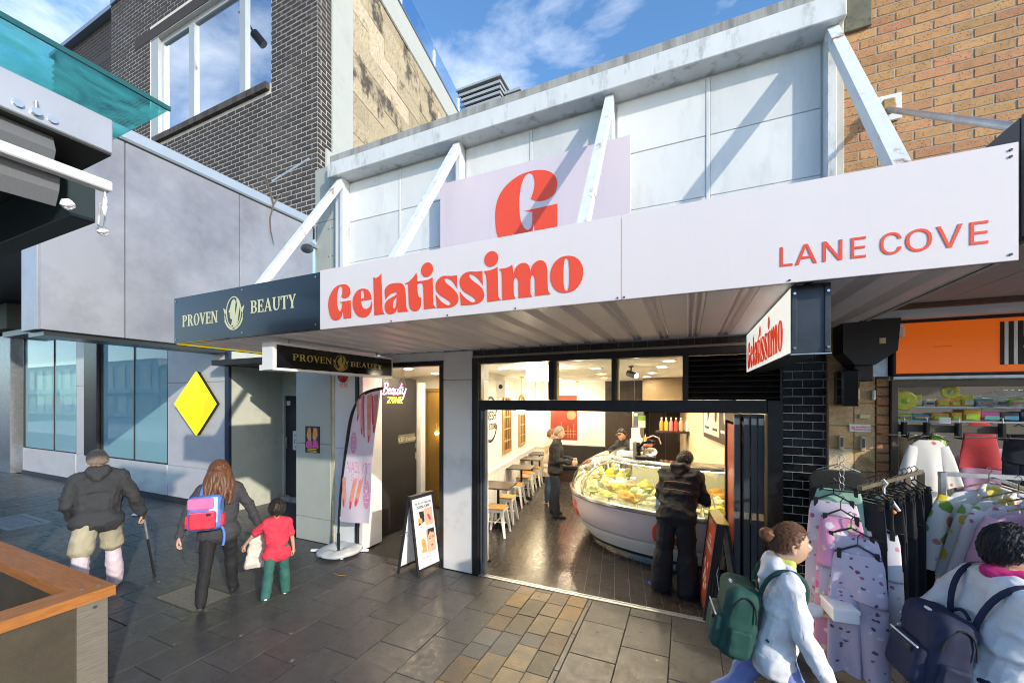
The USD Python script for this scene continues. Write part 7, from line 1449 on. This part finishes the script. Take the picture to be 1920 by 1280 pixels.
    def leg(k, e, ea, full=1.0):
        o = [bone(hips[k], (.080 + e) * b, J['knee'][k], (.052 + e + ea * .3) * b)]
        cal = J['knee'][k] + (J['ankle'][k] - J['knee'][k]) * .32 + V3(0, -.014 * s, 0)
        if full > .5: o += [bone(J['knee'][k], (.050 + e + ea * .3) * b, cal, (.050 + e + ea * .6) * b), bone(cal, (.050 + e + ea * .6) * b, J['ankle'][k] + V3(0, 0, .0), (.034 + e + ea) * b)]
        return o
    def foot(k, e):
        f = J['foot'][k][0]; f = f / np.linalg.norm(f); an = J['ankle'][k]; h = an + V3(0, 0, -.028 * s) - f * .035 * s; bl = an + f * .105 * s + V3(0, 0, -.034 * s); tp = an + f * .165 * s + V3(0, 0, -.036 * s); sd_ = np.cross(f, [0, 0, 1.])
        return [m3.Manifold.batch_hull([msph(an, (.034 + e) * s), msph(h, (.028 + e) * s), msph(bl + sd_ * .016 * s, (.022 + e) * s), msph(bl - sd_ * .018 * s, (.022 + e) * s), msph(tp, (.018 + e) * s)])]
    base = soft(union(torso(0) + arm(0, 0) + arm(1, 0) + leg(0, 0, 0) + leg(1, 0, 0) + foot(0, -.006) + foot(1, -.006) + [bone(neck, .050 * s, hc + Th @ V3(0, -.01, -.045) * hs, .047 * s)]), .04 * s, 6)
    hm, hd = head_mesh(hs); hv = hm.copy(); hv.vertices = np.array(hm.vertices) @ Th.T + hc
    ears = [m3.Manifold.batch_hull([msph(hc + Th @ (V3(sd * .077, -.006, z) * hs), .011 * hs, 8) for z in (-.03, .022)] + [msph(hc + Th @ (V3(sd * .084, -.022, .012) * hs), .009 * hs, 8)]) for sd in (1, -1)]
    hands = []
    for k, sd in enumerate((1, -1)):
        pn = (palms or {}).get(k); pn = np.array(pn, float) if pn is not None else T @ V3(-sd, .25, .05)
        hands.append(hand(J['wrist'][k] + J['hdir'][k] * .008, J['hdir'][k], pn, sd, s ** .8, curl))
    whole = union([to_man(base), to_man(hv)] + ears + hands)
    t = thing('person', label, 'person', group, loc=loc, rz=rz)
    part(t, 'body', to_tri(whole), SKIN[skin], smooth=50)
    info = dict(t=t, J=J, hc=hc, Th=Th, T=T, up=upd, neck=neck, sh=sh, hips=hips, s=s, hs=hs)
    if bottom is not None:
        e, ea = trouser_r
        pel = m3.Manifold.batch_hull([msph(hips[0], (.092 + e) * b), msph(hips[1], (.092 + e) * b), msph(upd(.05), (.098 + e * .5) * b)])
        part(t, 'trousers', soft(union([pel] + leg(0, .016 + e, ea) + leg(1, .016 + e, ea)), .028 * s, 6, .016 * s, 9 / s, seed, (1, 1, .8)), bottom, smooth=True)
    if top is not None:
        e = .026 * bulk; pcs = torso(e) + arm(0, .015 * bulk, sleeve) + arm(1, .015 * bulk, sleeve)
        if top_len: pcs.append(m3.Manifold.batch_hull([msph(hips[0] + V3(0, 0, -top_len), .094 * b + e), msph(hips[1] + V3(0, 0, -top_len), .094 * b + e), msph(upd(.06), .095 * b + e)]))
        if hood: pcs.append(m3.Manifold.batch_hull([msph(neck + T @ (V3(sd * .055, -.065, .015) * s), .055 * s) for sd in (1, -1)] + [msph(neck + T @ (V3(0, -.085, -.07) * s), .05 * s)]))
        cut_ = union(pcs); part(t, 'top', soft(cut_, .028 * s, 6, .020 * s * bulk, 8 / s, seed + 2), top, smooth=True)
    if trim is not None:
        for k in (0, 1):
            wd = J['hdir'][k]; part(t, 'cuff', soft(bone(J['wrist'][k] - wd * .055 * s, .040 * s, J['wrist'][k] - wd * .008, .034 * s), .012, 2, .004, 40, k), trim, smooth=True)
        zp = [upd(k_, 0, 0) + T @ V3(0, (.112 + .026 * bulk) * b + .006 - .05 * max(0, k_ - .2) * 4 * s, 0) for k_ in np.linspace(.0, .25, 9)]
        part(t, 'zip', tube(zp, .006, 6), M['galv'])
    if shoes is not None:
        for k in (0, 1):
            sm, sole = shoes if isinstance(shoes, tuple) else (shoes, M['white_plastic'])
            sh_ = part(t, 'shoe', soft(union(foot(k, .006)), .02 * s, 4), sm, smooth=True)
            f = J['foot'][k][0]; f = f / np.linalg.norm(f); an = J['ankle'][k]; sd_ = np.cross(f, [0, 0, 1.]); upv = np.cross(sd_, f)
            so = [an - upv * .05 * s + f * q * s + sd_ * o * s - upv * h * s for q, o in ((-.068, .022), (-.068, -.022), (.02, .032), (.02, -.030), (.11, .044), (.11, -.042), (.18, .018), (.18, -.02)) for h in (-.004, .016)]
            part(sh_, 'sole', hull(so), sole)
    hmat = HAIR[hair[0]] if hair[0] in HAIR else None
    if hmat:
        hv2, d = head_mesh(hs, 1.0001); v = np.array(hv2.vertices); x, y, z = d.T; style = hair[1]
        front = {'short': .42, 'long': .50, 'bun': .46, 'cap': .3}[style]
        edge_ = (meshkit.fbm(d * 11 + seed, 2, seed) - .5) * .30
        line = np.interp(y, [-1, -.45, .0, .12, .3, .62, 1], [-.52, -.42, -.10, -.02, .30, .52, .62]) if style != 'long' else y * 1.25 - .55
        cover = np.clip((z - line + edge_) * 7, 0, 1)
        n = meshkit.fbm(d * [16, 16, 6] + seed, 3, seed); th = {'short': .016, 'long': .03, 'bun': .014, 'cap': .018}[style] * hs
        nv = d * (th * (.35 + 1.3 * n) * cover - .012 * hs * (1 - cover))[:, None]
        hv2.vertices = (v + nv) @ Th.T + hc; hp = part(t, 'hair', hv2, hmat, smooth=True)
        if strands:
            vn = np.array(hv2.vertex_normals); vv_ = np.array(hv2.vertices); ids = np.where(cover > .55)[0]; rs = np.random.default_rng(seed); pts_, cnt = [], []
            goal = hc + Th @ (V3(0, -.125, .045) * hs)
            for q in rs.choice(ids, strands):
                p_, n_ = vv_[q] + vn[q] * .001, vn[q]; line_ = [p_]
                for st_ in range(7):
                    g_ = (goal - p_) if style == 'bun' else Th @ V3(0, -.5 + .9 * (p_[1] > 9), -1.0) + rs.normal(0, .25, 3)
                    g_ = g_ - n_ * (g_ @ n_); g_ /= np.linalg.norm(g_) + 1e-9; p_ = p_ + g_ * .011 * hs; n_ = p_ - hc; n_ /= np.linalg.norm(n_)
                    near = vv_[np.argmin(((vv_ - p_) ** 2).sum(1))]; rad = np.linalg.norm(near - hc) + .0015 + .004 * st_ / 7 * rs.random(); p_ = hc + n_ * rad; line_.append(p_)
                pts_ += line_; cnt.append(len(line_))
            bcv = UsdGeom.BasisCurves.Define(stage, numbered(path_of(hp.GetPath()), 'strands')); bcv.CreateTypeAttr('linear'); bcv.CreatePointsAttr([Gf.Vec3f(*map(float, q)) for q in pts_]); bcv.CreateCurveVertexCountsAttr(cnt); bcv.CreateWidthsAttr([.0022] * len(pts_)); bcv.SetWidthsInterpolation('vertex')
            UsdShade.MaterialBindingAPI.Apply(bcv.GetPrim()).Bind(hmat); bcv.GetPrim().SetCustomDataByKey('kind', 'stuff')
        if style == 'long':
            L = []
            for q in range(26):
                a = math.radians(-200 + q * 220 / 25 + 0); r0 = .085 * hs; c0 = hc + Th @ (V3(r0 * math.cos(a) * .95, r0 * math.sin(a) * 1.05 - .01, .03) * 1.0)
                r1 = .13 * s; c1 = neck + T @ (V3(r1 * math.cos(a), r1 * math.sin(a) * .75 - .05, -.02 - .03 * math.sin(q * 1.9)) ); c2 = neck + T @ V3(.13 * s * math.cos(a) * 1.05, -.135 * s - .03 * math.sin(q * 2.3), -.19 * s - .05 * s * math.sin(q * 1.3))
                if math.sin(a) > .35: continue
                pts = CubicSpline([0, 1, 2], np.array([c0, c1, c2]))(np.linspace(0, 2, 12)); pts += .008 * np.sin(np.linspace(0, 9, 12) + q)[:, None]
                L.append(tube(pts, np.interp(np.linspace(0, 1, 12), [0, .5, 1], [.030, .034, .012]) * s, 7))
            part(hp, 'locks', cat(L), hmat, smooth=True)
        if style == 'bun':
            bnm = trimesh.creation.icosphere(3, .042 * hs); bnm.vertices = np.array(bnm.vertices) * (.85 + .4 * meshkit.fbm(np.array(bnm.vertices) * 40, 2, 3)[:, None]) + (hc + Th @ (V3(0, -.125, .045) * hs)); part(hp, 'bun', bnm, hmat, smooth=True)
    if face:
        for sd in (1, -1):
            e = part(t, 'eye', ball(hc + Th @ (V3(sd * .030, .083, .012) * hs), .0125 * hs, 2), M['eye_white'], smooth=True)
            part(e, 'iris', ball(hc + Th @ (V3(sd * .030, .0905, .012) * hs), .0066 * hs, 2), M['eye_dark'], smooth=True)
            part(t, 'eyebrow', tube([hc + Th @ (V3(sd * q, yy, zz) * hs) for q, yy, zz in ((.014, .098, .036), (.030, .095, .042), (.046, .084, .036))], .004 * hs, 6), HAIR['dark'])
        part(t, 'mouth', tube([hc + Th @ (V3(q, yy, zz) * hs) for q, yy, zz in ((-.022, .086, -.052), (-.010, .0955, -.048), (0, .0965, -.050), (.010, .0955, -.048), (.022, .086, -.052))], np.array([.002, .0052, .0056, .0052, .002]) * hs, 6), M['lips'])
    return info
def gmat(n, c, **k): return mat('wear_' + n, c, k.pop('rough', .8), var=.15, vs=12, bump=.25, bs=120, bdist=.003, **k)
G = {'charcoal': gmat('charcoal', (.030, .032, .036)), 'khaki': gmat('khaki', (.40, .36, .25)), 'palepink': gmat('pale_pink', (.66, .55, .62)), 'grey_shoe': gmat('grey_shoe', (.36, .37, .38)), 'black': gmat('black', (.012, .012, .014)), 'dark_grey': gmat('dark_grey', (.045, .045, .052)), 'crimson': gmat('crimson', (.62, .035, .065)), 'teal': gmat('teal', (.025, .115, .095)), 'white': gmat('white', (.72, .73, .75)), 'cream': gmat('cream', (.62, .52, .40)), 'navy': gmat('navy', (.012, .018, .032)), 'jeans': gmat('jeans', (.05, .09, .15)), 'bluep': gmat('periwinkle', (.18, .24, .52)), 'green': gmat('bottle_green', (.010, .060, .045)), 'bag_navy': gmat('bag_navy', (.012, .018, .05)), 'pinkbag': gmat('bag_pink', (.72, .16, .36)), 'bluebag': gmat('bag_blue', (.10, .20, .55)), 'paleblue': gmat('bag_pale_blue', (.40, .58, .80)), 'magenta': gmat('scarf_magenta', (.55, .02, .16)), 'lime': gmat('lime', (.55, .62, .12)), 'trim_grey': gmat('trim_grey', (.50, .51, .54)), 'trim_navy': gmat('trim_navy', (.02, .025, .06)), 'tote': gmat('tote', (.66, .60, .52))}
def rbox(c, size, r, R=np.eye(3)):
    c = np.array(c, float); h = np.array(size, float) / 2 - r
    return m3.Manifold.batch_hull([msph(c + R @ (h * [a, b2, d]), r, 10) for a in (-1, 1) for b2 in (-1, 1) for d in (-1, 1)])
def strap(pts, w, m, parent, name='strap'):
    P = CubicSpline(np.arange(len(pts)), np.array(pts))(np.linspace(0, len(pts) - 1, 24)); part(parent, name, tube(P, w, 6), m)
def backpack(info, label, size, mats, off=(0, 0), h0=.13, tilt=0, catg='backpack'):
    """a backpack against the wearer's back, in the wearer's frame but an object of its own"""
    T, up, s = info['T'], info['up'], info['s']; t0_ = info['t']; x = UsdGeom.Xformable(t0_)
    loc = t0_.GetAttribute('xformOp:translate').Get(); rz = t0_.GetAttribute('xformOp:rotateZ').Get() if t0_.HasAttribute('xformOp:rotateZ') else 0
    b_ = thing('backpack', label, catg, loc=tuple(loc), rz=rz)
    c = up(h0, off[0]) + T @ V3(0, -(.12 * s + size[1] / 2 + .01) + off[1], 0); R = T @ Rz(tilt)
    part(b_, 'bag', soft(rbox(c, size, min(size) * .32, R), .03, 4, .012, 9, 4), mats[0], smooth=True)
    pk = part(b_, 'pocket', soft(rbox(c + R @ V3(0, -size[1] * .5, -size[2] * .18), (size[0] * .78, size[1] * .45, size[2] * .5), size[1] * .16, R), .03, 4, .008, 12, 5), mats[1], smooth=True)
    part(pk, 'zip', tube([c + R @ V3(q * size[0] * .36, -size[1] * .71, size[2] * .05) for q in np.linspace(-1, 1, 8)], .005, 6), mats[2])
    for sd in (1, -1):
        part(b_, 'side_pocket', soft(rbox(c + R @ V3(sd * size[0] * .5, 0, -size[2] * .22), (size[0] * .16, size[1] * .6, size[2] * .38), size[0] * .05, R), .025, 3, .008, 14, 8), mats[1], smooth=True)
        part(b_, 'zip', tube([c + R @ V3(sd * size[0] * .505, math.cos(a) * size[1] * .36, math.sin(a) * size[2] * .34 + size[2] * .08) for a in np.linspace(.05, math.pi - .05, 14)], .0045, 6), M['black_satin'])
    part(b_, 'grab_loop', tube([c + R @ V3(q, size[1] * .40, size[2] * (.49 + .07 * math.cos(q / .05 * 1.4))) for q in np.linspace(-.05, .05, 9)], .009, 6), mats[0])
    part(b_, 'buckle', box(-.02, .02, -.006, .006, -.012, .012, .003).apply_translation(c + R @ V3(size[0] * .2, -size[1] * .74, -size[2] * .02)), M['black_satin'])
    part(b_, 'top_trim', tube([c + R @ V3(math.cos(a) * size[0] * .42, -size[1] * .30, math.sin(a) * size[2] * .36 + size[2] * .10) for a in np.linspace(.1, math.pi - .1, 16)], .014, 7), mats[2])
    for sd in (1, -1):
        sp_ = info['sh'][0 if sd > 0 else 1]
        strap([c + R @ V3(sd * size[0] * .25, size[1] * .45, size[2] * .4), sp_ + T @ V3(-sd * .035, -.03, .075 * s), sp_ + T @ V3(-sd * .03, .10 * s, -.02), c + R @ V3(sd * size[0] * .42, size[1] * .5 + .05, -size[2] * .1)], .014, mats[0], b_)
    return b_, c, R
def at_person(info, name, label, catg):
    t0_ = info['t']; loc = t0_.GetAttribute('xformOp:translate').Get(); rz = t0_.GetAttribute('xformOp:rotateZ').Get() if t0_.HasAttribute('xformOp:rotateZ') else 0
    return thing(name, label, catg, loc=tuple(loc), rz=rz)

# man with a walking stick, going away to the left
i1 = person('person in charcoal hooded jacket leaning on a walking stick beyond the planter', (-6.22, 2.22, 0), 66, 1.72, skin='fair', lean=13, legs_=((18, 8, 4), (-20, 12, 4)), arms=((4, 26, 26, -6), (-6, 14, 52, 18)), headpose=(-8, 12), hair=('grey', 'short'), top=G['charcoal'], strands=300, bottom=G['palepink'], shoes=G['grey_shoe'], bulk=1.45, top_len=.02, hood=True, trouser_r=(-.012, .03), seed=3, curl=55)
part(i1['t'], 'shorts', soft(union([m3.Manifold.batch_hull([msph(i1['hips'][0], .106), msph(i1['hips'][1], .106)])] + [bone(i1['hips'][k], .106, i1['hips'][k] + (i1['J']['knee'][k] - i1['hips'][k]) * .8, .100) for k in (0, 1)]), .03, 5, .02, 8, 2), G['khaki'], smooth=True)
w = i1['J']['wrist'][0]; ca = at_person(i1, 'walking_stick', 'black walking stick with grey handle held by the person in the charcoal jacket', 'walking stick')
hp_ = w + i1['J']['hdir'][0] * .08; tip = V3(hp_[0] + .10, hp_[1] - .06, .012)
part(ca, 'shaft', cyl(hp_ + V3(0, 0, -.02), tip, .0125, 10), M['black_metal']); part(ca, 'upper_tube', cyl(hp_ + V3(0, 0, 0), hp_ + (tip - hp_) * .35, .0150, 10), M['galv'])
part(ca, 'handle', tube([hp_ + V3(0, -.06, .01), hp_ + V3(0, 0, .018), hp_ + V3(0, .06, .01)], .016, 8), M['black_satin']); part(ca, 'ferrule', cyl(tip + (hp_ - tip) * .04, tip, .017, 10), M['black'])
# woman with a child's backpack, holding the boy's hand
i2 = person('person with long brown hair and black leggings walking away with a child', (-4.82, 2.72, 0), 52, 1.57, skin='fair', lean=6, legs_=((14, 4, 3), (-16, 16, 3)), arms=((8, 30, 8, -8), (-14, 26, 12, -4)), headpose=(2, 14), hair=('brown', 'long'), top=G['dark_grey'], bottom=G['black'], shoes=(G['black'], M['black']), bulk=1.2, top_len=.05, trouser_r=(-.004, .004), seed=5, curl=40, strands=200)
b2_, c_, R_ = backpack(i2, 'pink and blue child backpack with red pocket on the long haired person', (.30, .16, .36), (G['bluebag'], G['crimson'], G['pinkbag']), off=(-.055, 0), h0=.135, tilt=-8)
part(b2_, 'side_panel', soft(rbox(c_ + R_ @ V3(.085, -.055, .03), (.09, .06, .28), .02, R_), .03, 4), G['paleblue'], smooth=True)
part(b2_, 'pink_arch', soft(rbox(c_ + R_ @ V3(-.02, -.075, .105), (.24, .05, .12), .022, R_), .03, 4), G['pinkbag'], smooth=True)
strap([c_ + R_ @ V3(.14, 0, -.15), c_ + R_ @ V3(.17, .0, -.24), c_ + R_ @ V3(.16, .0, -.36)], .013, G['bluebag'], b2_)
w2 = i2['J']['wrist'][0] + i2['J']['hdir'][0] * .09
tb = at_person(i2, 'shopping_bag', 'soft white shopping bag hanging between the long haired person and the child', 'shopping bag')
part(tb, 'bag', soft(m3.Manifold.batch_hull([msph(w2 + V3(dx, dy, dz), .02) for dx, dy, dz in ((-.07, -.03, -.10), (.07, -.03, -.10), (-.07, .03, -.10), (.07, .03, -.10), (-.13, -.06, -.42), (.13, -.06, -.42), (-.13, .06, -.42), (.13, .06, -.42))]), .03, 5, .035, 10, 6), G['tote'], smooth=True)
part(tb, 'handle', cat([tube([w2 + V3(-.06, d, -.10), w2 + V3(-.02, d * .4, .0), w2 + V3(.02, d * .4, .0), w2 + V3(.06, d, -.10)], .007, 6) for d in (-.03, .03)]), G['tote'])
i3 = person('child in red T-shirt and green trousers holding the hand of the person beside', (-4.30, 3.04, 0), 50, 1.06, skin='fair', lean=4, legs_=((8, 4, 4), (-20, 26, 4)), arms=((6, 14, 10, 0), (22, 44, 10, -20)), headpose=(0, 4), hs=.92, hair=('dark', 'short'), strands=300, top=G['crimson'], bottom=G['teal'], shoes=(G['white'], M['white_plastic']), sleeve=.40, bulk=1.3, top_len=.06, trouser_r=(.008, .014), seed=7)
# the customer bending over the cabinet, and the people inside
i4 = person('person in black hoodie and wide black trousers leaning over the gelato cabinet', (-.12, 5.06, 0), -14, 1.72, skin='tan', lean=24, legs_=((-2, 3, 5), (-6, 2, 5)), arms=((34, 16, 62, 10), (34, 14, 70, 14)), headpose=(-20, -10), hair=('dark', 'short'), top=G['black'], bottom=G['black'], strands=300, shoes=(G['grey_shoe'], M['white_plastic']), bulk=1.6, hood=True, top_len=.02, trouser_r=(.014, .05), seed=9)
Tn = i4['T']; 
for z, w_ in ((.205, .085), (.15, .085)):
    part(i4['t'], 'back_piping', tube([i4['up'](z, q * w_ / .085 * .085, -.0) + Tn @ V3(0, -(.168 - .05 * q * q), 0) for q in np.linspace(-1, 1, 12)], .003, 5), mat('piping_tan', (.35, .2, .12), .6) if z > .2 else UsdShade.Material.Get(stage, '/World/Looks/piping_tan'))
i5 = person('person in black jacket and navy trousers standing side on inside the shop', (-2.33, 7.30, 0), -78, 1.76, skin='fair', lean=3, legs_=((3, 2, 4), (-3, 2, 4)), arms=((10, 10, 74, 24), (8, 10, 80, 24)), headpose=(-6, 0), hair=('grey', 'short'), top=G['black'], bottom=G['navy'], shoes=(G['black'], M['black']), bulk=1.3, top_len=.02, face=True, trouser_r=(.004, .014), seed=11)
i6 = person('person in cream coat and blue jeans half hidden behind the black jacketed one', (-2.68, 8.0, 0), -70, 1.64, skin='fair', lean=2, legs_=((3, 2, 4), (-3, 2, 4)), arms=((4, 10, 20, 0), (2, 10, 20, 0)), hair=('brown', 'short'), top=G['cream'], bottom=G['jeans'], shoes=(G['cream'], M['white_plastic']), bulk=1.5, top_len=.12, seed=13)
i7 = person('person in black shirt and dark cap serving behind the gelato cabinet', (-1.12, 8.15, 0), 140, 1.70, skin='tan', lean=6, legs_=((2, 2, 4), (-2, 2, 4)), arms=((48, 16, 22, 6), (34, 14, 34, 10)), headpose=(-10, 10), hair=('black', 'cap'), top=G['black'], bottom=G['black'], shoes=(G['black'], M['black']), bulk=1.2, sleeve=.55, face=True, seed=15)
part(i7['t'], 'cap_peak', hull([i7['hc'] + i7['Th'] @ V3(x, y, z) for x, y, z in ((-.06, .085, .045), (.06, .085, .045), (-.045, .15, .035), (.045, .15, .035), (-.06, .085, .055), (.06, .085, .055))]), G['black'])
# two schoolchildren hurrying past on the right
i8 = person('schoolchild in pale hoodie carrying a green backpack and a white box', (.46, 2.84, 0), -84, 1.56, skin='east', lean=9, legs_=((26, 14, 3), (-24, 26, 3)), arms=((20, 10, 16, 0), (12, 12, 84, 14)), headpose=(2, 4), hs=.99, hair=('brown', 'bun'), top=G['white'], bottom=G['bluep'], shoes=(G['black'], M['white_plastic']), bulk=1.05, hood=True, top_len=.05, face=True, seed=17, trim=G['trim_grey'], strands=700, palms={1: (.2, 0, 1)})
part(i8['t'], 'collar', soft(m3.Manifold.batch_hull([msph(i8['neck'] + i8['T'] @ V3(sd * .035, .02, .035), .032) for sd in (1, -1)] + [msph(i8['neck'] + i8['T'] @ V3(0, -.03, .04), .03)]), .02, 3), G['lime'], smooth=True)
b8, c8, R8 = backpack(i8, 'bottle green school backpack with pale straps on the child in pale hoodie', (.30, .19, .43), (G['green'], G['green'], G['white']), h0=.10)
part(b8, 'pale_stripe', cat([beam(c8 + R8 @ V3(-.152, -.06 + d, z), c8 + R8 @ V3(-.152, .05 + d, z), .008, .012) for d, z in ((0, .10), (-.02, .07), (.01, -.02), (-.04, -.16))]), G['white'], kind='stuff')
mid = i8['J']['wrist'][1] + i8['J']['hdir'][1] * .09 + V3(.03, 0, 0)
bx_ = at_person(i8, 'carton', 'small white box carried on the far hand of the child in pale hoodie', 'box')
part(bx_, 'carton', box(mid[0] - .09, mid[0] + .09, mid[1] - .05, mid[1] + .08, mid[2] + .02, mid[2] + .09, .004), M['white_plastic']); part(bx_, 'lid', box(mid[0] - .093, mid[0] + .093, mid[1] - .053, mid[1] + .083, mid[2] + .075, mid[2] + .10, .004), M['board_white'])
i9 = person('schoolchild in white jacket with navy backpack leaning forward as if running', (1.36, 2.80, 0), -82, 1.76, skin='east', lean=10, legs_=((40, 34, 3), (-26, 44, 3)), arms=((40, 14, 50, 4), (-20, 16, 80, 6)), headpose=(6, 0), hair=('black', 'short'), top=G['white'], bottom=G['navy'], shoes=(G['black'], M['white_plastic']), bulk=1.05, top_len=.04, face=True, trouser_r=(.01, .02), seed=19, trim=G['trim_navy'], strands=700)
part(i9['t'], 'scarf', soft(m3.Manifold.batch_hull([msph(i9['neck'] + i9['T'] @ V3(sd * .05, .03, .03), .042) for sd in (1, -1)] + [msph(i9['neck'] + i9['T'] @ V3(0, -.05, .035), .04)]), .02, 3, .01, 20, 3), G['magenta'], smooth=True)
b9, c9, R9 = backpack(i9, 'navy school backpack with pale piping on the running child', (.29, .19, .41), (G['bag_navy'], G['bag_navy'], G['white']), h0=.12)
part(b9, 'pale_stripe', cat([beam(c9 + R9 @ V3(-.147, -.06 + d, z), c9 + R9 @ V3(-.147, .05 + d, z), .008, .010) for d, z in ((0, .12), (-.02, .09), (.01, .05), (-.02, .02))]), G['white'], kind='stuff')
part(b9, 'gold_zip', tube([c9 + R9 @ V3(-.146, y, -.1) for y in np.linspace(-.07, .05, 6)], .005, 6), M['gold'])
